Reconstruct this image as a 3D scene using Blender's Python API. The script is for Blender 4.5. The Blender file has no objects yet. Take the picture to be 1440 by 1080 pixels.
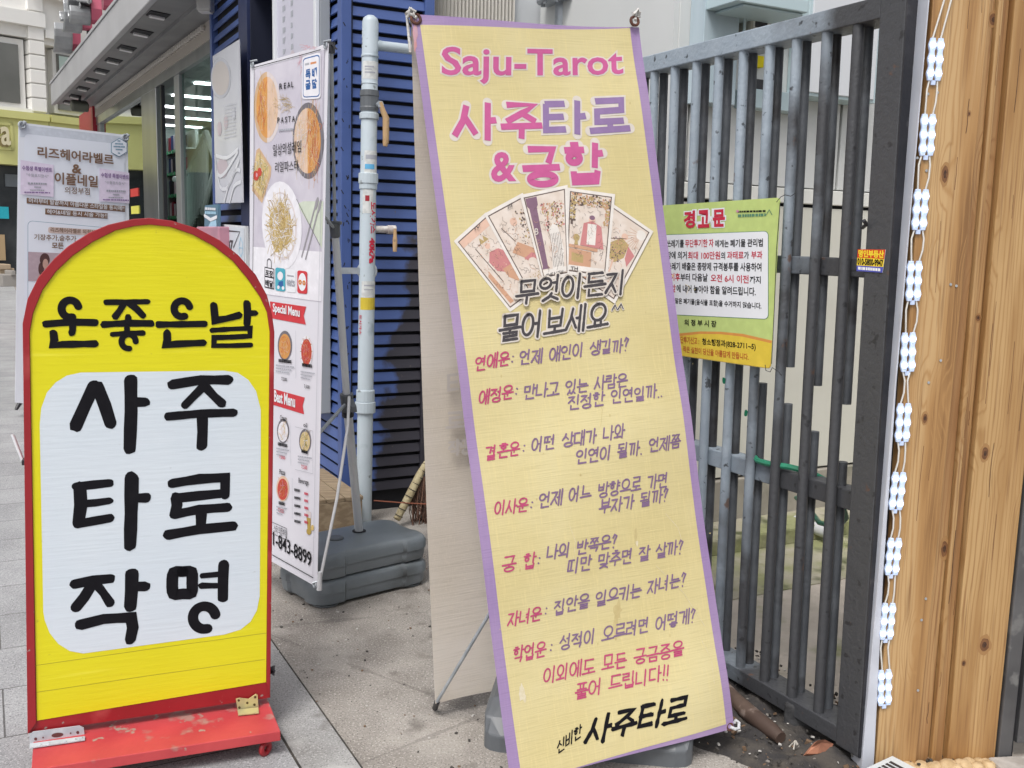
import bpy, bmesh, math, random
from mathutils import Vector, Matrix
random.seed(7)
SC = bpy.context.scene; COL = SC.collection
PI = math.pi; R = math.radians
# ------------------------------------------------------------------ camera
FPX, CH, PITCH, ROLL = 1400.0, 1.4, R(8.2), R(1.4)
_f = Vector((0, math.cos(PITCH), -math.sin(PITCH))); _r = Vector((1, 0, 0)); _u = _r.cross(_f)
IR = math.cos(ROLL)*_r + math.sin(ROLL)*_u; IU = -math.sin(ROLL)*_r + math.cos(ROLL)*_u
CAM = Vector((0, 0, CH))
cd = bpy.data.cameras.new('camera'); cam = bpy.data.objects.new('camera', cd); COL.objects.link(cam)
cd.sensor_width = 36; cd.lens = 36*FPX/1440; cd.clip_end = 300; cd.clip_start = .05
cam.matrix_world = Matrix(((IR.x, IU.x, -_f.x, 0), (IR.y, IU.y, -_f.y, 0), (IR.z, IU.z, -_f.z, CH), (0, 0, 0, 1)))
SC.camera = cam
# ------------------------------------------------------------------ light (overcast)
SUN_EL, SUN_AZ = R(58), R(200)
w = bpy.data.worlds.new('World'); SC.world = w; w.use_nodes = True
nt = w.node_tree; bg = nt.nodes['Background']
sky = nt.nodes.new('ShaderNodeTexSky'); sky.sky_type = 'NISHITA'; sky.sun_disc = False
sky.sun_elevation = SUN_EL; sky.sun_rotation = SUN_AZ; sky.air_density = 1.0; sky.dust_density = 4.0; sky.ozone_density = 1.0
hs = nt.nodes.new('ShaderNodeHueSaturation'); hs.inputs['Saturation'].default_value = .25
nt.links.new(sky.outputs[0], hs.inputs['Color']); nt.links.new(hs.outputs[0], bg.inputs[0]); bg.inputs[1].default_value = .12
sd = bpy.data.lights.new('sun', 'SUN'); sd.energy = 1.3; sd.angle = R(20); sd.color = (1, .97, .93)
so = bpy.data.objects.new('sun', sd); COL.objects.link(so)
sdir = Vector((math.sin(SUN_AZ)*math.cos(SUN_EL), math.cos(SUN_AZ)*math.cos(SUN_EL), math.sin(SUN_EL)))
so.rotation_euler = sdir.to_track_quat('Z', 'Y').to_euler(); so.location = (0, 0, 12)
SC.view_settings.view_transform = 'Standard'; SC.view_settings.look = 'None'
SC.view_settings.exposure = .62; SC.view_settings.gamma = 1
SC.render.engine = 'CYCLES'; SC.cycles.use_denoising = True
SC.cycles.max_bounces = 8; SC.cycles.transparent_max_bounces = 12
# ------------------------------------------------------------------ projection helpers (photo pixels -> points in the place)
def ray(u, v): return _f + IR*((u-720)/FPX) - IU*((v-540)/FPX)
def hz(u, v, z=0.0):
    d = ray(u, v); return CAM + d*((z-CH)/d.z)
def hv(u, v, p, n):
    d = ray(u, v); return CAM + d*((p-CAM).dot(n)/d.dot(n))
def hdir(u):
    d = ray(u, 340); d = Vector((d.x, d.y, 0)); return d.normalized()
S = ray(-30, 319); S.z = 0; S.normalize()            # along the street, away
N = Vector((-S.y, S.x, 0))                            # across the street, away from the shops
UP = Vector((0, 0, 1))
def P(off, s, z=0): return N*off + S*s + UP*z
class Sheet:                                          # a flat face: local x right, z up, -y towards its front
    def __init__(s, O, X, Z=None):
        s.O = O.copy(); s.X = X.normalized(); Z = UP if Z is None else Z
        s.Y = Z.cross(s.X).normalized(); s.Z = s.X.cross(s.Y)
        s.M = Matrix(((s.X.x, s.Y.x, s.Z.x, O.x), (s.X.y, s.Y.y, s.Z.y, O.y), (s.X.z, s.Y.z, s.Z.z, O.z), (0, 0, 0, 1)))
        s.warp = None
    def px(s, u, v, y=0):
        q = hv(u, v, s.O + s.Y*y, s.Y) - s.O; return (q.dot(s.X), q.dot(s.Z))
    def w(s, x, y, z): return s.O + s.X*x + s.Y*y + s.Z*z
def facade(off): return Sheet(N*off, -S)              # x = -s
# ------------------------------------------------------------------ mesh builder
class MB:
    def __init__(s): s.v = []; s.f = []; s.m = []; s.k = 0
    def add(s, vs, fs, mi=0):
        b = len(s.v); s.v += [tuple(x) for x in vs]
        for f in fs: s.f.append(tuple(b+i for i in f)); s.m.append(mi)
        return s
    def boxb(s, x0, x1, y0, y1, z0, z1, mi=0):
        vs = [(x, y, z) for z in (z0, z1) for y in (y0, y1) for x in (x0, x1)]
        return s.add(vs, [(0, 2, 3, 1), (4, 5, 7, 6), (0, 1, 5, 4), (2, 6, 7, 3), (0, 4, 6, 2), (1, 3, 7, 5)], mi)
    def box(s, c, sz, Rm=None, mi=0):
        b = len(s.v); s.boxb(-sz[0]/2, sz[0]/2, -sz[1]/2, sz[1]/2, -sz[2]/2, sz[2]/2, mi)
        for i in range(b, len(s.v)):
            q = Vector(s.v[i]); q = (Rm @ q if Rm else q) + Vector(c); s.v[i] = tuple(q)
        return s
    def tube(s, pts, r, n=10, mi=0, caps=True):
        pts = [Vector(p) for p in pts]; rs = r if isinstance(r, (list, tuple)) else [r]*len(pts)
        t0 = (pts[1]-pts[0]).normalized(); a = Vector((0, 0, 1)) if abs(t0.z) < .9 else Vector((1, 0, 0))
        nx = t0.cross(a).normalized(); vs = []; fs = []
        for i, p in enumerate(pts):
            t = (pts[min(i+1, len(pts)-1)]-pts[max(i-1, 0)]).normalized()
            nx = (nx - t*nx.dot(t)).normalized(); ny = t.cross(nx)
            for k in range(n): vs.append(p + (nx*math.cos(2*PI*k/n)+ny*math.sin(2*PI*k/n))*rs[i])
        for i in range(len(pts)-1):
            for k in range(n): fs.append((i*n+k, i*n+(k+1) % n, (i+1)*n+(k+1) % n, (i+1)*n+k))
        if caps: fs.append(tuple(range(n-1, -1, -1))); fs.append(tuple((len(pts)-1)*n+k for k in range(n)))
        return s.add(vs, fs, mi)
    def lathe(s, c, prof, n=16, mi=0, Rm=None):
        vs = []; fs = []; c = Vector(c)
        for r, z in prof:
            for k in range(n):
                q = Vector((r*math.cos(2*PI*k/n), r*math.sin(2*PI*k/n), z)); vs.append(c + (Rm @ q if Rm else q))
        for i in range(len(prof)-1):
            for k in range(n): fs.append((i*n+k, i*n+(k+1) % n, (i+1)*n+(k+1) % n, (i+1)*n+k))
        fs.append(tuple(range(n-1, -1, -1))); fs.append(tuple((len(prof)-1)*n+k for k in range(n)))
        return s.add(vs, fs, mi)
    def torus(s, c, r, t, Rm=None, n=18, m=8, mi=0):
        vs = []; fs = []
        for i in range(n):
            a = 2*PI*i/n
            for j in range(m):
                b = 2*PI*j/m; q = Vector(((r+t*math.cos(b))*math.cos(a), t*math.sin(b), (r+t*math.cos(b))*math.sin(a)))
                vs.append((Rm @ q if Rm else q)+Vector(c))
        for i in range(n):
            for j in range(m): fs.append((i*m+j, i*m+(j+1) % m, ((i+1) % n)*m+(j+1) % m, ((i+1) % n)*m+j))
        return s.add(vs, fs, mi)
    def poly(s, pts, y=0, mi=0):                       # flat polygon (x,z) facing -y
        a = sum(pts[i][0]*pts[(i+1) % len(pts)][1]-pts[(i+1) % len(pts)][0]*pts[i][1] for i in range(len(pts)))
        pts = pts if a > 0 else pts[::-1]
        return s.add([(x, y, z) for x, z in pts], [tuple(range(len(pts)))], mi)
    def prism(s, pts, y0, y1, mi=0):
        a = sum(pts[i][0]*pts[(i+1) % len(pts)][1]-pts[(i+1) % len(pts)][0]*pts[i][1] for i in range(len(pts)))
        pts = pts if a > 0 else pts[::-1]; n = len(pts)
        fs = [tuple(range(n)), tuple(range(2*n-1, n-1, -1))]+[(i, n+i, n+(i+1) % n, (i+1) % n) for i in range(n)]
        return s.add([(x, y0, z) for x, z in pts]+[(x, y1, z) for x, z in pts], fs, mi)
    def grid(s, fn, nu, nv, mi=0):
        vs = [fn(i/nu, j/nv) for j in range(nv+1) for i in range(nu+1)]
        return s.add(vs, [(j*(nu+1)+i, j*(nu+1)+i+1, (j+1)*(nu+1)+i+1, (j+1)*(nu+1)+i) for j in range(nv) for i in range(nu)], mi)
    def stroke(s, pts, r, y=0, mi=0, flat=False, jit=0, smooth=False):
        """a brush stroke lying in the sheet: one strip with rounded or square ends"""
        if smooth and len(pts) > 2:
            q = []
            for i in range(len(pts)-1):
                p0, p1, p2, p3 = pts[max(i-1, 0)], pts[i], pts[i+1], pts[min(i+2, len(pts)-1)]
                for t in (0, .33, .67):
                    q.append(tuple(.5*(2*p1[k]+(p2[k]-p0[k])*t+(2*p0[k]-5*p1[k]+4*p2[k]-p3[k])*t*t+(3*p1[k]-p0[k]-3*p2[k]+p3[k])*t**3) for k in (0, 1)))
            pts = q+[pts[-1]]
        elif jit:
            q = []
            for i in range(len(pts)-1):
                L = math.dist(pts[i], pts[i+1]); m = max(1, int(L/(r*2.2)))
                for k in range(m): t = k/m; q.append((pts[i][0]*(1-t)+pts[i+1][0]*t, pts[i][1]*(1-t)+pts[i+1][1]*t))
            pts = q+[pts[-1]]
        n = len(pts); A = []; B = []; rs = []
        for i in range(n):
            a = pts[max(i-1, 0)]; b = pts[i]; c = pts[min(i+1, n-1)]
            def un(p, q): L = math.dist(p, q) or 1; return ((q[0]-p[0])/L, (q[1]-p[1])/L)
            d0 = un(a, b) if i else un(b, c); d1 = un(b, c) if i < n-1 else d0
            nx, ny = -(d0[1]+d1[1]), d0[0]+d1[0]; L = math.hypot(nx, ny)
            if L < .3: nx, ny = -d1[1], d1[0]; k = 1
            else: nx /= L; ny /= L; k = min(2/max(L, .3), 1.55)
            rr = r*(1+(random.uniform(-jit, jit) if jit else 0)); rs.append(rr)
            A.append((b[0]+nx*rr*k, b[1]+ny*rr*k)); B.append((b[0]-nx*rr*k, b[1]-ny*rr*k))
        vs = [(x, y, z) for x, z in A]+[(x, y, z) for x, z in B]
        fs = [(n+i, n+i+1, i+1, i) for i in range(n-1)]
        if not flat:
            for e, sg in ((0, -1), (n-1, 1)):
                a, b = A[e], B[e]; cx, cz = (a[0]+b[0])/2, (a[1]+b[1])/2
                ang = math.atan2(b[1]-cz, b[0]-cx); rr = math.dist(a, b)/2; arc = []
                for k in range(1, 6):
                    t = ang+sg*PI*k/6*1.0
                    q = rr*(1+(random.uniform(-jit, jit)*1.2 if jit else 0)); arc.append((cx+q*math.cos(t), y, cz+q*math.sin(t)))
                b0 = len(vs); vs += arc
                fs.append(((n+e,)+tuple(range(b0, b0+5))+(e,)) if sg > 0 else (e,)+tuple(range(b0+4, b0-1, -1))+(n+e,))
        return s.add(vs, fs, mi)
    def build(s, name, mats, parent=None, M=None, smooth=False, bevel=0, seg=2, warp=None, inv=False, flip=False):
        me = bpy.data.meshes.new(name); vs = s.v
        if warp: vs = [warp(*q) for q in vs]
        if inv and parent is not None:
            im = PM[parent.name].inverted(); vs = [tuple(im @ Vector(q)) for q in vs]
        me.from_pydata(vs, [], s.f)
        mats = mats if isinstance(mats, (list, tuple)) else [mats]
        for m in mats: me.materials.append(m)
        me.polygons.foreach_set('material_index', s.m)
        if smooth: me.polygons.foreach_set('use_smooth', [True]*len(s.f))
        me.update()
        if smooth: me.set_sharp_from_angle(angle=R(42))
        o = bpy.data.objects.new(name, me); COL.objects.link(o)
        if parent is not None: o.parent = parent
        elif M is not None: o.matrix_world = M
        PM[o.name] = (PM[parent.name] if parent is not None else (M or Matrix.Identity(4)))
        if bevel:
            b = o.modifiers.new('bevel', 'BEVEL'); b.width = bevel; b.segments = seg; b.limit_method = 'ANGLE'
        return o
PM = {}
def tag(o, label, cat, group=None):
    o['label'] = label; o['category'] = cat
    if group: o['group'] = group
    return o
def thing(name, label, cat, M=None, group=None):
    o = bpy.data.objects.new(name, None); COL.objects.link(o); o.empty_display_size = .1
    M = Matrix.Translation(M) if isinstance(M, Vector) else (M or Matrix.Identity(4))
    o.matrix_world = M; PM[o.name] = M
    return tag(o, label, cat, group)
def kind(o, k): o['kind'] = k; return o
# ------------------------------------------------------------------ materials
MATS = {}
def mat(name, col, rough=.6, col2=None, scale=6, ramp=(.42, .62), bump=0, bscale=80, metal=0, spec=.5, stretch=(1, 1, 1), detail=6, col3=None, scale3=1.5, ramp3=(.55, .7), emit=None, coat=0):
    if name in MATS: return MATS[name]
    m = bpy.data.materials.new(name); MATS[name] = m; m.use_nodes = True; t = m.node_tree; p = t.nodes['Principled BSDF']
    p.inputs['Roughness'].default_value = rough; p.inputs['Metallic'].default_value = metal
    p.inputs['Specular IOR Level'].default_value = spec; p.inputs['Base Color'].default_value = (*col, 1)
    if coat: p.inputs['Coat Weight'].default_value = coat; p.inputs['Coat Roughness'].default_value = .15
    if emit: p.inputs['Emission Color'].default_value = (*col, 1); p.inputs['Emission Strength'].default_value = emit
    tc = t.nodes.new('ShaderNodeTexCoord'); mp = t.nodes.new('ShaderNodeMapping'); mp.inputs['Scale'].default_value = stretch
    t.links.new(tc.outputs['Object'], mp.inputs[0]); last = None
    def noise(sc, d=detail):
        n = t.nodes.new('ShaderNodeTexNoise'); n.inputs['Scale'].default_value = sc; n.inputs['Detail'].default_value = d
        t.links.new(mp.outputs[0], n.inputs['Vector']); return n
    def layer(prev, prevcol, c, sc, rp):
        n = noise(sc); r = t.nodes.new('ShaderNodeMapRange'); r.inputs[1].default_value = rp[0]; r.inputs[2].default_value = rp[1]
        t.links.new(n.outputs[0], r.inputs[0]); x = t.nodes.new('ShaderNodeMix'); x.data_type = 'RGBA'
        t.links.new(r.outputs[0], x.inputs[0]); x.inputs[6].default_value = (*prevcol, 1); x.inputs[7].default_value = (*c, 1)
        if prev: t.links.new(prev, x.inputs[6])
        return x.outputs[2]
    if col2: last = layer(None, col, col2, scale, ramp)
    if col3: last = layer(last, col, col3, scale3, ramp3)
    if last: t.links.new(last, p.inputs['Base Color'])
    if bump:
        n = noise(bscale, 4); b = t.nodes.new('ShaderNodeBump'); b.inputs['Strength'].default_value = bump; b.inputs['Distance'].default_value = .01
        t.links.new(n.outputs[0], b.inputs['Height']); t.links.new(b.outputs[0], p.inputs['Normal'])
    return m
def ink(name, col, rough=.62): return mat(name, col, rough, tuple(min(1, c*1.10+.002) for c in col), 30, (.45, .7), spec=.14)
def nodes(m): return m.node_tree, m.node_tree.nodes['Principled BSDF']
BLACK = ink('ink_black', (.006, .0055, .008)); PINK = ink('ink_pink', (.47, .10, .25)); MAGENTA = ink('ink_magenta', (.42, .065, .15))
PURPLE = ink('ink_purple', (.19, .12, .21)); VIOLET = ink('ink_violet', (.24, .16, .31)); HALO = ink('ink_halo', (.58, .53, .48))
DGREY = ink('ink_grey', (.06, .055, .06)); RED = ink('ink_red', (.50, .03, .06)); BROWN = ink('ink_brown', (.20, .12, .08))
WHITE = mat('white_print', (.78, .79, .82), .45, (.74, .75, .79), 4); BLUEI = ink('ink_blue', (.04, .12, .32))
GREYT = ink('ink_light_grey', (.35, .36, .40))
GALV = mat('galvanised', (.42, .45, .48), .4, (.33, .36, .39), 25, metal=.25)
ALU = mat('aluminium', (.70, .72, .74), .4, (.62, .64, .67), 12, metal=.05, stretch=(1, 1, .1))
PLAST = mat('light_plastic', (.55, .56, .58), .4); DKPLAST = mat('dark_plastic', (.025, .025, .03), .45)
GREYP = mat('grey_plastic', (.11, .12, .132), .42, (.085, .092, .10), 8)
RUST = mat('rust', (.075, .03, .022), .85, (.13, .05, .03), 40, bump=.3)
DARK = mat('dark_void', (.012, .012, .016), .8)

# ------------------------------------------------------------------ lettering: printed (outline font) and brushed (own strokes)
_tc = {}
def tmesh(body, bold, res=3):
    k = (body, bold)
    if k in _tc: return _tc[k]
    c = bpy.data.curves.new('t', 'FONT'); c.body = body; c.resolution_u = res; c.offset = bold
    o = bpy.data.objects.new('t', c); m = o.to_mesh()
    r = ([tuple(v.co) for v in m.vertices], [tuple(p.vertices) for p in m.polygons])
    o.to_mesh_clear(); bpy.data.objects.remove(o); bpy.data.curves.remove(c); _tc[k] = r
    return r
def affine(sh, u0, v0, u1, v1, h, y=0):
    a = Vector(sh.px(u0, v0)); b = Vector(sh.px(u1, v1)); c = Vector(sh.px(u0, v0-h)); return a, b-a, c-a
def txt(mb, sh, body, u0, v0, u1, v1, h, mi=0, bold=0., lift=.0012, shear=0.):
    vs0, _ = tmesh(body, 0.); vs, fs = tmesh(body, bold)
    x0 = min(v[0] for v in vs0); x1 = max(v[0] for v in vs0); y0 = min(v[1] for v in vs0); y1 = max(v[1] for v in vs0)
    A, X, Z = affine(sh, u0, v0, u1, v1, h); out = []
    for v in vs:
        a = (v[0]-x0)/(x1-x0); b = (v[1]-y0)/(y1-y0); q = A+X*(a)+Z*b+X.normalized()*shear*b*Z.length; out.append((q[0], -lift, q[1]))
    mb.add(out, fs, mi)
CIRC = [(.5+.5*math.cos(R(100+a)), .5+.5*math.sin(R(100+a))) for a in range(0, 361, 30)]
CON = {'ㄱ': [[(0, .95), (.95, .95), (.78, 0)]], 'ㄴ': [[(.05, 1), (.05, .1), (1, .1)]], 'ㄷ': [[(0, .95), (.95, .95)], [(.06, .95), (.06, .08), (1, .08)]],
 'ㄹ': [[(0, 1), (.92, 1), (.92, .55), (.06, .52), (.06, .05), (1, .05)]], 'ㅁ': [[(.05, .95), (.1, .05), (.93, .05), (.93, .95), (.05, .95)]],
 'ㅂ': [[(.05, 1), (.1, .02), (.9, .02), (.95, 1)], [(.08, .5), (.92, .5)]], 'ㅅ': [[(.55, 1), (.4, .5), (0, 0)], [(.47, .62), (1, .05)]],
 'ㅇ': [CIRC], 'ㅈ': [[(0, .95), (.95, .95), (.55, .5), (0, 0)], [(.52, .48), (1, 0)]], 'ㅊ': [[(.35, 1.12), (.65, 1.12)], [(0, .8), (.95, .8), (.55, .42), (0, 0)], [(.52, .4), (1, 0)]],
 'ㅋ': [[(0, .95), (.95, .95), (.78, 0)], [(0, .5), (.85, .5)]], 'ㅌ': [[(0, 1), (.95, 1)], [(.05, 1), (.05, .05), (1, .05)], [(.05, .52), (.9, .52)]],
 'ㅍ': [[(0, .95), (1, .95)], [(0, .05), (1, .05)], [(.3, .95), (.35, .05)], [(.7, .95), (.65, .05)]],
 'ㅎ': [[(.3, 1.08), (.72, 1.08)], [(0, .78), (1, .78)], [(.22+.56*x, .56*y) for x, y in CIRC]]}
for a, b in (('ㄲ', 'ㄱ'), ('ㄸ', 'ㄷ'), ('ㅃ', 'ㅂ'), ('ㅆ', 'ㅅ'), ('ㅉ', 'ㅈ')):
    CON[a] = [[(x*.46+d, y) for x, y in st] for d in (0, .52) for st in CON[b]]
for a, b in (('ㄶ', 'ㄴㅎ'), ('ㄻ', 'ㄹㅁ'), ('ㅄ', 'ㅂㅅ'), ('ㄺ', 'ㄹㄱ')):
    CON[a] = [[(x*.46+d, y) for x, y in st] for d, c in ((0, b[0]), (.52, b[1])) for st in CON[c]]
INI = 'ㄱㄲㄴㄷㄸㄹㅁㅂㅃㅅㅆㅇㅈㅉㅊㅋㅌㅍㅎ'; FIN = ' ㄱㄲㄳㄴㄵㄶㄷㄹㄺㄻㄼㄽㄾㄿㅀㅁㅂㅄㅅㅆㅇㅈㅊㅋㅌㅍㅎ'
VOW = 'ㅏㅐㅑㅒㅓㅔㅕㅖㅗㅘㅙㅚㅛㅜㅝㅞㅟㅠㅡㅢㅣ'
HORZ = {'ㅗ': 'ㅗ', 'ㅘ': 'ㅗㅏ', 'ㅙ': 'ㅗㅐ', 'ㅚ': 'ㅗㅣ', 'ㅛ': 'ㅛ', 'ㅜ': 'ㅜ', 'ㅝ': 'ㅜㅓ', 'ㅞ': 'ㅜㅔ', 'ㅟ': 'ㅜㅣ', 'ㅠ': 'ㅠ', 'ㅡ': 'ㅡ', 'ㅢ': 'ㅡㅣ'}
def syllable(ch):
    c = ord(ch)-0xAC00; L, V, T = INI[c//588], VOW[(c % 588)//28], FIN[c % 28]; out = []
    def put(st, x0, x1, y0, y1): out.extend([(x0+(x1-x0)*x, y0+(y1-y0)*y) for x, y in s] for s in st)
    lo = .40 if T != ' ' else .0
    if T != ' ': put(CON[T], .2, .88, -.02, .27)
    hv_ = HORZ.get(V); vv = hv_[1:] if hv_ else V
    xr = .56 if vv else .86
    if hv_:
        b = hv_[0]; yb = .42 if T != ' ' else (.06 if b in 'ㅗㅛㅡ' else .34)
        if b == 'ㅡ' and T == ' ': yb = .18
        top = yb + (.24 if b in 'ㅗㅛ' else .14); x0, x1 = .0, (.62 if vv else 1.0); xm = (x0+x1)/2
        put(CON[L], .14 if not vv else .04, .84 if not vv else .54, top, .98)
        out.append([(x0, yb), (x1, yb+.03)])
        dl = .16 if T != ' ' else .34
        if b == 'ㅗ': out.append([(xm, yb+.2), (xm, yb)])
        if b == 'ㅛ': out.append([(xm-.15, yb+.2), (xm-.15, yb)]); out.append([(xm+.15, yb+.2), (xm+.15, yb)])
        if b == 'ㅜ': out.append([(xm, yb), (xm-.01, yb-dl)])
        if b == 'ㅠ': out.append([(xm-.15, yb), (xm-.17, yb-dl)]); out.append([(xm+.15, yb), (xm+.15, yb-dl)])
    else: put(CON[L], .0, .5, lo+.1, .93)
    if vv:
        y0, y1 = (.34 if T != ' ' else -.03), 1.05; ym = (lo+.1+.93)/2
        X = .78
        if vv in 'ㅐㅔㅖㅒ': out.append([(.9, y1), (.9, y0)]); X = .68
        if vv in 'ㅏㅑㅓㅕㅣㅐㅔㅖ': out.append([(X, y1-.03), (X-.01, y0)])
        if vv == 'ㅏ': out.append([(X, ym), (X+.2, ym+.02)])
        if vv == 'ㅑ': out.append([(X, ym+.12), (X+.2, ym+.13)]); out.append([(X, ym-.1), (X+.2, ym-.09)])
        if vv == 'ㅐ': out.append([(X, ym), (.9, ym)])
        if vv in 'ㅓㅔ': out.append([(X-.18, ym), (X, ym+.01)])
        if vv in 'ㅕㅖ': out.append([(X-.18, ym+.12), (X, ym+.13)]); out.append([(X-.18, ym-.1), (X, ym-.09)])
    return out
PUNC = {':': (.4, [[(.15, .62), (.17, .6)], [(.12, .2), (.14, .18)]]), '.': (.3, [[(.1, .02), (.12, .0)]]), '!': (.3, [[(.15, 1), (.12, .3)], [(.1, .03), (.11, 0)]]),
 '?': (.6, [[(.08, .75), (.2, .98), (.42, .85), (.25, .5), (.22, .3)], [(.2, .03), (.21, 0)]]), '^': (.55, [[(.02, .0), (.25, 1), (.48, .0)]]), ' ': (.55, []),
 '&': (1, [[(.95, .05), (.3, .7), (.3, .95), (.6, .95), (.6, .7), (.08, .35), (.1, .05), (.5, 0), (.9, .4)]])}
def hand(mb, sh, body, u0, v0, u1, v1, h, mi=0, w=2.0, lift=.0012, slant=.12, jit=.12, wob=.04, flat=False, adv=1.08, halo=None, hw=4):
    A, X, Z = affine(sh, u0, v0, u1, v1, h); rnd = random.Random(len(body)*31+int(u0)); x = 0; items = []
    for ch in body:
        if '가' <= ch <= '힣': st = syllable(ch); a = adv
        else: a, st = PUNC[ch]
        dy = rnd.uniform(-wob, wob); sx = 1+rnd.uniform(-wob, wob)
        for s in st: items.append([(x+px*sx, py+dy) for px, py in s])
        x += a
    W = max(x-(adv-1), .1); rad = w*(Z.length/h); k = 0
    def m(p): q = A+X*(p[0]/W)+Z*p[1]+X.normalized()*slant*p[1]*Z.length; return (q[0], q[1])
    for s in items:
        pts = [m(p) for p in s]; k += 1
        if halo is not None: mb.stroke(pts, rad*(w+hw)/w, -(lift-.0006)-k % 12*.00003, halo, smooth=len(s) > 9)
        mb.stroke(pts, rad, -lift-k % 12*.00005, mi, flat=flat, jit=0 if len(s) > 9 else jit, smooth=len(s) > 9)
def pxpoly(sh, pts): return [sh.px(u, v) for u, v in pts]
def ell(sh, cx, cy, rx, ry, n=28, a0=0, a1=360, rot=0):
    out = []
    for k in range(n):
        a = R(a0+(a1-a0)*k/(n if a1-a0 == 360 else n-1)); x, y = rx*math.cos(a), ry*math.sin(a); c, s = math.cos(R(rot)), math.sin(R(rot))
        out.append(sh.px(cx+x*c-y*s, cy+x*s+y*c))
    return out
def rrect(sh, u0, v0, u1, v1, r, n=5, sk=0, sk2=0):
    """rounded rectangle in pixels; sk/sk2 = slope of its top/bottom edge"""
    out = []
    for cx, cy, a in ((u1-r, v0+r, -90), (u1-r, v1-r, 0), (u0+r, v1-r, 90), (u0+r, v0+r, 180)):
        for k in range(n+1):
            t = R(a+90*k/n); x, y = cx+r*math.cos(t), cy+r*math.sin(t)
            f = (y-v0)/(v1-v0); out.append(sh.px(x, y+(x-u0)*(sk*(1-f)+sk2*f)))
    return out
def squig(mb, sh, cx, cy, rx, ry, n, mis, w=.8, L=6, y=.002, rot=0, rnd=random.Random(3)):
    for k in range(n):
        a = rnd.uniform(0, 2*PI); q = math.sqrt(rnd.random()); u = cx+rx*q*math.cos(a); v = cy+ry*q*math.sin(a)
        t = rnd.uniform(0, 2*PI); b = rnd.uniform(-.8, .8); pts = []
        for j in range(4): pts.append(sh.px(u, v)); u += L/3*math.cos(t); v += L/3*math.sin(t)*ry/rx; t += b
        p0 = sh.px(cx, cy); p1 = sh.px(cx, cy+w); mb.stroke(pts, math.dist(p0, p1)/2, -y-k % 20*.00004, mis[k % len(mis)])
def dashes(mb, sh, u0, v0, u1, v1, h, mi=0, lift=.0012, n=None):
    """a line of print too small to read: short bars of uneven length"""
    u = u0; rnd = random.Random(int(u0*7+v0)); L = u1-u0
    while u < u1-1:
        d = min(rnd.uniform(.06, .16)*L, u1-u); f0 = (u-u0)/L; f1 = (u+d*.8-u0)/L
        va, vb = v0+(v1-v0)*f0, v0+(v1-v0)*f1
        mb.poly(pxpoly(sh, [(u, va-h), (u+d*.8, vb-h), (u+d*.8, vb), (u, va)]), -lift, mi); u += d
#@@BODY
# ================================================================== GROUND
GX = 70
mground = mat('concrete', (.255, .232, .207), .85, (.36, .33, .298), 5, (.35, .7), bump=.35, bscale=120, detail=10, col3=(.17, .15, .135), scale3=1.6, ramp3=(.50, .66))
t, p = nodes(mground)                                   # speckle and old gum spots on the slab
tc = [n for n in t.nodes if n.type == 'TEX_COORD'][0]; src = p.inputs['Base Color'].links[0].from_socket
def overlay(t, src, col, tex, lo, hi, fac=1.0):
    r = t.nodes.new('ShaderNodeMapRange'); r.inputs[1].default_value = lo; r.inputs[2].default_value = hi; r.inputs[3].default_value = 0; r.inputs[4].default_value = fac
    t.links.new(tex, r.inputs[0]); x = t.nodes.new('ShaderNodeMix'); x.data_type = 'RGBA'; t.links.new(r.outputs[0], x.inputs[0])
    t.links.new(src, x.inputs[6]); x.inputs[7].default_value = (*col, 1); return x.outputs[2]
def ntex(t, tc, sc, det=4, stretch=None, typ='ShaderNodeTexNoise', out=0):
    n = t.nodes.new(typ); n.inputs['Scale'].default_value = sc
    if 'Detail' in n.inputs: n.inputs['Detail'].default_value = det
    v = tc.outputs['Object']
    if stretch: mp = t.nodes.new('ShaderNodeMapping'); mp.inputs['Scale'].default_value = stretch; t.links.new(v, mp.inputs[0]); v = mp.outputs[0]
    t.links.new(v, n.inputs['Vector']); return n.outputs[out]
src = overlay(t, src, (.56, .53, .49), ntex(t, tc, 150, 2), .58, .63, .55)
src = overlay(t, src, (.07, .062, .057), ntex(t, tc, 190, 2), .60, .65, .8)
vor = ntex(t, tc, 4.5, typ='ShaderNodeTexVoronoi'); src = overlay(t, src, (.10, .09, .085), vor, .12, .09, .75)
src = overlay(t, src, (.13, .115, .10), ntex(t, tc, 9, 9), .60, .72, .7); src = overlay(t, src, (.46, .43, .39), ntex(t, tc, 2.6, 8), .58, .72, .5)
crk = ntex(t, tc, 1.1, typ='ShaderNodeTexVoronoi')
for n_ in t.nodes:
    if n_.type == 'TEX_VORONOI' and abs(n_.inputs['Scale'].default_value-1.1) < .01: n_.feature = 'DISTANCE_TO_EDGE'; crk = n_.outputs['Distance']
wn = t.nodes.new('ShaderNodeMath'); wn.operation = 'ADD'; t.links.new(crk, wn.inputs[0]); nz = ntex(t, tc, 3, 6); m2 = t.nodes.new('ShaderNodeMath'); m2.operation = 'MULTIPLY'; m2.inputs[1].default_value = .05; t.links.new(nz, m2.inputs[0]); t.links.new(m2.outputs[0], wn.inputs[1]); src = overlay(t, src, (.07, .06, .055), wn.outputs[0], .0285, .0265, .3)
t.links.new(src, p.inputs['Base Color'])
g = MB(); g.boxb(-GX, GX, -10, GX, -.3, 0); kind(g.build('ground', mground), 'structure')
mstrip = mat('smooth_concrete', (.27, .265, .26), .8, (.34, .335, .33), 4, (.35, .7), bump=.15, bscale=90, detail=10, col3=(.19, .18, .175), scale3=2.2)
t, p = nodes(mstrip); tc = [n for n in t.nodes if n.type == 'TEX_COORD'][0]; src = p.inputs['Base Color'].links[0].from_socket
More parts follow.
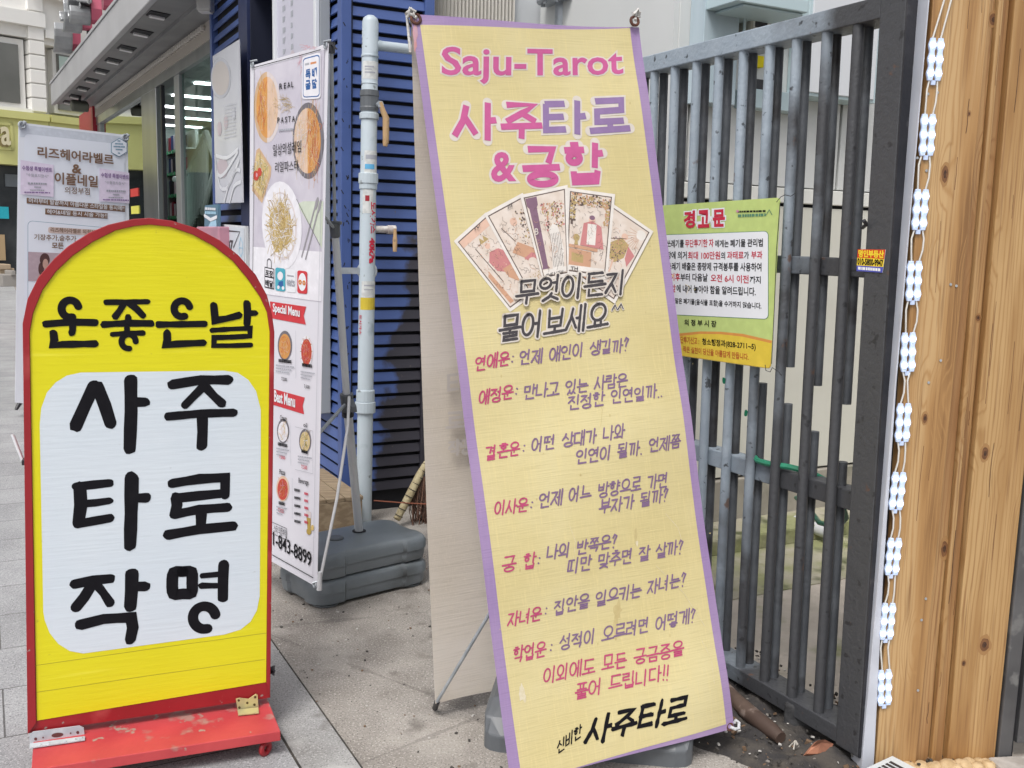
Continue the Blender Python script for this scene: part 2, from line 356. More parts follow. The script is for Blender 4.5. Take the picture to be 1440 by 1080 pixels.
src = overlay(t, src, (.46, .455, .44), ntex(t, tc, 170, 2), .57, .63, .6); src = overlay(t, src, (.10, .10, .095), ntex(t, tc, 200, 2), .59, .64, .7); src = overlay(t, src, (.44, .435, .42), ntex(t, tc, 3.4, 9), .56, .62, .6); src = overlay(t, src, (.15, .14, .13), ntex(t, tc, 7, 9), .60, .68, .6); t.links.new(src, p.inputs['Base Color'])
def ribbon(o0, o1, s0, s1, z0, z1):
    m = MB(); q = [P(o0, s0), P(o1, s0), P(o1, s1), P(o0, s1)]
    m.add([tuple(a+UP*z0) for a in q]+[tuple(a+UP*z1) for a in q], [(3, 2, 1, 0), (4, 5, 6, 7), (0, 1, 5, 4), (1, 2, 6, 5), (2, 3, 7, 6), (3, 0, 4, 7)]); return m
kind(ribbon(-.832, -.692, -3, 26, -.02, .004).build('kerb_strip', mstrip), 'structure')
mj = mat('joint_dirt', (.03, .028, .025), .95, (.07, .06, .05), 30)
j = MB()
for o, wd in ((-.8355, .006), (-.688, .008)):
    b = ribbon(o-wd/2, o+wd/2, -3, 26, -.01, .002); j.add(b.v, b.f)
kind(j.build('pavement_joint', mj), 'structure')
# granite pavers, laid in rows across the street
mpav = mat('granite_paver', (.27, .27, .275), .75, (.36, .36, .365), 3, (.35, .65), bump=.15, bscale=150, detail=8)
t, p = nodes(mpav); tc = [n for n in t.nodes if n.type == 'TEX_COORD'][0]; src = p.inputs['Base Color'].links[0].from_socket
src = overlay(t, src, (.52, .52, .53), ntex(t, tc, 160, 2), .57, .62, .55); src = overlay(t, src, (.12, .12, .125), ntex(t, tc, 200, 2), .58, .63, .8)
br = t.nodes.new('ShaderNodeTexBrick'); mp = t.nodes.new('ShaderNodeMapping'); mp.inputs['Location'].default_value = (0, .04, 0)
t.links.new(tc.outputs['Object'], mp.inputs[0]); t.links.new(mp.outputs[0], br.inputs['Vector'])
br.inputs['Scale'].default_value = 1; br.inputs['Brick Width'].default_value = 2.6; br.inputs['Row Height'].default_value = .33
br.inputs['Mortar Size'].default_value = .003; br.inputs['Mortar Smooth'].default_value = .3
br.inputs['Color1'].default_value = (.92, .92, .92, 1); br.inputs['Color2'].default_value = (1.06, 1.06, 1.06, 1); br.inputs['Mortar'].default_value = (.32, .31, .30, 1)
mx = t.nodes.new('ShaderNodeMix'); mx.data_type = 'RGBA'; mx.blend_type = 'MULTIPLY'; mx.inputs[0].default_value = 1
t.links.new(src, mx.inputs[6]); t.links.new(br.outputs[0], mx.inputs[7]); t.links.new(mx.outputs[2], p.inputs['Base Color'])
pv = MB(); pv.boxb(-30, .684, -4, 60, -.02, .004)
pm = Matrix(((-N.x, S.x, 0, 0), (-N.y, S.y, 0, 0), (0, 0, 1, 0), (0, 0, 0, 1)))
o = pv.build('pavement', mpav, M=pm); kind(o, 'structure')

pb_ = MB(); rq = random.Random(31)                         # grit and crumbs lying about on the slab
for i in range(420):
    c = P(rq.uniform(-1.75, -.72), rq.uniform(2.05, 4.3), .001); s_ = rq.choice((.0015, .002, .003, .004, .006)); c.z = s_*.3
    pb_.box(c, (s_*rq.uniform(.8, 1.8), s_, s_*.7), Matrix.Rotation(rq.uniform(0, 6), 3, 'Z'), rq.choice((0, 1, 1, 2)))
kind(pb_.build('grit', [mat('grit_pale', (.50, .48, .45), .8), mat('grit_dark', (.06, .055, .05), .9), mat('grit_brown', (.18, .12, .08), .9)]), 'stuff')
# ================================================================== TAROT BANNER (leaning double sided X banner)
A0 = hz(719, 1106, .04); A1 = hz(1030, 1023, .08); ex = (A1-A0).normalized()
hd = Vector((ex.x, ex.y, 0)).normalized(); bk = Vector((-hd.y, hd.x, 0)); zz = UP*math.cos(R(14))+bk*math.sin(R(14))
nn = ex.cross(zz).normalized(); up = nn.cross(ex)
TB = Sheet(A0, ex, up)
if TB.Z.z < 0: raise SystemExit('banner')
def calm(z):                                             # the cloth lies flat around the printed cards and ripples above and below
    d = max(1.14-z, z-1.64, 0)/.30; d = min(d, 1); return d*d*(3-2*d)
def twarp(x, y, z):
    return (x + .004*math.sin(PI*z/2.0)*(.33-x)/.33, y + calm(z)*(.007*math.sin(x*7+z*2.1)+.004*math.sin(z*9-x*5)) - .010*math.exp(-((x-.55)**2+(z-.12)**2)*60) + calm(z)*(z > 1.5)*(.006*math.exp(-((x*.7+z-1.93)/.13)**2) - .005*math.exp(-((x*.8-z+1.25)/.13)**2)) + calm(z)*(.005*math.exp(-((z-.42+.3*x)/.13)**2) - .004*math.exp(-((z-.78-.2*x)/.14)**2)), z - .007*math.sin(PI*min(max(x/.66, 0), 1))*math.exp(-abs(2.0-z)*3))
def cloth(name, base, col2, thr):
    m = mat(name, base, .62, col2, 3, (.38, .68), spec=.3); t, p = nodes(m); tc = [n for n in t.nodes if n.type == 'TEX_COORD'][0]
    src = p.inputs['Base Color'].links[0].from_socket
    fib = ntex(t, tc, 1, 3, (9, 9, 260)); src = overlay(t, src, tuple(c*.72 for c in base), fib, .5, .75, .36)
    fib2 = ntex(t, tc, 1, 2, (280, 280, 12)); src = overlay(t, src, tuple(min(1, c*1.2) for c in base), fib2, .52, .75, .45)
    t.links.new(src, p.inputs['Base Color'])
    b = t.nodes.new('ShaderNodeBump'); b.inputs['Strength'].default_value = .35; b.inputs['Distance'].default_value = .002
    t.links.new(fib, b.inputs['Height']); t.links.new(b.outputs[0], p.inputs['Normal'])
    if thr:
        tr = t.nodes.new('ShaderNodeBsdfTransparent'); ms = t.nodes.new('ShaderNodeMixShader'); ms.inputs[0].default_value = thr
        out = t.nodes['Material Output']; t.links.new(p.outputs[0], ms.inputs[1]); t.links.new(tr.outputs[0], ms.inputs[2]); t.links.new(ms.outputs[0], out.inputs[0])
    return m
MY = cloth('mesh_cloth_yellow', (.59, .50, .245), (.64, .56, .31), .07); MP = cloth('mesh_cloth_lilac', (.28, .19, .37), (.36, .26, .42), .05)
MB_ = cloth('mesh_cloth_back', (.55, .49, .41), (.62, .57, .51), .06)
tb = thing('tarot_banner', 'tall leaning yellow mesh banner with lilac border and pink Saju-Tarot headline before the gate', 'banner', TB.M)
def quadgrid(mb, c, y, nu=40, nv=120, mi=0):              # c: BL, BR, TR, TL in local (x,z)
    def f(a, b):
        x = (c[0][0]*(1-a)+c[1][0]*a)*(1-b)+(c[3][0]*(1-a)+c[2][0]*a)*b; z = (c[0][1]*(1-a)+c[1][1]*a)*(1-b)+(c[3][1]*(1-a)+c[2][1]*a)*b
        return (x, y, z)
    mb.grid(f, nu, nv, mi)
m = MB(); outer = pxpoly(TB, [(719, 1106), (1030, 1023), (900, 37), (577, 21)]); quadgrid(m, outer, 0)
m.build('banner_border', MP, tb, warp=twarp, smooth=True)
m = MB(); inner = pxpoly(TB, [(735, 1103), (1018, 1017), (887.5, 37.8), (590, 36)]); quadgrid(m, inner, -.0006)
m.build('banner_sheet', MY, tb, warp=twarp, smooth=True)
L = MB()   # headline: pink 0 / violet 1 / halo 2 / black 3
txt(L, TB, 'Saju-Tarot', 621, 117, 877.5, 112.5, 50, 2, .055, .0012); txt(L, TB, 'Saju-Tarot', 621, 117, 877.5, 112.5, 50, 0, .018, .0019)
hand(L, TB, '사주', 638, 196, 762, 194, 52, 0, 4.6, .0019, slant=0, jit=0, wob=.01, flat=True, halo=2, hw=2.7)
hand(L, TB, '타로', 766, 188, 886, 184, 47, 1, 4.6, .0019, slant=0, jit=0, wob=.01, flat=True, halo=2, hw=2.7)
txt(L, TB, '&', 691, 254, 722, 253, 39, 2, .085, .0012); txt(L, TB, '&', 691, 254, 722, 253, 39, 0, .03, .0019)
hand(L, TB, '궁', 734, 258, 787, 257, 51, 0, 4.8, .0019, slant=0, jit=0, wob=0, flat=True, halo=2, hw=2.7, adv=1)
hand(L, TB, '합', 793, 255, 849, 253, 53, 0, 4.8, .0019, slant=0, jit=0, wob=0, flat=True, halo=2, hw=2.7, adv=1)
L.build('headline_lettering', [PINK, VIOLET, HALO], tb, warp=twarp)
# fan of cards with plain stand-in pictures
CARDW = ink('card_white', (.66, .62, .58)); CARDB = mat('card_pale', (.60, .51, .44), .6, (.66, .58, .52), 30); CARDP = ink('card_peach', (.62, .42, .33))
CARDR = ink('card_red', (.48, .20, .20)); CARDO = ink('card_rust', (.50, .29, .19)); CARDM = ink('card_mauve', (.20, .12, .17)); CARDG = ink('card_ochre', (.40, .30, .14)); CARDL = ink('card_line', (.12, .09, .08))
cm = [CARDW, CARDB, CARDP, CARDR, CARDO, CARDM, CARDG, CARDL]
def card(name, c, y, fn):
    k = MB(); C = [Vector(TB.px(*q)) for q in c]           # TL TR BR BL
    def q(a, b): return tuple((C[0]*(1-a)+C[1]*a)*(1-b)+(C[3]*(1-a)+C[2]*a)*b)
    def plate(a0, b0, a1, b1, d, mi):
        def f(a, b): r_ = q(a0+(a1-a0)*a, b1+(b0-b1)*b); return (r_[0], -y-d, r_[1])
        k.grid(f, 8, 12, mi)
    plate(-.07, -.04, 1.07, 1.04, 0, 0); plate(0, 0, 1, 1, .00015, 7); plate(.025, .014, .975, .986, .0003, 1)
    k.n = 0
    def shp(pts, mi): k.n += 1; k.poly([q(*a) for a in pts], -y-.00055-k.n*.000002, mi)
    def disc(cx, cy, r, mi, n=14, ry=None): shp([(cx+r*math.cos(2*PI*i/n), cy+(ry or r*.55)*math.sin(2*PI*i/n)) for i in range(n)], mi)
    def line(pts, wd, mi): k.n += 1; k.stroke([q(*a) for a in pts], wd, -y-.00055-k.n*.000002, mi)
    fn(shp, disc, line, k)
    for i in range(70):                                   # fine engraved lines
        a, b, l_, d_ = rc.uniform(.08, .9), rc.uniform(.14, .9), rc.uniform(.02, .09), rc.uniform(0, 6.28); line([(a, b), (a+l_*math.cos(d_), b+l_*.6*math.sin(d_)), (a+l_*1.6*math.cos(d_+.5), b+l_*math.sin(d_+.5))], .00035, rc.choice([7, 4, 7]))
    k.build(name, cm, tb, warp=twarp)
rc = random.Random(5)
def speck(disc, n, x0, x1, y0, y1, mis, r=.02):
    for i in range(n*2): disc(rc.uniform(x0, x1), rc.uniform(y0, y1), rc.uniform(r*.3, r*.95), rc.choice(mis), 6)
def c_a(shp, disc, line, k):
    shp([(.02, .012), (.98, .012), (.98, .1), (.02, .1)], 2); disc(.55, .28, .12, 1); disc(.55, .26, .07, 2); shp([(.42, .2), (.5, .13), (.56, .19), (.62, .13), (.7, .21)], 6)
    shp([(.32, .42), (.5, .33), (.75, .36), (.95, .5), (.9, .72), (.6, .66), (.35, .56)], 3); shp([(.5, .58), (.95, .6), (.98, .86), (.7, .84), (.5, .7)], 4)
    shp([(.05, .55), (.16, .5), (.2, .96), (.08, .96)], 4); line([(.25, .2), (.3, .7)], .0012, 7); speck(disc, 30, .1, .95, .1, .97, [2, 7, 4], .018)
def c_b(shp, disc, line, k):
    disc(.5, .2, .09, 2); shp([(.3, .3), (.6, .25), (.85, .55), (.8, .8), (.4, .62)], 1); speck(disc, 34, .3, .85, .25, .75, [7, 4], .022); shp([(.1, .5), (.35, .42), (.75, .62), (.9, .85), (.55, .74)], 4)
    shp([(.3, .62), (.55, .6), (.95, .82), (.7, .9)], 3); disc(.45, .72, .13, 1); speck(disc, 40, .05, .95, .82, .97, [4, 6], .02); speck(disc, 25, .6, .97, .1, .45, [6, 7], .03); line([(.15, .2), (.3, .4)], .001, 7)
def c_c(shp, disc, line, k):
    shp([(.03, .02), (.3, .02), (.3, .12), (.26, .15), (.26, .86), (.32, .9), (.02, .9), (.07, .86), (.07, .15), (.03, .12)], 5)
    speck(disc, 90, .36, .95, .12, .45, [6, 3, 4, 7], .03); disc(.62, .34, .09, 1); shp([(.48, .45), (.6, .38), (.75, .42), (.9, .7), (.86, .92), (.42, .92), (.5, .66)], 0)
    for a in range(7): line([(.5+.05*a, .5), (.48+.06*a, .9)], .0006, 7)
    shp([(.04, .915), (.96, .915), (.96, .975), (.04, .975)], 0)
def c_d(shp, disc, line, k):
    speck(disc, 110, .03, .97, .02, .16, [6, 4, 7], .032); speck(disc, 40, .03, .14, .1, .4, [6, 7], .03); speck(disc, 30, .85, .97, .1, .4, [6, 4], .03)
    disc(.56, .33, .08, 2); disc(.56, .3, .07, 5, ry=.03); shp([(.36, .38), (.56, .34), (.8, .4), (.9, .68), (.3, .66)], 3); shp([(.46, .38), (.68, .38), (.68, .64), (.46, .64)], 0)
    shp([(.02, .66), (.75, .68), (.75, .72), (.02, .7)], 4); shp([(.03, .71), (.6, .73), (.6, .93), (.03, .93)], 4); shp([(.1, .76), (.4, .78), (.4, .88), (.1, .87)], 6)
    disc(.2, .57, .08, 6); shp([(.18, .58), (.22, .58), (.25, .66), (.15, .66)], 6); shp([(.04, .92), (.96, .92), (.96, .98), (.04, .98)], 0)
def c_e(shp, disc, line, k):
    disc(.86, .1, .12, 0)
    for a in range(9): line([(.86-.1*math.cos(a*.2), .1+.07*math.sin(a*.25)), (.86-.3*math.cos(a*.2), .1+.22*math.sin(a*.25))], .0006, 4)
    disc(.55, .24, .08, 2); shp([(.3, .42), (.5, .27), (.72, .3), (.75, .48), (.6, .6), (.35, .58)], 6); speck(disc, 40, .32, .72, .3, .58, [7, 5, 4], .022); shp([(.72, .32), (.95, .38), (.9, .56), (.78, .48)], 3)
    line([(.45, .58), (.38, .8)], .0024, 2); line([(.55, .58), (.62, .82)], .0024, 2); shp([(.02, .84), (.4, .8), (.5, .9), (.3, .985), (.02, .985)], 4); line([(.1, .42), (.6, .25)], .0009, 7); speck(disc, 40, .1, .95, .7, .95, [7, 4, 2], .014)
card('card', [(642, 340.5), (682, 305), (757, 403), (716, 433)], .0018, c_a); card('card', [(684.5, 303.5), (733, 277), (791, 386), (744, 412)], .0029, c_b)
card('card', [(861.5, 291.5), (913.5, 327), (863, 421), (812, 386)], .0040, c_e); card('card', [(800.5, 268.5), (860, 277), (850, 388), (796, 381)], .0051, c_d)
card('card', [(734.5, 278), (793, 265.5), (796.5, 384), (763, 391)], .0062, c_c)
L = MB()
for b, q in (('IV', (665, 325, 673, 320.5, 5)), ('III', (712, 294, 718, 291, 5)), ('THE HIGH', (766, 390.5, 790, 384.5, 4.6)), ('TH', (801, 380, 811, 380.5, 5)), ('B', (750, 331, 755, 330, 9))):
    txt(L, TB, b, *q, 3 if b != 'B' else 2, .01, .0079)
L.build('card_lettering', [PINK, VIOLET, HALO, DGREY], tb, warp=twarp)
L = MB(); hand(L, TB, '무엇이든지', 722, 428, 878, 411, 33, 3, 2.0, .0086, halo=2, hw=2.3); L.build('slogan_lettering', [PINK, VIOLET, HALO, DGREY], tb, warp=twarp)
L = MB(); hand(L, TB, '물어보세요', 699, 481, 853, 459, 35, 3, 2.1, .0040, halo=2, hw=2.3)
L.build('slogan_lettering', [PINK, VIOLET, HALO, DGREY], tb, warp=twarp); L = MB(); hand(L, TB, '^^', 860, 436, 876, 434.5, 7, 3, .8, .0040, halo=2, hw=1.2); L.build('slogan_lettering', [PINK, VIOLET, HALO, DGREY], tb, warp=twarp)

L = MB()   # verses: magenta 0, purple 1, black 2
V = [('연애운', 666, 521, 714, 513.5, 19, 0), (':', 716, 512, 722, 511, 17, 1), ('언제 애인이 생길까?', 729, 512.5, 884, 493, 19, 1), ('애정운', 672, 568, 719, 560.5, 19, 0), (':', 722, 558, 728, 557, 17, 1),
 ('만나고 있는 사람은', 735, 562.5, 881, 542.5, 19, 1), ('진정한 인연일까..', 797, 577, 931, 558, 19, 1), ('결혼운', 681.5, 647, 729, 640, 19, 0), (':', 732, 638, 738, 637, 17, 1), ('어떤 상대가 나와', 746, 635, 875, 615, 19, 1),
 ('인연이 될까. 언제쯤', 807, 652.5, 955, 629, 19, 1), ('이사운', 694, 724.5, 740, 718, 19, 0), (':', 743, 717, 749, 716, 17, 1), ('언제 어느 방향으로 가면', 756, 714, 937, 683, 20, 1), ('부자가 될까?', 840, 723, 938, 704, 19, 1),
 ('궁 합', 704.5, 806, 753, 797.5, 21, 0), (':', 754, 796, 760, 795, 17, 1), ('나의 반쪽은?', 768, 787, 866, 769, 19, 1), ('띠만 맞추면 잘 살까?', 798, 806, 960, 778, 20, 1),
 ('자녀운', 714.5, 882, 762.5, 871.5, 19, 0), (':', 766, 868, 772, 867, 17, 1), ('집안을 일으키는 자녀는?', 780.5, 866, 963.5, 823, 20, 1), ('학업운', 722, 934, 769, 922.5, 21, 0), (':', 774, 919, 780, 918, 17, 1),
 ('성적이 오르려면 어떻게?', 789, 916, 976.5, 874, 20, 1), ('이외에도 모든 궁금증을', 766, 962, 958, 920, 21, 0), ('풀어 드립니다!!', 810, 984, 937, 954, 21, 0)]
for b, *q, mi in V:
    k = MB(); hand(k, TB, b, *q, 0, 1.25, .0016, wob=.05); k.build('verse_lettering', [MAGENTA, PURPLE][mi], tb, warp=twarp)
hand(L, TB, '사주타로', 823, 1047, 962, 1010, 35, 2, 2.9, .0016, slant=.25, jit=.25, wob=.06); hand(L, TB, '신비한', 784, 1061, 818, 1036, 17, 2, 1.0, .0016, slant=.1)
L.build('shop_lettering', [MAGENTA, PURPLE, BLACK], tb, warp=twarp)
st = MB(); rs = random.Random(2)                           # old drips and scuffs on the cloth
def blotch(mb, sh, cx, cy, rx, ry, mi, y):
    mb.poly([sh.px(cx+rx*(1+rs.uniform(-.35, .35))*math.cos(R(a)), cy+ry*(1+rs.uniform(-.35, .35))*math.sin(R(a))) for a in range(0, 360, 24)], y, mi)
blotch(st, TB, 870, 858, 5, 13, 0, -.0013); blotch(st, TB, 868, 880, 3, 17, 0, -.0014); blotch(st, TB, 735, 975, 4, 12, 1, -.0014); blotch(st, TB, 739, 982, 3, 6, 1, -.0015); blotch(st, TB, 893, 752, 2, 12, 0, -.0013); blotch(st, TB, 895, 763, 2, 4, 1, -.0014)
for a in ((935, 722, 962, 770), (922, 795, 990, 880), (985, 900, 1000, 960), (800, 740, 806, 790), (838, 560, 842, 600), (965, 400, 967, 414)): st.stroke([TB.px(a[0], a[1]), TB.px((a[0]+a[2])/2+5, (a[1]+a[3])/2-4), TB.px(a[2], a[3])], .0005, -.0014, 1 if a[1] > 700 else 0)
for i in range(30): u, v = rs.uniform(700, 1000), rs.uniform(120, 1000); blotch(st, TB, u, v, rs.uniform(.5, 1.3), rs.uniform(.6, 2.2), 0, -.0013)
blotch(st, TB, 583, 50, 3, 20, 2, -.0008)
st.build('weathering', [mat('stain_brown', (.46, .37, .17), .8, (.50, .41, .2), 60), mat('stain_pale', (.62, .56, .42), .8, (.56, .48, .3), 60), mat('stain_rust', (.46, .22, .22), .8, (.45, .28, .34), 40)], tb, warp=twarp)
# eyelets with rope knots
def eyelet(u, v, r=.0125):
    x, z = TB.px(u, v); k = MB(); k.torus((x, -.006, z), r, .0042, mi=0); return k.build('eyelet', RUST, tb, smooth=True), x, z
ROPE = mat('rope_white', (.55, .54, .52), .9, (.40, .38, .36), 90, bump=.4)
def wig(c, r, n, seed, sq=(1, 1, 1)):
    q = random.Random(seed); out = []
    for i in range(n): a = i*1.9; out.append((c[0]+r*sq[0]*math.cos(a)*q.uniform(.6, 1), c[1]+r*sq[1]*q.uniform(-.8, .8), c[2]+r*sq[2]*math.sin(a)*q.uniform(.6, 1)))
    return out
for u, v, su, sv in ((584, 28, 577, 19), (891, 31, 893, 22)):
    e, x, z = eyelet(u, v); kx, kz = TB.px(su, sv); k = MB(); k.tube(wig((kx, -.004, kz), .014, 8, int(u)), .0048, 7); k.tube([(kx, 0, kz), (x, -.012, z)], .0045, 7); k.tube([(kx-.006, .012, kz), (kx-.008, .014, kz-.10)], .004, 6)
    k.build('rope_knot', ROPE, tb, smooth=True)
e, x, z = eyelet(1024, 1021, .009); x2, z2 = TB.px(1037, 1019)
k = MB(); k.tube([(x, -.01, z), (x+.012, -.014, z-.008), (x2, -.004, z2-.01), (x2+.006, .0, z2+.004), (x2, .004, z2+.012), (x2-.006, .008, z2+.004)], .0045, 8); k.build('hook', PLAST, tb, smooth=True)
# rear sheet, poles and weighted foot
tl, tr = TB.px(577, 21), TB.px(900, 37); TLw, TRw = TB.w(tl[0]+.004, .012, tl[1]-.004), TB.w(tr[0]-.004, .012, tr[1]-.004)
BLb = hz(612, 990, .05); BRb = BLb+hd*.64+UP*.03
m = MB(); rw = random.Random(8)
def bf(a, b):
    q = (BLb*(1-a)+BRb*a)*(1-b)+(TLw*(1-a)+TRw*a)*b; return tuple(q+bk*(.008*math.sin(a*9+b*4)*(1-b)+.012*math.sin(b*PI)*math.cos(a*3)))
m.grid(bf, 14, 36); m.build('rear_sheet', MB_, tb, inv=True, smooth=True)
L = MB(); GH = mat('ghost_print', (.46, .42, .385), .8)
for b, q in (('타', (628, 552, 655, 548, 26)), ('로', (626, 602, 652, 600, 22)), ('작명', (630, 640, 660, 636, 20))):
    RB = Sheet(BLb, BRb-BLb, (TLw-BLb).normalized()); 
    hand(L, RB, b, q[0], q[1], q[2], q[3], q[4], 0, 2, .012, slant=0)
L.v = [tuple(RB.w(*q)) for q in L.v]; L.build('ghost_lettering', GH, tb, inv=True)
k = MB(); Cc = (A0+A1)/2+bk*.16; c0 = Cc+UP*.1
k.tube([hz(613, 984, .06)-bk*.012, hz(690, 850, .42)-bk*.02], .005, 8); k.tube([hz(690, 850, .42)-bk*.02, (TLw+TRw)/2+bk*.04-UP*.4], .005, 8); k.tube([c0, (TLw+TRw)/2+bk*.05-UP*.4], .012, 10)
k.tube([(TLw+TRw)/2+bk*.05-UP*.4, TLw+bk*.006], .006, 8); k.tube([(TLw+TRw)/2+bk*.05-UP*.4, TRw+bk*.006], .006, 8); k.tube([(TLw+TRw)/2+bk*.05-UP*.4, A1+bk*.02], .005, 8)
k.build('support_pole', GALV, tb, inv=True, smooth=True)
k = MB(); k.tube([hz(613, 984, .055)-bk*.012, hz(610, 993, .012)-bk*.012], .009, 8); k.build('pole_tip', DKPLAST, tb, inv=True, smooth=True)
fl = hz(677, 1056, 0); fr = hz(975, 1082, 0); fx = Vector(((fr-fl).x, (fr-fl).y, 0)); FW = fx.length; FT = Sheet(fl, fx)
k = MB(); nr = 22; pr = [(0, 0, .0), (.0, .03, .015), (.0, .14, .03), (.02, .165, .06), (.10, .19, .10)]
k2 = MB(); prof = [(.0, .0), (.0, .045), (.035, .085), (.09, .125), (.25, .125), (.30, .085), (.32, .045), (.32, 0)]
xs = [0, .004, .02, .05, FW-.05, FW-.02, FW-.004, FW]; ins = [.05, .025, .008, 0, 0, .008, .025, .05]
vs = []; fs = []; M_ = len(prof)
for x, i_ in zip(xs, ins):
    for y, z in prof: vs.append((x, min(max(y, i_), .32-i_), max(0, z-i_*.7 if z > .1 else z)))
for a in range(len(xs)-1):
    for b in range(M_-1): fs.append((a*M_+b, (a+1)*M_+b, (a+1)*M_+b+1, a*M_+b+1))
fs.append(tuple(range(M_))); fs.append(tuple(range((len(xs)-1)*M_+M_-1, (len(xs)-1)*M_-1, -1)))
k2.add(vs, fs)
for i in range(12): x = .05+i*(FW-.1)/11; k2.boxb(x-.006, x+.006, .085, .255, .12, .129)
k2.v = [tuple(FT.w(*q)) for q in k2.v]; k2.build('water_tank', GREYP, tb, inv=True, bevel=.006)

# ================================================================== YELLOW SIGN BOARD
Y0 = hz(39, 1031, .1); Y1 = hz(379, 981, .1); YS = Sheet(Y0, Y1-Y0)
ys = thing('sign_board', 'yellow arched sign board in red frame with black brush lettering on white panel', 'sign', YS.M)
RPAINT = mat('red_paint', (.30, .014, .020), .35, (.25, .012, .016), 6, (.4, .7), bump=.04, bscale=30, col3=(.36, .045, .045), scale3=9, ramp3=(.6, .72))
t, p = nodes(RPAINT); tc = [n for n in t.nodes if n.type == 'TEX_COORD'][0]
src = overlay(t, p.inputs['Base Color'].links[0].from_socket, (.28, .25, .22), ntex(t, tc, 38, 6), .68, .71, .9); t.links.new(src, p.inputs['Base Color'])
def plyface(name, col, col2):
    m = mat(name, col, .33, col2, 4, (.3, .75), spec=.45); t, p = nodes(m); tc = [n for n in t.nodes if n.type == 'TEX_COORD'][0]
    n = ntex(t, tc, 1, 5, (9, 9, 110)); b = t.nodes.new('ShaderNodeBump'); b.inputs['Strength'].default_value = .27; b.inputs['Distance'].default_value = .003
    t.links.new(n, b.inputs['Height']); t.links.new(b.outputs[0], p.inputs['Normal']); return m
def scuffs(m, dirt, light):                               # fine scratches and specks of dirt in the film
    t, p = nodes(m); tc = [n for n in t.nodes if n.type == 'TEX_COORD'][0]; src = p.inputs['Base Color'].links[0].from_socket
    src = overlay(t, src, dirt, ntex(t, tc, 42, 9), .70, .76, .55); src = overlay(t, src, light, ntex(t, tc, 1, 6, (3, 3, 60)), .62, .74, .5); src = overlay(t, src, dirt, ntex(t, tc, 1.7, 9), .60, .85, .35)
    t.links.new(src, p.inputs['Base Color'])
YEL = plyface('yellow_film', (.66, .60, .008), (.70, .64, .012)); PWH = plyface('white_film', (.58, .64, .70), (.62, .67, .72))
arch = [(32, 455), (39, 420), (54, 390), (76, 364), (96, 346), (125, 327.5), (152, 316), (187, 308), (210, 306.5), (242, 310.5), (277, 321), (309, 338), (335, 359), (359, 386), (375, 415), (382, 441), (385.5, 467)]
inn = [(42, 467), (47, 440), (60, 408), (79, 382), (102, 360), (131, 340), (163, 324), (190, 318), (210, 316), (239, 319), (271, 330), (300, 346), (327, 367), (347, 391), (365, 417), (375, 439), (379, 467)]
out_ = pxpoly(YS, [(39, 1031)]+arch+[(379.5, 981)]); in_ = pxpoly(YS, [(52, 1013)]+inn+[(374, 959)])
k = MB(); k.prism(out_, .0, .05); k.build('back_board', RPAINT, ys)
k = MB(); n = len(out_); io = pxpoly(YS, [(51, 1014.5)]+[(a[0]+(-.3 if a[0] < 200 else .3), a[1]) for a in inn]+[(374.6, 960)])
vs = [(x, y, z) for y in (-.007, .0) for x, z in out_]+[(x, y, z) for y in (-.007, -.0002) for x, z in io]; fs = []
for i in range(n-1): fs += [(i, i+1, 2*n+i+1, 2*n+i), (i, n+i, n+i+1, i+1), (2*n+i, 2*n+i+1, 3*n+i+1, 3*n+i)]
k.add(vs, fs); k.build('frame_rim', RPAINT, ys, bevel=.0015)
scuffs(YEL, (.40, .34, .03), (.78, .73, .06)); scuffs(PWH, (.44, .47, .50), (.70, .74, .78))
k = MB(); k.poly(in_, -.0015); k.build('yellow_face', YEL, ys)
k = MB()
for a, b in (((46, 936), (374, 890)), ((52, 973), (372, 927))): k.stroke([YS.px(*a), YS.px((a[0]+b[0])/2, (a[1]+b[1])/2-.6), YS.px(*b)], .0006, -.0019)
k.build('film_seam', mat('seam_line', (.33, .29, .02), .6), ys)
wp = [(56, 597), (58, 574), (66, 552), (78, 538), (94, 528), (114, 523.7), (315, 521), (334, 524), (349, 534), (360, 550), (366.5, 576), (366.5, 640), (365, 838), (361, 858), (352, 874), (338, 885), (315, 892), (117, 918.5), (98, 915), (82, 905), (70, 890), (63, 872), (61, 860)]
k = MB(); k.poly(pxpoly(YS, wp), -.0021); k.build('white_panel', PWH, ys)
G = MB()
def gl(strokes, ox, oy, sc=3.4286):
    for i, (pts, r) in enumerate(strokes):
        q = [YS.px(ox+a/sc, oy+b/sc) for a, b in pts]; r0 = math.dist(YS.px(ox+pts[0][0]/sc, oy+pts[0][1]/sc), YS.px(ox+pts[0][0]/sc, oy+(pts[0][1]+r)/sc))
        G.stroke(q, r0, -.0027-i % 8*.00008, 0, jit=.10 if len(pts) < 7 else 0, smooth=len(pts) > 6)
def ring(cx, cy, r, a0, a1, n=11): return [(cx+r*math.cos(R(a0+(a1-a0)*i/n)), cy+r*math.sin(R(a0+(a1-a0)*i/n))) for i in range(n+1)]
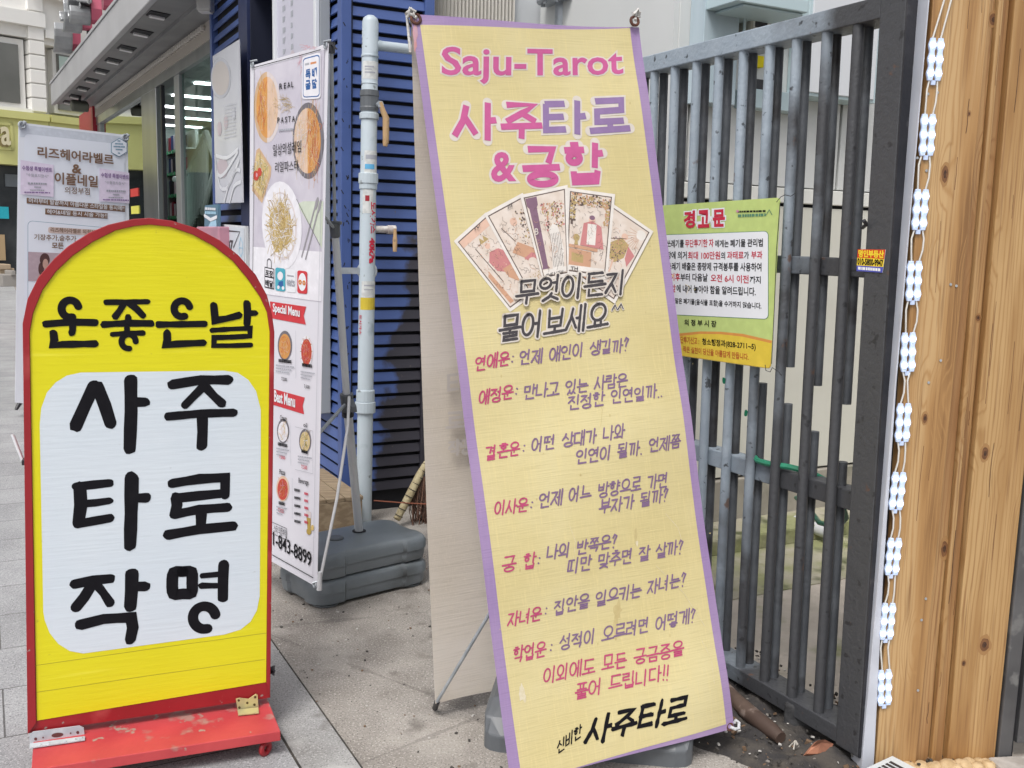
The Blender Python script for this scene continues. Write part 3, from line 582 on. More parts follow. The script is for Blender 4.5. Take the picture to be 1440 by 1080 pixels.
gl([(ring(338, 528, 41, 75, 345), 18), ([(222, 602), (340, 592), (458, 595)], 17), ([(350, 600), (350, 630), (346, 645)], 16), ([(258, 645), (262, 680), (255, 704), (300, 700), (455, 697)], 17),
 ([(512, 497), (610, 496), (712, 494)], 14), ([(600, 500), (575, 540), (556, 565)], 15), ([(625, 503), (660, 530), (688, 560)], 16), ([(618, 568), (618, 592)], 14), ([(502, 604), (610, 598), (728, 599)], 16),
 ([(612, 620), (613, 648)], 13), ([(543, 652), (610, 646), (688, 645)], 13), (ring(620, 686, 34, 85, 360), 14), (ring(877, 528, 38, 70, 345), 17), ([(767, 604), (870, 603), (985, 601)], 16),
 ([(805, 645), (806, 680), (800, 702), (850, 698), (980, 692)], 17), ([(1030, 512), (1037, 585), (1090, 576), (1150, 560)], 17), ([(1190, 503), (1193, 550), (1190, 600)], 17), ([(1200, 550), (1230, 549)], 15),
 ([(1022, 632), (1110, 626), (1205, 622), (1204, 660), (1110, 665), (1032, 667), (1030, 706), (1110, 706), (1208, 703)][:5], 12), ([(1204, 660), (1110, 665), (1032, 667), (1030, 706), (1110, 706), (1208, 703)], 12)], 0, 280)
gl([([(452, 80), (410, 170), (366, 268)], 27), ([(470, 80), (505, 170), (533, 258)], 27), ([(630, 52), (632, 200), (625, 380)], 28), ([(645, 155), (700, 155)], 23), ([(832, 70), (970, 48), (1100, 48)], 24),
 ([(975, 85), (930, 130), (893, 168)], 21), ([(990, 82), (1030, 125), (1068, 160)], 21), ([(812, 224), (970, 210), (1125, 206)], 20), ([(975, 225), (976, 300), (973, 365)], 24),
 ([(368, 562), (450, 553), (528, 545)], 21), ([(385, 565), (390, 650), (378, 738)], 27), ([(395, 645), (460, 640), (528, 630)], 18), ([(375, 742), (450, 728), (530, 714)], 22), ([(635, 522), (632, 690), (627, 845)], 29),
 ([(650, 617), (702, 616)], 23), ([(832, 546), (960, 525), (1085, 518), (1084, 600)], 23), ([(850, 618), (960, 606), (1085, 594)], 22), ([(848, 615), (853, 650), (843, 695)], 24), ([(843, 696), (960, 672), (1096, 662)], 22),
 ([(970, 690), (968, 755)], 24), ([(814, 794), (960, 768), (1122, 752)], 24)], 0, 520)
gl([([(362, 140), (450, 122), (532, 114)], 23), ([(452, 130), (405, 205), (367, 252)], 23), ([(462, 138), (500, 185), (530, 230)], 20), ([(636, 92), (634, 170), (628, 248)], 28), ([(645, 152), (698, 151)], 23),
 ([(390, 336), (500, 308), (632, 300), (640, 350), (628, 408)], 24), ([(880, 80), (838, 84), (830, 135), (837, 187), (880, 187), (922, 183), (926, 135), (922, 82), (880, 80)], 26), ([(975, 100), (1062, 92)], 14), ([(972, 148), (1062, 148)], 15), ([(1078, 48), (1075, 120), (1074, 205)], 23), (ring(985, 302, 55, 75, 345), 23)], 0, 780)
G.build('brush_lettering', BLACK, ys)
# red plinth on castors
zb = .079
bl, fl_, fr_, br_ = hz(41, 1053, zb), hz(44, 1083, zb), hz(394.5, 1028, zb), hz(375.5, 988, zb)
bl2 = bl+YS.Y*.30; br2 = br_+YS.Y*.30
RTOP = mat('worn_red_paint', (.52, .06, .065), .45, (.42, .04, .05), 7, (.4, .7), bump=.08, bscale=60, col3=(.38, .20, .17), scale3=14, ramp3=(.6, .70))
t, p = nodes(RTOP); tc = [n for n in t.nodes if n.type == 'TEX_COORD'][0]; src = p.inputs['Base Color'].links[0].from_socket
src = overlay(t, src, (.34, .27, .22), ntex(t, tc, 26, 8), .66, .69, .9); t.links.new(src, p.inputs['Base Color'])
k = MB(); q = [fl_, fr_, br2, bl2]; k.add([tuple(a) for a in q]+[tuple(a-UP*.028) for a in q], [(0, 1, 2, 3), (7, 6, 5, 4), (4, 5, 1, 0), (5, 6, 2, 1), (6, 7, 3, 2), (7, 4, 0, 3)])
k.build('plinth', RTOP, ys, inv=True, bevel=.002)
for a in (fl_*.93+br2*.07, fr_*.94+bl2*.06, br2*.9+fl_*.1, bl2*.9+fr_*.1):
    c = Vector((a.x, a.y, .024)); k = MB(); k.torus(c, .015, .008, Matrix.Rotation(1.1, 3, 'Z')); k.tube([c+UP*.01, c+UP*.03], .008, 8); k.build('castor', RPAINT, ys, inv=True, smooth=True)
BRK = mat('zinc_plate', (.52, .56, .60), .45, (.42, .46, .50), 30, metal=.1); BRS = mat('zinc_gold', (.52, .46, .22), .45, (.40, .36, .2), 30, metal=.15)
k = MB(); k.prism(pxpoly(YS, [(42, 1046), (42, 1031), (47, 1026.5), (112, 1018), (118, 1021), (119.5, 1036.5)]), -.012, -.008, 0)
for u, v, r1, r2 in ((81, 1030.5, 8.5, 3.2), (50.5, 1036, 2.2, 2.2), (109.5, 1027, 2.2, 2.2), (61, 1034, 1.2, 1.2), (99.5, 1028, 1.2, 1.2)): k.poly(ell(YS, u, v, r1, r2, 14, rot=-7), -.0125, 1)
k.build('corner_bracket', [BRK, mat('bolt_hole', (.12, .04, .04), .6)], ys)
k = MB(); q = [hz(u, v, zb+.003) for u, v in ((42, 1047), (119.5, 1036.5), (119.5, 1041.5), (41.5, 1053))]; k.add([tuple(a) for a in q]+[tuple(a+UP*.003) for a in q], [(3, 2, 1, 0), (4, 5, 6, 7), (0, 1, 5, 4), (1, 2, 6, 5), (2, 3, 7, 6), (3, 0, 4, 7)])
for u, v in ((56, 1047.5), (68, 1046), (92, 1042.5), (105, 1040), (114, 1038)): k.lathe(hz(u, v, zb+.006), [(.004, 0), (.004, .002), (.001, .003)], 8)
k.build('corner_bracket', BRK, ys, inv=True)
k = MB(); k.prism(pxpoly(YS, [(331, 981), (336, 979.5), (349, 981), (359, 974), (361.5, 975), (363, 996), (334, 1000)]), -.011, -.007, 0)
for u, v in ((335, 982.5), (358, 978), (347, 986), (336, 992.5), (357, 988.5)): k.poly(ell(YS, u, v, 1.8, 1.8, 10), -.0115, 1)
k.build('hinge_plate', [BRS, mat('screw_dark', (.10, .07, .03), .5, metal=.5)], ys)
k = MB(); q = [hz(u, v, zb+.003) for u, v in ((334, 999), (363, 996), (364, 1003.5), (335, 1006.5))]; k.add([tuple(a) for a in q]+[tuple(a+UP*.003) for a in q], [(3, 2, 1, 0), (4, 5, 6, 7), (0, 1, 5, 4), (1, 2, 6, 5), (2, 3, 7, 6), (3, 0, 4, 7)]); k.build('hinge_plate', BRS, ys, inv=True)
x, z = YS.px(31, 651); x2, z2 = YS.px(15.5, 614); k = MB(); k.tube([(x, .02, z), (x2, .03, z2)], .0035, 8); k.tube([(x, .035, z), (x2+.003, .035, z2-.004)], .003, 8); k.build('side_catch', ALU, ys, smooth=True)
k = MB(); k.box((x+.006, .025, z-.002), (.016, .03, .014)); k.build('catch_mount', DKPLAST, ys, bevel=.002)
x, z = YS.px(384, 947); k = MB(); k.tube(wig((x, .02, z), .012, 9, 4, (.6, 1, 1.3)), .005, 7); k.build('cable_tie', DKPLAST, ys, smooth=True)
# ================================================================== PASTA BANNER ON STAND
b0 = hz(446, 825, .17); PB = Sheet(b0, -hdir(-461))
pb = thing('menu_banner', 'white pasta menu banner with pictured plates and red ribbons hung from a grey pole stand', 'banner', PB.M)
PAPER = mat('banner_vinyl', (.70, .69, .74), .4, (.66, .65, .71), 3, (.3, .7)); LAV = mat('print_lavender', (.52, .49, .57), .4, (.60, .57, .64), 8)
FOODO = ink('print_orange', (.60, .29, .09)); FOODP = ink('print_pale_orange', (.66, .48, .36)); FOODY = ink('print_yellow', (.62, .45, .16)); NOOD = ink('print_noodle', (.60, .47, .24)); NOOD2 = ink('print_noodle_dark', (.36, .24, .10))
SPAG = ink('print_spaghetti', (.50, .38, .17)); PLATE = ink('print_plate', (.72, .71, .75)); BOWL = ink('print_bowl', (.16, .15, .17)); FADE = ink('print_faded', (.62, .56, .56)); FOODR = ink('print_tomato', (.50, .07, .05)); GRN = ink('print_green', (.55, .60, .50)); TEAL = ink('print_teal', (.08, .36, .45)); RIB = ink('print_ribbon', (.55, .05, .06)); WOODP = ink('print_wood', (.55, .38, .24)); GOLD = ink('print_gold', (.42, .30, .08)); CUT = ink('print_cutlery', (.30, .29, .31)); PINKP = ink('print_pink', (.60, .30, .34)); DGRN = ink('print_herb', (.16, .20, .06))
k = MB(); k.poly(pxpoly(PB, [(352, 93), (462, 61), (446, 826), (349, 771)]), 0); o = k.build('banner_sheet', [PAPER, PAPER], pb)
o.modifiers.new('thickness', 'SOLIDIFY').thickness = .001
pm_ = [LAV, PLATE, FOODO, FOODP, FOODY, NOOD, NOOD2, BOWL, FADE, FOODR, GRN, TEAL, RIB, WOODP, GOLD, CUT, BLACK, WHITE, PINKP, DGRN, BLUEI, GREYT, SPAG]
pi = {m.name.replace('print_', '').replace('ink_', ''): i for i, m in enumerate(pm_)}
k = MB()
k.poly(pxpoly(PB, [(358, 97), (457, 70), (452, 425), (356, 412)]), -.0008, pi['lavender'])
k.poly(pxpoly(PB, [(418, 287), (427, 283), (455, 283), (453, 350), (446, 335)]), -.0010, pi['green'])
k.poly(pxpoly(PB, [(356, 347), (453, 354), (452, 424), (356, 411)]), -.0011, pi['plate'])
def half(cx, cy, rx, ry, left, mi, y):
    k.poly(ell(PB, cx, cy, rx, ry, 20, 90 if left else -90, 270 if left else 90), -y, mi)
half(376, 151, 18.5, 50, True, pi['wood'], .0012); half(376, 151, 19, 50, False, pi['faded'], .0012); half(376.5, 151, 15.5, 43, True, pi['orange'], .0015); half(376.5, 151, 15, 43, False, pi['pale_orange'], .0015)
squig(k, PB, 369, 151, 6, 34, 60, [pi['yellow'], pi['pale_orange'], pi['tomato']], .55, 4, .0018); squig(k, PB, 383, 151, 7, 34, 40, [pi['faded'], pi['noodle']], .4, 4, .0018)
k.poly(ell(PB, 434, 198, 22, 54), -.0012, pi['bowl']); half(433, 198, 19, 46, True, pi['pale_orange'], .0014); half(433, 198, 18.5, 46, False, pi['orange'], .0014)
squig(k, PB, 441, 198, 8, 40, 120, [pi['orange'], pi['pale_orange'], pi['tomato'], pi['noodle']], .55, 8, .0016); squig(k, PB, 424, 198, 8, 38, 80, [pi['faded'], pi['plate'], pi['noodle']], .5, 7, .0016)
k.poly(pxpoly(PB, [(357, 238), (361, 211), (365, 208), (382, 235), (381, 248), (369, 286), (355, 268)]), -.0012, pi['wood'])
k.poly(pxpoly(PB, [(358, 240), (362, 216), (365, 214), (379, 236), (378, 247), (368, 278), (357, 263)]), -.0014, pi['noodle']); squig(k, PB, 367, 246, 9, 24, 110, [pi['noodle'], pi['plate'], pi['noodle_dark'], pi['herb'], pi['yellow']], .5, 6, .0016)
k.poly(ell(PB, 361, 247, 4, 7), -.0027, pi['tomato']); k.poly(ell(PB, 366, 242, 3, 6), -.0028, pi['tomato']); k.poly(ell(PB, 362, 246, 1.2, 3), -.0029, pi['pink'])
k.poly(ell(PB, 397, 317, 28, 62, rot=-3), -.0018, pi['plate']); k.poly(ell(PB, 397, 318, 21, 48, rot=-3), -.0020, pi['faded']); k.poly(ell(PB, 396, 317, 20, 45, rot=-3), -.00215, pi['plate'])
k.poly([PB.px(395+15.5*(1+.12*math.sin(a*3.7))*math.cos(a), 320+33*(1+.10*math.sin(a*4.3))*math.sin(a)) for a in [i*2*PI/30 for i in range(30)]], -.0022, pi['spaghetti'])
squig(k, PB, 395, 319, 15, 33, 330, [pi['noodle'], pi['yellow'], pi['noodle'], pi['noodle_dark'], pi['plate']], .75, 11, .0023)
for a, b in (((446, 282), (425, 361)), ((450, 288), (430.5, 364))): k.stroke([PB.px(*a), PB.px((a[0]*2+b[0])/3, (a[1]*2+b[1])/3), PB.px(*b)], .004, -.0020, pi['cutlery'])
k.poly(ell(PB, 446, 286, 2.2, 9, rot=12), -.0021, pi['cutlery']); k.poly(ell(PB, 450, 290, 1.6, 10, rot=12), -.0021, pi['cutlery'])
k.poly(rrect(PB, 426, 80, 452, 140, 4, sk=-.26, sk2=-.06), -.0030, pi['plate']); k.poly(rrect(PB, 427.2, 82.5, 450.6, 137.5, 4, sk=-.26, sk2=-.06), -.0032, pi['blue']); k.poly(rrect(PB, 428, 84, 449.8, 136, 3.5, sk=-.26, sk2=-.06), -.0034, pi['plate'])
k.poly(pxpoly(PB, [(373, 375), (386.3, 378), (386.3, 407), (373, 404)]), -.0026, pi['black']); k.poly(pxpoly(PB, [(373.8, 376.5), (385.6, 379.2), (385.6, 390), (373.8, 387.5)]), -.0028, pi['plate']); k.poly(pxpoly(PB, [(373.8, 389.5), (385.6, 392), (385.6, 405.5), (373.8, 402.8)]), -.0028, pi['plate'])
k.stroke([PB.px(376.5, 376), PB.px(376.7, 367), PB.px(379.5, 364), PB.px(382.2, 368), PB.px(382.4, 377)], .0016, -.0028, pi['black'], smooth=True)
k.poly(rrect(PB, 388, 376, 402, 408.5, 3, sk=.12, sk2=.12), -.0026, pi['teal']); k.poly(ell(PB, 395, 388, 4, 6), -.0028, pi['plate']); k.poly(pxpoly(PB, [(392, 402), (399, 404), (399, 395), (393, 396)]), -.0028, pi['blue']); k.poly(ell(PB, 392.5, 404, 1.7, 2.6), -.003, pi['plate']); k.poly(ell(PB, 399, 405, 1.7, 2.6), -.003, pi['plate'])
k.poly(rrect(PB, 403, 378, 416.8, 410, 3, sk=.12, sk2=.12), -.0026, pi['white_print'])
k.poly(rrect(PB, 419, 380, 433, 412, 3, sk=.12, sk2=.12), -.0026, pi['ribbon']); k.poly(ell(PB, 426, 396.5, 5.5, 12.5), -.0028, pi['white_print'])
k.poly(pxpoly(PB, [(380, 423.8), (431, 431.2), (427.5, 444), (430.5, 456.5), (382, 447.5)]), -.0014, pi['ribbon']); k.poly(pxpoly(PB, [(384, 546.5), (429, 559), (426, 570.5), (428, 582.5), (384, 569)]), -.0014, pi['ribbon'])
def dish(cx, cy, rx, ry, rim, mis):
    k.poly(ell(PB, cx, cy, rx, ry), -.0014, rim); k.poly(ell(PB, cx, cy+1, rx*.82, ry*.84), -.0016, mis[0]); squig(k, PB, cx, cy, rx*.68, ry*.7, 36, mis, .5, 5, .0018)
dish(401, 486, 10, 21, pi['bowl'], [pi['orange'], pi['pale_orange'], pi['tomato']]); dish(431.5, 494, 9, 22, pi['plate'], [pi['tomato'], pi['orange'], pi['pink']])
for a in range(0, 360, 30): k.stroke([PB.px(431.5+7*math.cos(R(a)), 494+17*math.sin(R(a))), PB.px(431.5+8.5*math.cos(R(a)), 494+21*math.sin(R(a)))], .0012, -.0026, pi['noodle_dark'])
dish(398.5, 606, 8.5, 17, pi['bowl'], [pi['plate'], pi['pale_orange'], pi['noodle']]); dish(429.5, 620, 8.5, 17, pi['bowl'], [pi['noodle'], pi['plate'], pi['noodle_dark'], pi['herb']]); dish(398, 687, 9, 18, pi['pale_orange'], [pi['tomato'], pi['orange'], pi['pink']])
k.poly(pxpoly(PB, [(431, 718), (438, 720), (437, 745), (432.5, 743)]), -.0014, pi['faded']); k.poly(pxpoly(PB, [(431.6, 727), (437.6, 729), (437, 744), (432.8, 742.5)]), -.0016, pi['gold']); k.poly(ell(PB, 435, 747, 3.5, 5), -.0018, pi['gold']); k.poly(ell(PB, 440, 742, 2.2, 4), -.0018, pi['yellow'])
squig(k, PB, 402, 147, 11, 10, 40, [pi['gold'], pi['noodle_dark'], pi['gold']], .4, 9, .0026)
squig(k, PB, 424, 92, 4, 9, 14, [pi['pink']], .4, 6, .0022); squig(k, PB, 431, 67, 10, 4, 16, [pi['pink']], .5, 6, .0012)
k.build('menu_picture', pm_, pb)
T = MB()   # print on the banner: black 0, white 1, blue 2, red 3, grey 4, orange 5
for b, u0, v0, u1, v1, h, mi, bo in (('R', 394, 126, 398, 125, 8, 0, .01), ('E', 400.5, 125, 403.5, 124.4, 8, 0, .01), ('A', 405, 124, 409.5, 123, 8, 0, .01), ('L', 411, 123, 414, 122.5, 8, 0, .01), ('P', 391.3, 173.5, 394, 173, 8, 0, .01), ('A', 396, 173, 400, 172.5, 8, 0, .01), ('S', 402, 172.5, 405, 172, 8, 0, .01), ('T', 406.5, 172, 410, 171.5, 8, 0, .01), ('A', 411.5, 171.5, 416, 171, 8, 0, .01),
  ('일상의설레임', 385, 219.5, 424.5, 214, 16, 0, .0), ('리얼파스타', 388, 242.5, 421, 240, 14.5, 0, .0), ('특', 431.5, 111, 437.5, 109.5, 12, 2, .06), ('급', 431.5, 126, 437.5, 125, 12, 2, .06), ('배', 440.5, 109, 446.5, 107.5, 12, 2, .06), ('달', 440.5, 124.5, 446.5, 123.5, 12, 2, .06),
  ('포장', 374.6, 387, 385, 389.5, 8, 0, .03), ('배달', 374.6, 402, 385, 404.5, 9, 0, .03), ('eats', 404.5, 401, 415.5, 403, 9, 4, .03), ('Special Menu', 385, 441.5, 422.5, 449, 15, 1, .03), ('Best Menu', 387, 564, 416, 572.5, 15, 1, .03),
  ('7,500', 397, 535.5, 404.5, 537, 5.5, 0, .01), ('7,500', 429, 546, 436.5, 547.5, 5.5, 0, .01), ('Cream', 395, 590.5, 404, 592, 7, 0, .01), ('oil', 428, 600, 433, 601, 6, 0, .01), ('Pizza', 394, 666.5, 402, 668, 7, 0, .01), ('Beverage', 421, 680.5, 435, 684, 9, 0, .01), ('7,000', 394, 645, 402, 647, 5.5, 3, .01), ('7,500', 425, 659, 433, 661, 5.5, 3, .01), ('7,900', 392.5, 720, 400, 722.5, 6, 3, .01),
  ('스타 의정부점', 386, 748, 404, 756, 11, 0, .0), ('1-843-8899', 385, 766, 438.5, 797, 19, 0, .012)):
    txt(T, PB, b, u0, v0, u1, v1, h, mi, bo, .0036)
txt(T, PB, '0', 421.5, 399.5, 425, 400, 6, 5, .06, .0036); txt(T, PB, '0', 427, 400.5, 430.5, 401, 6, 5, .06, .0036)
dashes(T, PB, 393, 185, 414, 183, 3, 4, .0036); dashes(T, PB, 430, 92.5, 437, 91, 3, 4, .0036); dashes(T, PB, 438, 91, 447, 89, 3, 5, .0036); dashes(T, PB, 405, 388, 415, 389.5, 1.8, 4, .0036)
for u0, u1, v0, dv in ((393, 411, 509, 2), (426, 440, 515, 2), (392, 405, 626, 3), (425, 435, 636, 3), (393, 402, 709, 2)): dashes(T, PB, u0, v0, u1, v0+dv, 4.5, 0, .0036)
for i in range(3):
    for u0, u1, v0 in ((389, 415, 514), (424, 444, 523), (390, 408, 631), (420, 440, 642), (390, 405, 713)): dashes(T, PB, u0, v0+i*4.2, u1-i*3, v0+i*4.2+3, 1.6, 4, .0036)
for i in range(5): dashes(T, PB, 415, 690+i*11, 424, 692+i*11, 3.5, 0, .0036); dashes(T, PB, 429, 695+i*10, 435, 697+i*10, 3.5, 3, .0036)
for q, r_, mi in (([(358.5, 94), (358, 250), (356, 412)], .0012, 0), ([(358.5, 95), (427, 77), (452, 70)], .0012, 0), ([(384, 780), (441, 812)], .0016, 0), ([(384, 734), (404, 743), (404, 759), (384, 750)], .001, 0), ([(418, 280), (451, 345)], .0009, 0), ([(417, 465), (417, 532)], .0006, 4), ([(409, 595), (409.5, 655)], .0006, 4), ([(416, 600), (441, 606), (441, 666), (416, 660)], .0006, 4), ([(412, 672), (412, 728)], .0006, 4), ([(457, 70), (441, 812)], .0008, 4)):
    T.stroke([PB.px(*a) for a in q], r_, -.0034, mi)
T.build('menu_lettering', [BLACK, WHITE, BLUEI, RED, GREYT, ink('ink_orange', (.6, .2, .03))], pb)
for u, v in ((356, 91), (459, 64), (443.5, 822)):
    x, z = PB.px(u, v); k = MB(); k.torus((x, -.004, z), .009, .003); k.tube([(x, .0, z), (x+.004, -.012, z+.01), (x+.012, .01, z+.016)], .0035, 6); k.build('eyelet', GALV, pb, smooth=True)
# stand: telescopic pole, arms, stacked tanks
q0 = hz(446, 861, 0); q1 = hz(604, 821, 0); TK = Sheet(q0, q1-q0); TL_ = (q1-q0).length; q2 = hz(411, 823, 0); TD = abs((q2-q0).dot(TK.Y))
stand = thing('banner_stand', 'grey pole stand rising from two stacked grey water tanks behind the menu banner', 'stand', TK.M)
TANK = mat('tank_plastic', (.155, .178, .196), .36, (.19, .215, .235), 3, (.35, .7), bump=.05, bscale=200, col3=(.10, .112, .12), scale3=4, ramp3=(.55, .75))
def tank(z0, hgt):
    m = MB(); hw, hd_ = TL_/2+.008, TD/2+.008; r = .07; n = 7; lobe, dp = .055, .011; q = []
    def arc(cx, cy, a0): return [(cx+r*math.cos(R(a0+90*i/n)), cy+r*math.sin(R(a0+90*i/n))) for i in range(n+1)]
    # outline with a full lobe at each corner and the long and short sides drawn in between the lobes
    q += arc(hw-r, hd_-r, 0)+[(hw-r-lobe, hd_), (hw-r-lobe-.012, hd_-dp), (-hw+r+lobe+.012, hd_-dp), (-hw+r+lobe, hd_)]
    q += arc(-hw+r, hd_-r, 90)+[(-hw, hd_-r-lobe*.5), (-hw+dp, hd_-r-lobe*.5-.012), (-hw+dp, -hd_+r+lobe*.5+.012), (-hw, -hd_+r+lobe*.5)]
    q += arc(-hw+r, -hd_+r, 180)+[(-hw+r+lobe, -hd_), (-hw+r+lobe+.012, -hd_+dp), (hw-r-lobe-.012, -hd_+dp), (hw-r-lobe, -hd_)]
    q += arc(hw-r, -hd_+r, 270)+[(hw, -hd_+r+lobe*.5), (hw-dp, -hd_+r+lobe*.5+.012), (hw-dp, hd_-r-lobe*.5-.012), (hw, hd_-r-lobe*.5)]
    cnt = len(q); prof = [(0, .022), (.008, .008), (hgt*.30, .004), (hgt*.48, .004), (hgt*.50, .0), (hgt*.78, .0), (hgt*.90, .006), (hgt*.98, .016), (hgt, .026)]
    vs = [(hw-.008+x*(1-i/hw), hd_-.008+y*(1-i/hd_), z0+z) for z, i in prof for x, y in q]; fs = []
    for a in range(len(prof)-1):
        for b in range(cnt): fs.append((a*cnt+b, a*cnt+(b+1) % cnt, (a+1)*cnt+(b+1) % cnt, (a+1)*cnt+b))
    fs.append(tuple(range(cnt-1, -1, -1))); fs.append(tuple((len(prof)-1)*cnt+b for b in range(cnt)))
    m.add(vs, fs); return m
for z0, hg in ((0.008, .102), (.109, .100)): tank(z0, hg).build('water_tank', TANK, stand, smooth=True)
for cx, cy in ((.07, .06), (TL_-.07, .06), (.07, TD-.06), (TL_-.07, TD-.06)):
    k = MB(); k.lathe((cx, cy, 0), [(.05, 0), (.055, .006), (.055, .0085)], 16); k.build('foot_pad', TANK, stand)
zt = .209; e0 = hz(505, 747, zt); cp = hz(471, 685+79, zt)
k = MB(); k.lathe(hz(472, 758, zt-.002), [(.032, 0), (.032, .006), (.026, .009), (.01, .009)], 20); k.build('filler_cap', GREYP, stand, inv=True, smooth=False)
k = MB(); k.lathe(e0-UP*.001, [(.028, 0), (.028, .004), (.02, .005)], 20); k.build('pole_socket', DARK, stand, inv=True)
def onp(u, v, sh, y): x, z = sh.px(u, v, y); return sh.w(x, y, z)
topP = onp(466, 66, PB, .03); colr = onp(471, 322, PB, .14); jn = onp(488, 566, PB, .24)
k = MB(); k.tube([e0-UP*.004, jn], .0165, 14); k.tube([jn+(e0-jn)*.02, colr], .0135, 14); k.build('pole', ALU, stand, inv=True, smooth=True)
k = MB(); k.tube([colr, topP], .006, 8); k.tube([colr, onp(449, 296, PB, .01)], .005, 8); k.tube([onp(449, 296, PB, .01), onp(360, 92, PB, .01)], .005, 8); k.tube([jn, onp(446, 612, PB, .02)], .0065, 8); k.tube([onp(446, 612, PB, .02), onp(352, 775, PB, .01)], .006, 8)
k.build('support_arm', GALV, stand, inv=True, smooth=True)
pts = [onp(491, 558, PB, .20), onp(489, 600, PB, .16), onp(474, 700, PB, .08), onp(449, 820, PB, .008)]; k = MB(); k.tube(pts, .0055, 8); k.build('support_arm', PLAST, stand, inv=True, smooth=True)
d = (colr-jn).normalized(); k = MB(); k.tube([colr-d*.03, colr+d*.02], [.017, .020], 12); k.box(colr+d*.022, (.05, .03, .012)); k.build('collar', GREYP, stand, inv=True, bevel=.003)
k = MB(); k.tube([jn-d*.035, jn+d*.035], [.022, .026], 12); k.prism([(a-b0.x*0, b) for a, b in ((0, 0), (.055, -.01), (.05, .012), (.012, .05))], -.012, .012)
nb = len(k.v); 
for i in range(nb-8, nb): qv = PB.X*k.v[i][0]+PB.Y*k.v[i][1]+UP*(k.v[i][2]-.02); k.v[i] = tuple(jn+qv)
k.build('joint_bracket', GREYP, stand, inv=True, bevel=.002)
k = MB(); k.tube([jn-d*.055, jn-d*.035], .023, 12); k.build('clamp_ring', DKPLAST, stand, inv=True)
k = MB(); k.tube([topP-UP*.02, topP+UP*.015], .012, 10); k.tube([topP, topP+PB.X*.02-PB.Y*.01+UP*.006, topP+PB.X*.035-UP*.012], .003, 6); k.build('pole_tip', DKPLAST, stand, inv=True)
k = MB(); k.tube([onp(449, 822, PB, .004)-UP*.02, onp(450, 812, PB, .006)+UP*.02], [.010, .007], 10); k.build('pole_tip', PLAST, stand, inv=True)

# ================================================================== HAIR SALON BANNER
H0 = hz(23, 562, .14); HS = Sheet(H0, hdir(1900))
hb = thing('salon_banner', 'pale salon banner with brown headline behind the yellow sign board', 'banner', HS.M)
k = MB(); k.poly(pxpoly(HS, [(26, 172), (179.5, 190), (186, 585), (21, 566)]), 0); o = k.build('banner_sheet', mat('salon_vinyl', (.80, .83, .89), .5), hb); o.modifiers.new('thickness', 'SOLIDIFY').thickness = .002
hm = [mat('salon_white', (.80, .84, .92), .5), BROWN, ink('salon_pink', (.74, .66, .80)), ink('salon_teal', (.16, .30, .40)), ink('salon_peach', (.66, .54, .50)), ink('salon_rose', (.46, .36, .40)), ink('salon_hair', (.10, .05, .05)), ink('salon_grey_band', (.60, .64, .71)), WHITE, ink('salon_violet', (.22, .13, .30)), GREYT, ink('salon_skin', (.52, .32, .27))]
k = MB(); Y = -.002
k.poly(pxpoly(HS, [(28, 175), (177.5, 193), (178, 210), (28, 192)]), Y, 7); k.poly(rrect(HS, 34, 188, 175, 560, 6, sk=.11, sk2=.05), Y*2, 0)
k.poly(pxpoly(HS, [(37, 278), (175.7, 290), (175.2, 298), (37, 286)]), Y*3, 1); k.poly(pxpoly(HS, [(63, 293), (151, 300), (150.7, 307.5), (63, 301.5)]), Y*3, 1)
k.poly(rrect(HS, 38.5, 310, 172, 560, 7, sk=.09, sk2=.05), Y*2.5, 3); k.poly(rrect(HS, 39, 310.6, 171.5, 559, 6.5, sk=.09, sk2=.05), Y*3, 0)
k.poly(rrect(HS, 67, 319, 140, 327.5, 3, sk=.06, sk2=.06), Y*4, 4)
k.poly(pxpoly(HS, [(39, 354), (150, 359), (150, 396), (39, 395)]), Y*4, 5); k.poly(ell(HS, 62, 365, 7, 9), Y*5, 6); k.poly(ell(HS, 57, 378, 4, 9), Y*5, 6); k.poly(ell(HS, 63, 371, 4, 7), Y*5.5, 11); k.poly(pxpoly(HS, [(50, 396), (56, 382), (68, 382), (76, 396)]), Y*5, 11)
k.poly(pxpoly(HS, [(28, 225), (74.6, 232), (74.5, 277), (28, 273)]), Y*5, 2); k.poly(pxpoly(HS, [(139, 236.5), (180.7, 243), (181, 286), (138.4, 283)]), Y*5, 2)
k.poly(ell(HS, 166.5, 207.6, 13, 13.6, 6, rot=30), Y*5, 3); k.poly(ell(HS, 166.5, 207.6, 12, 12.6, 6, rot=30), Y*6, 0)
for b, u0, v0, u1, v1, h, mi, bo in (('리즈헤어라벨르', 52, 221, 158, 232, 15, 1, .025), ('&', 100.5, 243, 112.5, 244, 12, 1, .03), ('이플네일', 76, 258, 136, 263.5, 16, 1, .025), ('의정부점', 90, 272, 125, 274, 9.5, 1, .01), ('머리부터 발끝까지 아름다운 스타일을 동시에!!', 39.5, 285, 173.5, 296.5, 7, 8, .01), ('헤어&네일 동시 시술 가능!!', 65, 300.6, 149.5, 306.3, 6.5, 8, .01),
  ('리즈헤어라벨르 의정부점', 70, 326, 138, 330, 6.5, 1, .02), ('기장추가,숱추가', 47, 337.5, 106, 340, 8.5, 1, .015), ('모든', 72, 349, 88, 349.6, 8, 1, .03), ('수험생 특별이벤트', 30, 239, 72, 242.5, 6.5, 9, .02), ('수험생 특별이벤트', 141, 249, 180, 252.5, 6.5, 9, .02), ('"수험표지참시"', 36, 248, 67, 250.5, 4.5, 10, .01), ('"수험표지참시"', 147, 258.5, 175, 260.5, 4.5, 10, .01)):
    txt(k, HS, b, u0, v0, u1, v1, h, mi, bo, .0135)
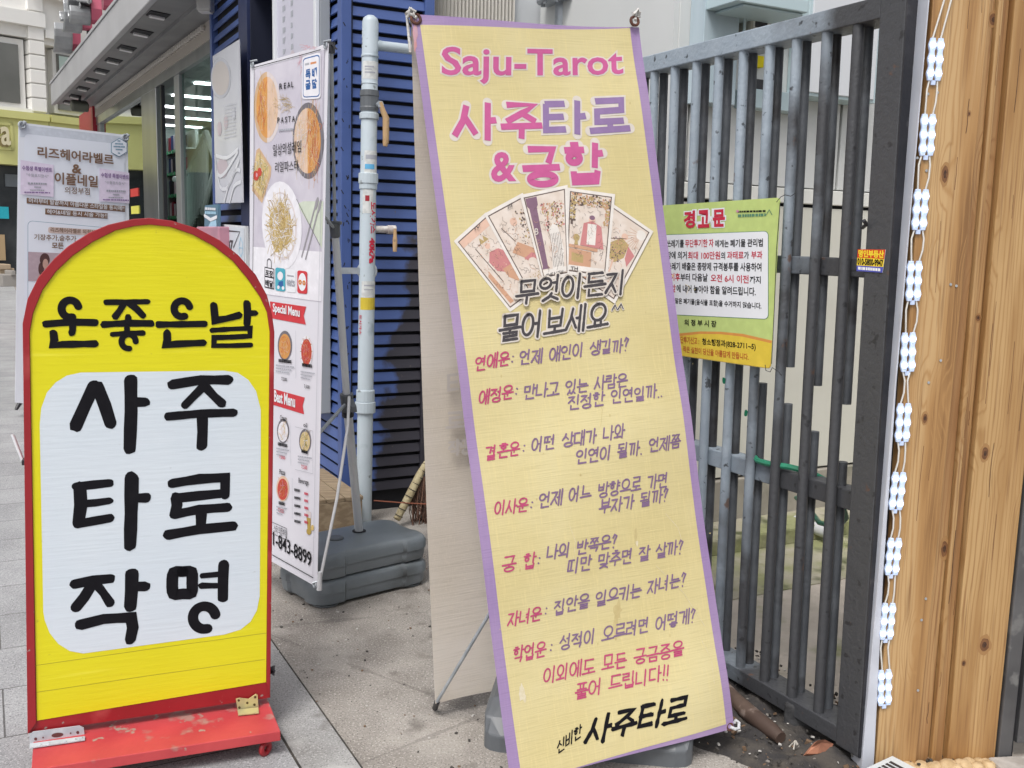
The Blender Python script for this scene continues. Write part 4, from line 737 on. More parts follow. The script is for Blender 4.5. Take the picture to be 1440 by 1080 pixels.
for du, dv in ((0, 0), (110.5, 10.5)): dashes(k, HS, 38+du, 259+dv, 65+du, 260+dv, 2.6, 10, .0135); dashes(k, HS, 47+du, 264+dv, 57+du, 264.5+dv, 2, 10, .0135); dashes(k, HS, 41+du, 268+dv, 62+du, 268.5+dv, 1.6, 10, .0135); dashes(k, HS, 33+du, 271+dv, 70+du, 272+dv, 1.6, 9, .0135)
for v, a in ((199, 2.5), (203, 6), (207, 8), (211, 5), (216, 2)): dashes(k, HS, 166.5-a, v, 166.5+a, v+.6, 1.8, 3, .0135)
k.build('banner_print', hm, hb)
k = MB(); 
for u, v in ((30, 176), (175.5, 193.5)): x, z = HS.px(u, v); k = MB(); k.torus((x, -.01, z), .022, .008); k.tube([(x, 0, z), (x+.02, -.03, z+.02), (x+.03, .02, z+.03)], .008, 6); k.build('eyelet', GALV, hb, smooth=True)
k = MB(); k.tube([onp(24, 574, HS, .04), onp(37, 553, HS, .05), onp(110, 400, HS, .15), onp(175, 190, HS, .03)], .012, 8); k.tube([onp(110, 400, HS, .15), onp(30, 176, HS, .03)], .012, 8); k.tube([onp(110, 400, HS, .15), hz(130, 560, .05)], .02, 8); k.build('support_pole', GALV, hb, inv=True, smooth=True)
k = MB(); k.tube([onp(22.5, 576, HS, .03), onp(30, 563, HS, .045)], [.012, .02], 8); k.build('pole_tip', DKPLAST, hb, inv=True)
# ================================================================== STEEL GATE
GS = facade(-2.03); gate = thing('steel_gate', 'tall grey and black steel bar gate with a second row of cut bars', 'gate', GS.M)
GP = mat('gate_paint', (.27, .32, .375), .5, (.31, .36, .415), 14, (.4, .65), bump=.22, bscale=80)
t, p = nodes(GP); tc = [n for n in t.nodes if n.type == 'TEX_COORD'][0]; src = p.inputs['Base Color'].links[0].from_socket
sx = t.nodes.new('ShaderNodeSeparateXYZ'); t.links.new(tc.outputs['Object'], sx.inputs[0])
def mth(t, op, a, b=None, c=None):
    n = t.nodes.new('ShaderNodeMath'); n.operation = op
    for i, q in enumerate((a, b, c)):
        if q is None: continue
        if isinstance(q, (int, float)): n.inputs[i].default_value = q
        else: t.links.new(q, n.inputs[i])
    return n.outputs[0]
val = mth(t, 'MULTIPLY_ADD', sx.outputs[2], .12, mth(t, 'MULTIPLY', sx.outputs[0], -1)); val = mth(t, 'MULTIPLY_ADD', ntex(t, tc, 5, 5), .55, val)
src = overlay(t, src, (.034, .032, .034), mth(t, 'MULTIPLY', val, -1), -2.76, -2.54, .93)
src = overlay(t, src, (.02, .02, .022), ntex(t, tc, 34, 6), .63, .67, .8); src = overlay(t, src, (.12, .06, .035), ntex(t, tc, 16, 8), .66, .71, .8)
t.links.new(src, p.inputs['Base Color'])
def gsh(k): k.v = [(x-.017*z, y, z) for x, y, z in k.v]; return k   # the gate hangs a degree out of plumb
GB = mat('gate_bar_dark', (.075, .082, .094), .55, (.11, .12, .135), 12, (.4, .7), bump=.2, bscale=50, col3=(.025, .022, .022), scale3=5)
S1 = 3.72
for z0, z1, y0, nm in ((1.975, 2.03, -.004, 'rail'), (.05, .098, -.004, 'rail'), (.694, .749, .030, 'rail'), (1.325, 1.375, .030, 'rail')):
    k = MB(); k.boxb(-S1, -1.846, y0, .088, z0, z1); gsh(k).build(nm, GP, gate, bevel=.003)
k = MB(); k.boxb(-1.846, -1.764, -.006, .090, .045, 2.6); gsh(k).build('stile', GP, gate, bevel=.004)
k = MB(); k.boxb(-S1-.06, -S1, -.006, .090, .045, 2.2); gsh(k).build('stile', GP, gate, bevel=.004)
rg = random.Random(4); sb = [1.9295+.1115*i for i in range(16)]
for s_ in sb:
    dx = rg.uniform(-.002, .002); k = MB(); k.tube([(-s_+dx+rg.uniform(-.0015, .0015), .014, z) for z in (.098, .5, 1, 1.5, 1.975)], .0152, 14); gsh(k).build('bar', GP, gate, smooth=True)
def zat(u, v): x, z = GS.px(u, v, .057); return -x, z
cuts = {}
for (u, va, vb) in ((1104, 515, 567), (1137, 540, 605), (1178, 566, 648), (1063, 470, 537)):
    s_, z1 = zat(u, va); _, z0 = zat(u, vb); cuts[min(range(len(sb)), key=lambda i: abs(sb[i]+.012-(s_-.017*(z0+z1)/2)))] = (z0, z1)
for i, s_ in enumerate(sb):
    for a, b in (((.098, cuts[i][0]), (cuts[i][1], 1.975)) if i in cuts else ((.098, 1.975),)):
        k = MB(); k.tube([(-s_-.012, .059, a), (-s_-.012, .059, b)], .0150, 14); gsh(k).build('rear_bar', GB, gate, smooth=True)
k = MB(); k.boxb(-1.7638, -1.7600, -.0055, .0895, .046, 2.6); gsh(k).build('dark_end_face', mat('end_face_dark', (.014, .015, .020), .5, (.03, .03, .036), 7, bump=.15, bscale=40, col3=(.05, .05, .055), scale3=18, ramp3=(.62, .7)), gate)  # thin sheet making the stile's near end face darker
k = MB()
for u, v, r_ in ((1018, 535, 4), (1049, 581, 4)):
    x, z = GS.px(u, v, -.003); k.poly([(x+.010*math.cos(a*.7)*rg.uniform(.7, 1.2), z+.012*math.sin(a*.7)*rg.uniform(.7, 1.2)) for a in range(9)], -.0035)
k.build('tape_scrap', ink('tape_green', (.01, .13, .07)), gate)
x, z = GS.px(1222, 316); k = MB(); k.tube([(x-.01, -.012, z-.008), (x+.008, -.018, z+.0), (x+.01, -.03, z+.01)], .005, 6); k.build('hasp', DKPLAST, gate)
x, z = GS.px(1244, 180)

# notice board wired to the gate
NS = facade(-2.008); nb_ = thing('notice_board', 'green and yellow warning notice with a white text panel wired to the gate', 'notice', NS.M)
LIME = ink('notice_lime', (.47, .57, .20)); NY = ink('notice_yellow', (.68, .50, .06)); NO = ink('notice_orange', (.62, .27, .07))
nm = [LIME, WHITE, NY, NO, BLACK, RED, ink('notice_frame', (.10, .22, .14)), ink('notice_red_brown', (.45, .10, .03)), ink('notice_pink', (.55, .25, .35))]
k = MB(); k.prism(pxpoly(NS, [(892, 291.5), (1092, 278), (1096.5, 279.5), (1097, 284), (1084, 514), (1082, 518), (1077, 518), (904, 493)]), 0, .0015); k.build('board', LIME, nb_)
k = MB()
k.poly(pxpoly(NS, [(901, 464), (953, 469), (985, 466), (1014, 466.5), (1045, 469.5), (1086, 479), (1085.5, 481), (1084, 514), (1082, 517.5), (1077, 517.5), (903, 492.5)]), -.0004, 3); k.poly(pxpoly(NS, [(902, 470), (953, 473), (985, 469.5), (1014, 470), (1045, 473.5), (1085.7, 483), (1083.6, 513.5), (1081.5, 517), (1077, 517), (904, 492)]), -.0007, 2)
k.poly(rrect(NS, 905, 331, 1081, 441, 6, sk=-.037, sk2=.048), -.0004, 6); k.poly(rrect(NS, 906, 331.8, 1080.2, 440.2, 5.5, sk=-.037, sk2=.048), -.0007, 1)
txt(k, NS, '경고문', 963, 320, 1019, 317, 22, 1, .11, .0008)
for c, u0, u1, dv in (('경', 963, 977, 0), ('고', 982.5, 997, -.8), ('문', 1003.5, 1019, -1.8)): txt(k, NS, c, u0, 320+dv, u1, 320+dv-.7, 22, 1, .10, .0009); txt(k, NS, c, u0, 320+dv, u1, 320+dv-.7, 22, 5, .045, .0013)
k.v = k.v; 
for b, u0, v0, u1, v1, h, mi in (('이곳에', 918, 347.5, 935, 348, 10, 4), ('쓰레기를', 938.4, 348, 962, 347.8, 10.5, 4), ('무단투기한 자', 964, 347.7, 1003.7, 347.2, 10.5, 5), ('에게는', 1006, 347.5, 1025, 347.5, 10, 4), ('폐기물 관리법', 1027.5, 347.5, 1073, 346.5, 10.5, 4),
  ('항에 의거', 938, 364, 966, 364.5, 10.5, 4), ('최대 100만원', 968, 364.6, 1013, 364.6, 10.5, 5), ('의', 1014.5, 364.6, 1020, 364.6, 10, 4), ('과태료', 1023, 364.2, 1046, 364.2, 10.5, 5), ('가', 1047, 364, 1053.5, 364, 10, 4), ('부과', 1057, 363.8, 1072.4, 363.6, 10.5, 5),
  ('쓰레기 배출은 종량제 규격봉투를 사용하여', 939, 379.6, 1071, 381.5, 10.5, 4), ('이후', 943, 394.7, 956.5, 395, 10.5, 5), ('부터 다음날', 957.5, 395.2, 995.4, 395.7, 10.5, 4), ('오전 6시 이전', 1000, 396, 1053, 398.4, 10.5, 5), ('까지', 1055, 398.5, 1070, 398.7, 10, 4),
  ('앞', 944, 410.7, 950.5, 410.8, 10.5, 5), ('에 내어 놓아야 함을 알려드립니다.', 952, 410.7, 1063, 416, 10.5, 4), ('주말은 폐기물(음식물 포함)을 수거하지 않습니다.', 944.6, 427.6, 1071, 436, 9, 4), ('의 정 부 시 장', 963, 457.4, 1007.6, 460, 8.5, 4),
  ('무단투기신고 :', 952.6, 482, 983.5, 484.6, 9.5, 7), ('청소행정과(828-2711~5)', 988, 486, 1063, 493.7, 10.5, 4), ('작은 실천이 당신을 아름답게 만듭니다.', 961, 495, 1053, 506.7, 8.5, 7)):
    txt(k, NS, b, u0, v0, u1, v1, h, mi, .02, .0013)
dashes(k, NS, 1038, 299, 1078, 298, 2.6, 4, .0010); dashes(k, NS, 1038, 305.5, 1078, 304, 4, 6, .0010); k.poly(ell(NS, 1037.5, 297, 2, 2, 8), -.0012, 8); k.stroke([NS.px(1078, 302), NS.px(1082, 295), NS.px(1086, 302)], .0012, -.001, 6)
k.build('notice_print', nm, nb_)
WIRE = mat('binding_wire', (.04, .04, .045), .5, metal=.5)
for pts in ([(1092, 284), (1098, 277), (1104, 274), (1112, 276), (1118, 272)], [(1076, 513), (1077, 521), (1083, 523), (1086, 517), (1094, 522), (1099, 528)], [(1097, 285), (1092, 350), (1089, 430), (1085, 512)]):
    k = MB(); k.tube([onp(u, v, NS, -.004-.006*(i % 2)) for i, (u, v) in enumerate(pts)], .0011, 5); k.build('binding_wire', WIRE, nb_, inv=True)
# small advertising sticker across the gate stile
TS = facade(-2.022); sk = thing('sticker', 'small red yellow and blue phone sticker on the gate stile', 'sticker', TS.M)
k = MB(); k.prism(pxpoly(TS, [(1206.5, 350.5), (1245.5, 351), (1241, 383.5), (1204.5, 381)]), 0, .0008, 0)
k.poly(pxpoly(TS, [(1206.5, 350.5), (1245.5, 351), (1243.8, 364.2), (1205.8, 362.3)]), -.0006, 1); k.poly(pxpoly(TS, [(1205.8, 362.3), (1243.8, 364.2), (1242.2, 375.5), (1205, 373.2)]), -.0006, 2); k.poly(pxpoly(TS, [(1205, 373.2), (1242.2, 375.5), (1241, 383.5), (1204.5, 381)]), -.0006, 3)
txt(k, TS, '명인부동산', 1208, 361, 1243, 362.5, 9.5, 2, .05, .0011); txt(k, TS, '010-5800-9947', 1206.5, 371.8, 1242, 374.3, 8.5, 4, .04, .0011); dashes(k, TS, 1207, 379, 1239, 381.5, 4, 5, .0011)
k.build('sticker_print', [WHITE, ink('sticker_red', (.55, .06, .02)), ink('sticker_yellow', (.75, .55, .04)), ink('sticker_blue', (.08, .09, .40)), BLACK, WHITE], sk)

# ================================================================== YARD BEHIND THE GATE
YW = Sheet(S*3.65, -N)                                  # x = -off
CREAM = mat('cream_panel', (.60, .59, .52), .45, (.64, .63, .57), 3, (.3, .7), col3=(.53, .52, .46), scale3=1.2); BAND = mat('pale_band', (.72, .72, .68), .45, (.66, .66, .62), 5)
GPAN = mat('grey_panel', (.58, .59, .58), .42, (.62, .63, .62), 2, (.3, .7)); TEALF = mat('teal_frame', (.45, .56, .59), .45); BPAN = mat('blue_grey_panel', (.38, .47, .52), .4, (.44, .52, .57), 2, stretch=(4, 4, .3)); PLN = mat('plinth_stone', (.30, .275, .235), .85, (.37, .34, .29), 7, bump=.3, bscale=30, col3=(.12, .13, .08), scale3=3)
yd = thing('yard_building', 'cream panelled building with dark seams standing in the yard behind the gate', 'building', YW.M)
X0, X1 = 2.73, 6.5
k = MB(); k.boxb(X0, X1, .03, 1.2, .0, 3.6); k.build('wall', DARK, yd)
for a, b in ((X0, 3.62), (3.63, 5.1), (5.11, X1)):
    k = MB(); k.boxb(a, b, 0, .029, .295, 1.592); k.build('wall_panel', CREAM, yd, bevel=.004)
k = MB(); k.boxb(X0, X1, -.012, .028, 1.608, 1.678); k.build('band', BAND, yd, bevel=.004)
xs_ = YW.px(1180, 200)[0]
for a, b in ((X0, 2.80), (2.815, xs_-.004), (xs_+.012, 5.2), (5.21, X1)):
    k = MB(); k.boxb(a, b, .001, .029, 1.684, 3.6); k.build('wall_panel', GPAN, yd, bevel=.003)
k = MB(); k.boxb(X0-.004, X1, -.02, .028, 0, .285); k.build('plinth', PLN, yd, bevel=.006)
k = MB(); k.boxb(X0-.028, X0-.001, .004, 1.19, .3, 3.6); k.build('side_panel', GPAN, yd)
def pbox(sh, u0, v0, u1, v1, y0, y1, name, m_, par, bev=.003):
    a = sh.px(u0, v1, y0); b = sh.px(u1, v0, y0); q = MB(); q.boxb(a[0], b[0], y0, y1, a[1], b[1]); return q.build(name, m_, par, bevel=bev)
bp = thing('cabinet', 'blue grey vertical steel cabinet on the yard wall left of the meter', 'cabinet', YW.M); pbox(YW, 985, -140, 1049, 143, -.10, 0, 'cabinet_body', BPAN, bp); a = YW.px(1047, 60, -.102)
k = MB(); k.boxb(a[0]-.012, a[0], -.106, -.1, 2.05, 2.9); k.build('door_edge', TEALF, bp)
wc = thing('switch_cabinet', 'white switch cabinet with pale teal edges high behind the gate', 'cabinet', YW.M)
a = YW.px(1131, 134, -.12); b = YW.px(1241, 6, -.12); q = MB(); q.boxb(a[0], b[0], -.12, -.0, a[1], b[1]+.05); q.build('cabinet_body', TEALF, wc, bevel=.004)
q = MB(); q.boxb(a[0]+.018, b[0]-.02, -.128, -.1, a[1]+.016, b[1]+.02); q.build('door', mat('white_steel', (.62, .64, .67), .35), wc, bevel=.003)
q = MB(); q.lathe(Vector((b[0]-.06, -.13, b[1]-.10)), [(.006, 0), (.006, .004)], 8, Rm=Matrix.Rotation(PI/2, 3, 'X')); q.lathe(Vector((b[0]-.075, -.13, b[1]-.10)), [(.006, 0), (.006, .004)], 8, Rm=Matrix.Rotation(PI/2, 3, 'X')); q.build('rivet', GREYP, wc)
lg = thing('cable_duct', 'pale blue ledge duct running below the cabinets on the yard wall', 'duct', YW.M); pbox(YW, 1049, 133, 1131, 150, -.08, 0, 'duct_body', TEALF, lg)
mt = thing('electric_meter', 'beige electricity meter box with dark pipes above, over a yellow tag', 'meter', YW.M)
pbox(YW, 1054, 22, 1088, 62, -.09, 0, 'meter_case', mat('meter_beige', (.52, .49, .42), .4), mt, .012); pbox(YW, 1062, 31, 1080, 38, -.094, -.085, 'display', DKPLAST, mt); pbox(YW, 1059, 28, 1084, 42, -.092, -.08, 'display_frame', BAND, mt)
pbox(YW, 1065, 79, 1075, 94, -.03, 0, 'tag', ink('tag_yellow', (.75, .62, .02)), mt); pbox(YW, 1062, 112, 1074, 128, -.05, 0, 'breaker', DKPLAST, mt)
k = MB(); z_ = YW.px(1050, 12)[1]; k.tube([(3.1, -.03, z_), (3.28, -.06, z_+.02), (3.42, -.03, z_-.01)], .035, 10); k.tube([(3.2, -.08, z_+.06), (3.2, -.02, z_-.03)], .03, 10); k.build('conduit', DKPLAST, mt, smooth=True)
hood = thing('canopy', 'pale blue metal eave edge above the meter', 'canopy', YW.M); a = YW.px(1050, 3, -.3); k = MB(); k.boxb(a[0]-.05, a[0]+.34, -.3, 0, a[1], a[1]+.05); k.boxb(a[0]+.0, a[0]+.33, -.28, -.02, a[1]-.012, a[1]-.001); k.build('eave_sheet', TEALF, hood, bevel=.003)
# back wall between the louvred house and the yard building
BW = Sheet(S*4.86, -N); bw = thing('back_wall', 'pale grey flat metal wall closing the yard behind the banner top', 'wall', BW.M)
xr = BW.px(720, 10)[0]
k = MB(); k.boxb(xr+.012, 3.2, 0, .06, 0, 3.6); k.build('wall_sheet', mat('wall_grey', (.47, .49, .51), .5, (.52, .54, .56), 2), bw); k = MB(); k.boxb(xr, xr+.012, -.012, .06, 0, 3.6); k.build('edge_trim', BAND, bw)
cw = thing('corrugated_panel', 'cream corrugated metal panel beside the blue louvred wall', 'panel', BW.M); k = MB(); nr = 25; xl = 2.02
def cf(a, b): return (xl+(xr-xl)*a, -.012*math.cos(a*2*PI*nr)-.02, b*3.6)
k.grid(cf, nr*8, 2); k.build('corrugated_sheet', mat('corrugated_cream', (.55, .53, .49), .45), cw, smooth=True)
fp = thing('gas_riser', 'grey pipe with a bolted round flange above the tarot banner', 'pipe', BW.M); a = BW.px(790, 3, -.22); R_ = Matrix.Identity(3)
k = MB(); k.tube([(a[0], -.22, a[1]-.5), (a[0], -.22, a[1]+.6)], .035, 16); k.build('pipe', GALV, fp, smooth=True)
k = MB(); k.lathe((a[0], -.22, a[1]-.005), [(.13, 0), (.13, .022), (.05, .023)], 24); k.lathe((a[0], -.22, a[1]+.024), [(.13, 0), (.13, .022), (.05, .023)], 24); k.build('flange', GALV, fp)
for i in range(8):
    k = MB(); k.tube([(a[0]+.1*math.cos(i*PI/4), -.22+.1*math.sin(i*PI/4), a[1]-.02), (a[0]+.1*math.cos(i*PI/4), -.22+.1*math.sin(i*PI/4), a[1]+.06)], .011, 6); k.build('bolt', GALV, fp)
# mossy step and yard floor
MOSS = mat('mossy_concrete', (.38, .35, .27), .9, (.26, .27, .13), 4, (.42, .62), bump=.5, bscale=40, detail=10, col3=(.10, .11, .05), scale3=7)
MOSS2 = mat('yard_concrete', (.52, .46, .40), .9, (.44, .39, .33), 6, (.4, .65), bump=.3, bscale=60, detail=10, col3=(.20, .22, .09), scale3=2.2, ramp3=(.55, .66))
k = ribbon(-6.5, -2.10, 1.3, 3.41, -.02, .005); kind(k.build('yard_floor', MOSS2), 'structure')
st_ = tag(ribbon(-6.5, -2.3, 3.40, 3.75, 0, .085).build('concrete_step', MOSS, bevel=.012), 'low mossy concrete step along the foot of the yard building', 'step')
k = ribbon(-6.5, -2.12, 2.93, 3.40, .0, .009); kind(k.build('mossy_strip', MOSS), 'structure')
HOSE = mat('hose_green', (.02, .16, .09), .35, (.03, .22, .13), 20); GSb = lambda u, v, off: hv(u, v, N*off, N)
k = MB(); pts = [GSb(1061, 643, -2.055), GSb(1066, 648, -2.05), GSb(1080, 652, -2.05), GSb(1112, 657, -2.06), GSb(1140, 664, -2.09), GSb(1160, 675, -2.13), GSb(1182, 700, -2.2), GSb(1190, 728, -2.3), GSb(1178, 742, -2.4), GSb(1152, 735, -2.45), GSb(1137, 714, -2.5), GSb(1120, 700, -2.6)]
hs_ = tag(k.tube(pts, .0088, 8).build('garden_hose', HOSE, smooth=True), 'green garden hose looped over the middle rail of the gate', 'hose')
k = MB(); a = hz(1172, 752, .06); k.tube([a+S*.25-UP*.0, a, a-S*.03+UP*.02], [.03, .03, .026], 12); tag(k.build('drain_pipe', PLAST, smooth=True), 'short pale plastic pipe end lying on the yard step', 'pipe')
# rubbish under the gate
SOIL = mat('sooty_soil', (.035, .032, .032), .95, (.075, .065, .055), 14, (.4, .65), bump=.6, bscale=70, detail=10, col3=(.22, .20, .18), scale3=60, ramp3=(.66, .70))
k = MB(); rn = random.Random(11); C0 = hz(1090, 1045, 0)
hN = {}
def soil(a, b):
    o_, s_ = -1.74-.52*a, 1.62+1.0*b; e = min(a*3, (1-a)*8, b*4, (1-b)*4, 1); h = max(0, e)*(.018+.018*math.sin(o_*31+s_*17)*math.sin(s_*23-o_*11)+rn.uniform(-.004, .008))-.004+.010*min(e*2, 1)
    return tuple(P(o_-.05*math.sin(b*9)*(1-a), s_+.04*math.sin(a*7), h))
k.grid(soil, 40, 60); kind(k.build('soil', SOIL, smooth=True), 'stuff')
rb = random.Random(6); CH_ = [mat('crumb_pale', (.5, .48, .45), .8), mat('crumb_dark', (.05, .045, .04), .9), mat('crumb_brown', (.16, .10, .06), .9)]; k = MB()
for i in range(800):
    c = P(rb.uniform(-2.3, -1.72), rb.uniform(1.66, 2.6), .022+rb.uniform(-.004, .006)); s_ = rb.uniform(.002, .009)*(1 if rb.random() < .85 else 1.8)
    k.box(c, (s_, s_*rb.uniform(.5, 1.6), s_*.6), Matrix.Rotation(rb.uniform(0, 6), 3, Vector((rb.random(), rb.random(), 1)).normalized()), rb.choice((0, 1, 1, 1, 2, 2)))
kind(k.build('debris', CH_), 'stuff')
LOG = mat('brown_pipe', (.065, .04, .03), .7, (.12, .08, .06), 9, bump=.2, bscale=30, stretch=(1, 1, 1), col3=(.28, .22, .19), scale3=18, ramp3=(.58, .7))
k = MB(); k.tube([hz(1012, 962, .05), hz(1030, 982, .05), hz(1060, 1008, .045), hz(1085, 1027, .04), hz(1098, 1038, .035)], [.024, .025, .025, .023, .018], 14); tag(k.build('old_pipe', LOG, smooth=True), 'brown curved length of old pipe lying in soot under the gate', 'pipe')
k = MB(); a, b = hz(1106, 1030, .0), hz(1165, 1040, .0); sh_ = Sheet(a, b-a); k.boxb(-.01, .20, .0, .06, 0.005, .085); k.v = [tuple(sh_.w(*q)) for q in k.v]; tag(k.build('brick', mat('charred_brick', (.025, .025, .027), .9, (.05, .05, .052), 20, bump=.4, bscale=50), bevel=.006), 'charred black brick wedged under the gate corner', 'brick')
k = MB(); pts = [hz(1134, 1060, .03), hz(1141, 1051, .045), hz(1150, 1041, .075), hz(1160, 1040, .07), hz(1172, 1046, .05), hz(1168, 1055, .035), hz(1150, 1060, .03)]
TER = mat('terracotta', (.40, .17, .10), .8, (.30, .13, .08), 20, bump=.3, bscale=60); n_ = len(pts); ctr = sum(pts, Vector())/n_+UP*.012; vs = [tuple(q) for q in pts]+[tuple(ctr)]+[tuple(q-UP*.012+S*.012) for q in pts]
k.add(vs, [(i, (i+1) % n_, n_) for i in range(n_)]+[(i, n_+1+i, n_+1+(i+1) % n_, (i+1) % n_) for i in range(n_)]+[tuple(range(n_+1, 2*n_+1))]); tag(k.build('pot_shard', TER), 'orange terracotta pot shard lying in soot under the gate corner', 'shard')
k = MB(); k.tube([hz(1110, 1050, .03), hz(1118, 1042, .05), hz(1116, 1054, .03)], .0022, 5); k.tube([hz(1118, 1042, .05), hz(1121, 1047, .04)], .004, 5); tag(k.build('dry_twig', mat('pale_twig', (.48, .45, .40), .8)), 'tiny pale twig sticking out of the soot before the brick', 'twig')
k = MB(); c = hz(1207, 1062, .03); k.tube(wig(tuple(c), .028, 9, 3, (.5, .6, 1.1)), .011, 7); tag(k.build('rope_bundle', mat('grey_rope', (.22, .21, .20), .9, (.32, .31, .3), 60), smooth=True), 'small grey knotted rope bundle at the foot of the white trim', 'rope')

# ================================================================== BLUE LOUVRED HOUSE
FS = facade(-1.555); SD = Sheet(P(-1.555, 4.72), -N)
house = thing('louvred_house', 'dark blue house front clad in horizontal louvre slats with scorched lower corner', 'building', FS.M)
BLUE = mat('blue_paint', (.050, .088, .25), .42, (.06, .105, .29), 5, (.35, .7), bump=.06, bscale=40)
t, p = nodes(BLUE); tc = [n for n in t.nodes if n.type == 'TEX_COORD'][0]
src = overlay(t, p.inputs['Base Color'].links[0].from_socket, (.015, .02, .05), ntex(t, tc, 22, 5), .70, .72, .9); t.links.new(src, p.inputs['Base Color'])
SCORCH = mat('scorched_blue', (.050, .088, .25), .5, (.06, .105, .29), 5, (.35, .7), bump=.06, bscale=40)
t, p = nodes(SCORCH); tc = [n for n in t.nodes if n.type == 'TEX_COORD'][0]; mp = t.nodes.new('ShaderNodeMapping'); M2 = SD.M.inverted() @ FS.M
sx = t.nodes.new('ShaderNodeSeparateXYZ'); t.links.new(tc.outputs['Object'], sx.inputs[0])
# along the side wall the house frame's y grows from 0 (corner) inwards
val = mth(t, 'MULTIPLY_ADD', sx.outputs[2], -.16, sx.outputs[1]); val = mth(t, 'MULTIPLY_ADD', ntex(t, tc, 6, 5), .35, val)
src = overlay(t, p.inputs['Base Color'].links[0].from_socket, (.030, .026, .030), val, .30, .34, .96); src = overlay(t, src, (.11, .09, .075), ntex(t, tc, 50, 5), .70, .74, .6); t.links.new(src, p.inputs['Base Color'])
xq0, xq1, xq2 = FS.px(300, 90)[0], FS.px(340, 70)[0], FS.px(352, 70)[0]
def louvre(x0, x1, z0, z1, sh, name, m_, pitch=.063):
    q = MB(); n_ = int((z1-z0)/pitch); Rm = Matrix.Rotation(R(-14), 3, 'X')
    for i in range(n_): q.box(((x0+x1)/2, .012, z0+pitch*(i+.5)), (x1-x0, .010, .047), Rm)
    q.v = [tuple(sh.w(*a)) for a in q.v]; return q.build(name, m_, house, inv=True, bevel=.0012, seg=1)
def hbox(sh, x0, x1, y0, y1, z0, z1, name, m_, bev=.003):
    q = MB(); q.boxb(x0, x1, y0, y1, z0, z1); q.v = [tuple(sh.w(*a)) for a in q.v]; return q.build(name, m_, house, inv=True, bevel=bev)
louvre(.05, .43, .10, 3.2, SD, 'side_louvre', SCORCH)
hbox(SD, .045, .445, .036, .06, 0, 3.3, 'side_backing', DARK); hbox(SD, 0, .05, -.012, .05, .0, 3.3, 'corner_post', BLUE); hbox(SD, .43, .48, -.006, .05, .0, 3.3, 'end_post', SCORCH)
hbox(SD, .07, .46, .06, 1.1, 0, 3.3, 'core', DARK)
k = MB(); rp = random.Random(9)
for i in range(46):
    x, z = rp.uniform(.008, .042), rp.uniform(.5, 3.1); L_ = rp.uniform(.006, .02); a = rp.uniform(-.7, .7)
    k.stroke([(x, z), (x+L_*math.sin(a), z+L_*math.cos(a))], .0024, -.0128)
k.v = [tuple(SD.w(*q)) for q in k.v]; k.build('paint_chip', DARK, house, inv=True)
louvre(-5.78, -4.722, .12, 3.2, FS, 'front_louvre', BLUE); hbox(FS, -5.78, -4.7201, .036, .06, 0, 3.3, 'front_backing', DARK)
hbox(FS, xq2, -5.78, .75, .8, 0, 3.3, 'recess_back', mat('navy_shaded', (.008, .012, .034), .6)); hbox(FS, -5.80, -5.7805, .0, .75, 0, 3.3, 'recess_side', BLUE); hbox(FS, xq2+.007, -5.80, .0, .75, 2.9, 3.3, 'recess_soffit', DARK); hbox(FS, xq2+.007, -5.80, .0, .75, 0, .02, 'threshold', DARK)  # recess shade painted in: inner faces near-black, darker than the navy paint
NAVY = mat('navy_paint', (.016, .026, .085), .5, (.02, .032, .10), 5)
hbox(FS, xq1, xq2, -.02, .75, 0, 3.3, 'pillar', NAVY); hbox(FS, xq2+.0005, xq2+.006, .0, .749, 0, 3.29, 'recess_side', mat('navy_shaded', (.008, .012, .034), .6)); louvre(xq0, xq1, .1, 3.2, FS, 'front_louvre', BLUE, .085); hbox(FS, xq0, xq1, .036, .06, 0, 3.3, 'front_backing', DARK); hbox(FS, xq0-.06, xq0, -.01, .3, 0, 3.3, 'end_post', BLUE)  # pillar's recess face gets the shade-darkened navy as a thin sheet
hbox(FS, xq0, -4.72, -.05, .0, 3.21, 3.5, 'fascia', BLUE)
# framed display case on the front
LB = facade(-1.50); lb = thing('display_case', 'silver framed display case with pale poster on the blue house front', 'case', LB.M)
xa, xb = -5.68, LB.px(450, 300)[0]; k = MB(); k.boxb(xa, xb, .002, .054, .5, 2.95); k.build('case_body', mat('case_grey', (.30, .32, .34), .45), lb, bevel=.004)
k = MB()
for a, b, c, d in ((xa, xb, .5, .535), (xa, xb, 2.915, 2.95), (xa, xa+.035, .535, 2.915), (xb-.035, xb, .535, 2.915)): k.boxb(a, b, -.02, .001, c, d)
k.build('case_frame', ALU, lb, bevel=.003)
k = MB(); k.poly([(xa+.035, .535), (xb-.035, .535), (xb-.035, 2.915), (xa+.035, 2.915)], -.002, 0)
for cx in (-5.5, -5.34):
    for i in range(14): z = 2.86-i*.055; rp2 = random.Random(i*7+int(cx*10)); k.poly([(cx-.03, z), (cx-.03+rp2.uniform(.03, .06), z), (cx-.03+rp2.uniform(.03, .06), z+rp2.uniform(.018, .032)), (cx-.03, z+.03)], -.003, 1)
for i in range(18): z = .62+i*.10; x = -5.6+.5*random.Random(i).random(); k.poly(ell_ := [(x+.05*math.cos(a*.6), z+.04*math.sin(a*.6)) for a in range(10)], -.003-.0001*i, 2+i % 2)
k.build('poster', [mat('poster_lavender', (.52, .51, .60), .35), GREYT, mat('poster_grey', (.46, .45, .54), .35), mat('poster_pink', (.54, .47, .52), .35)], lb)
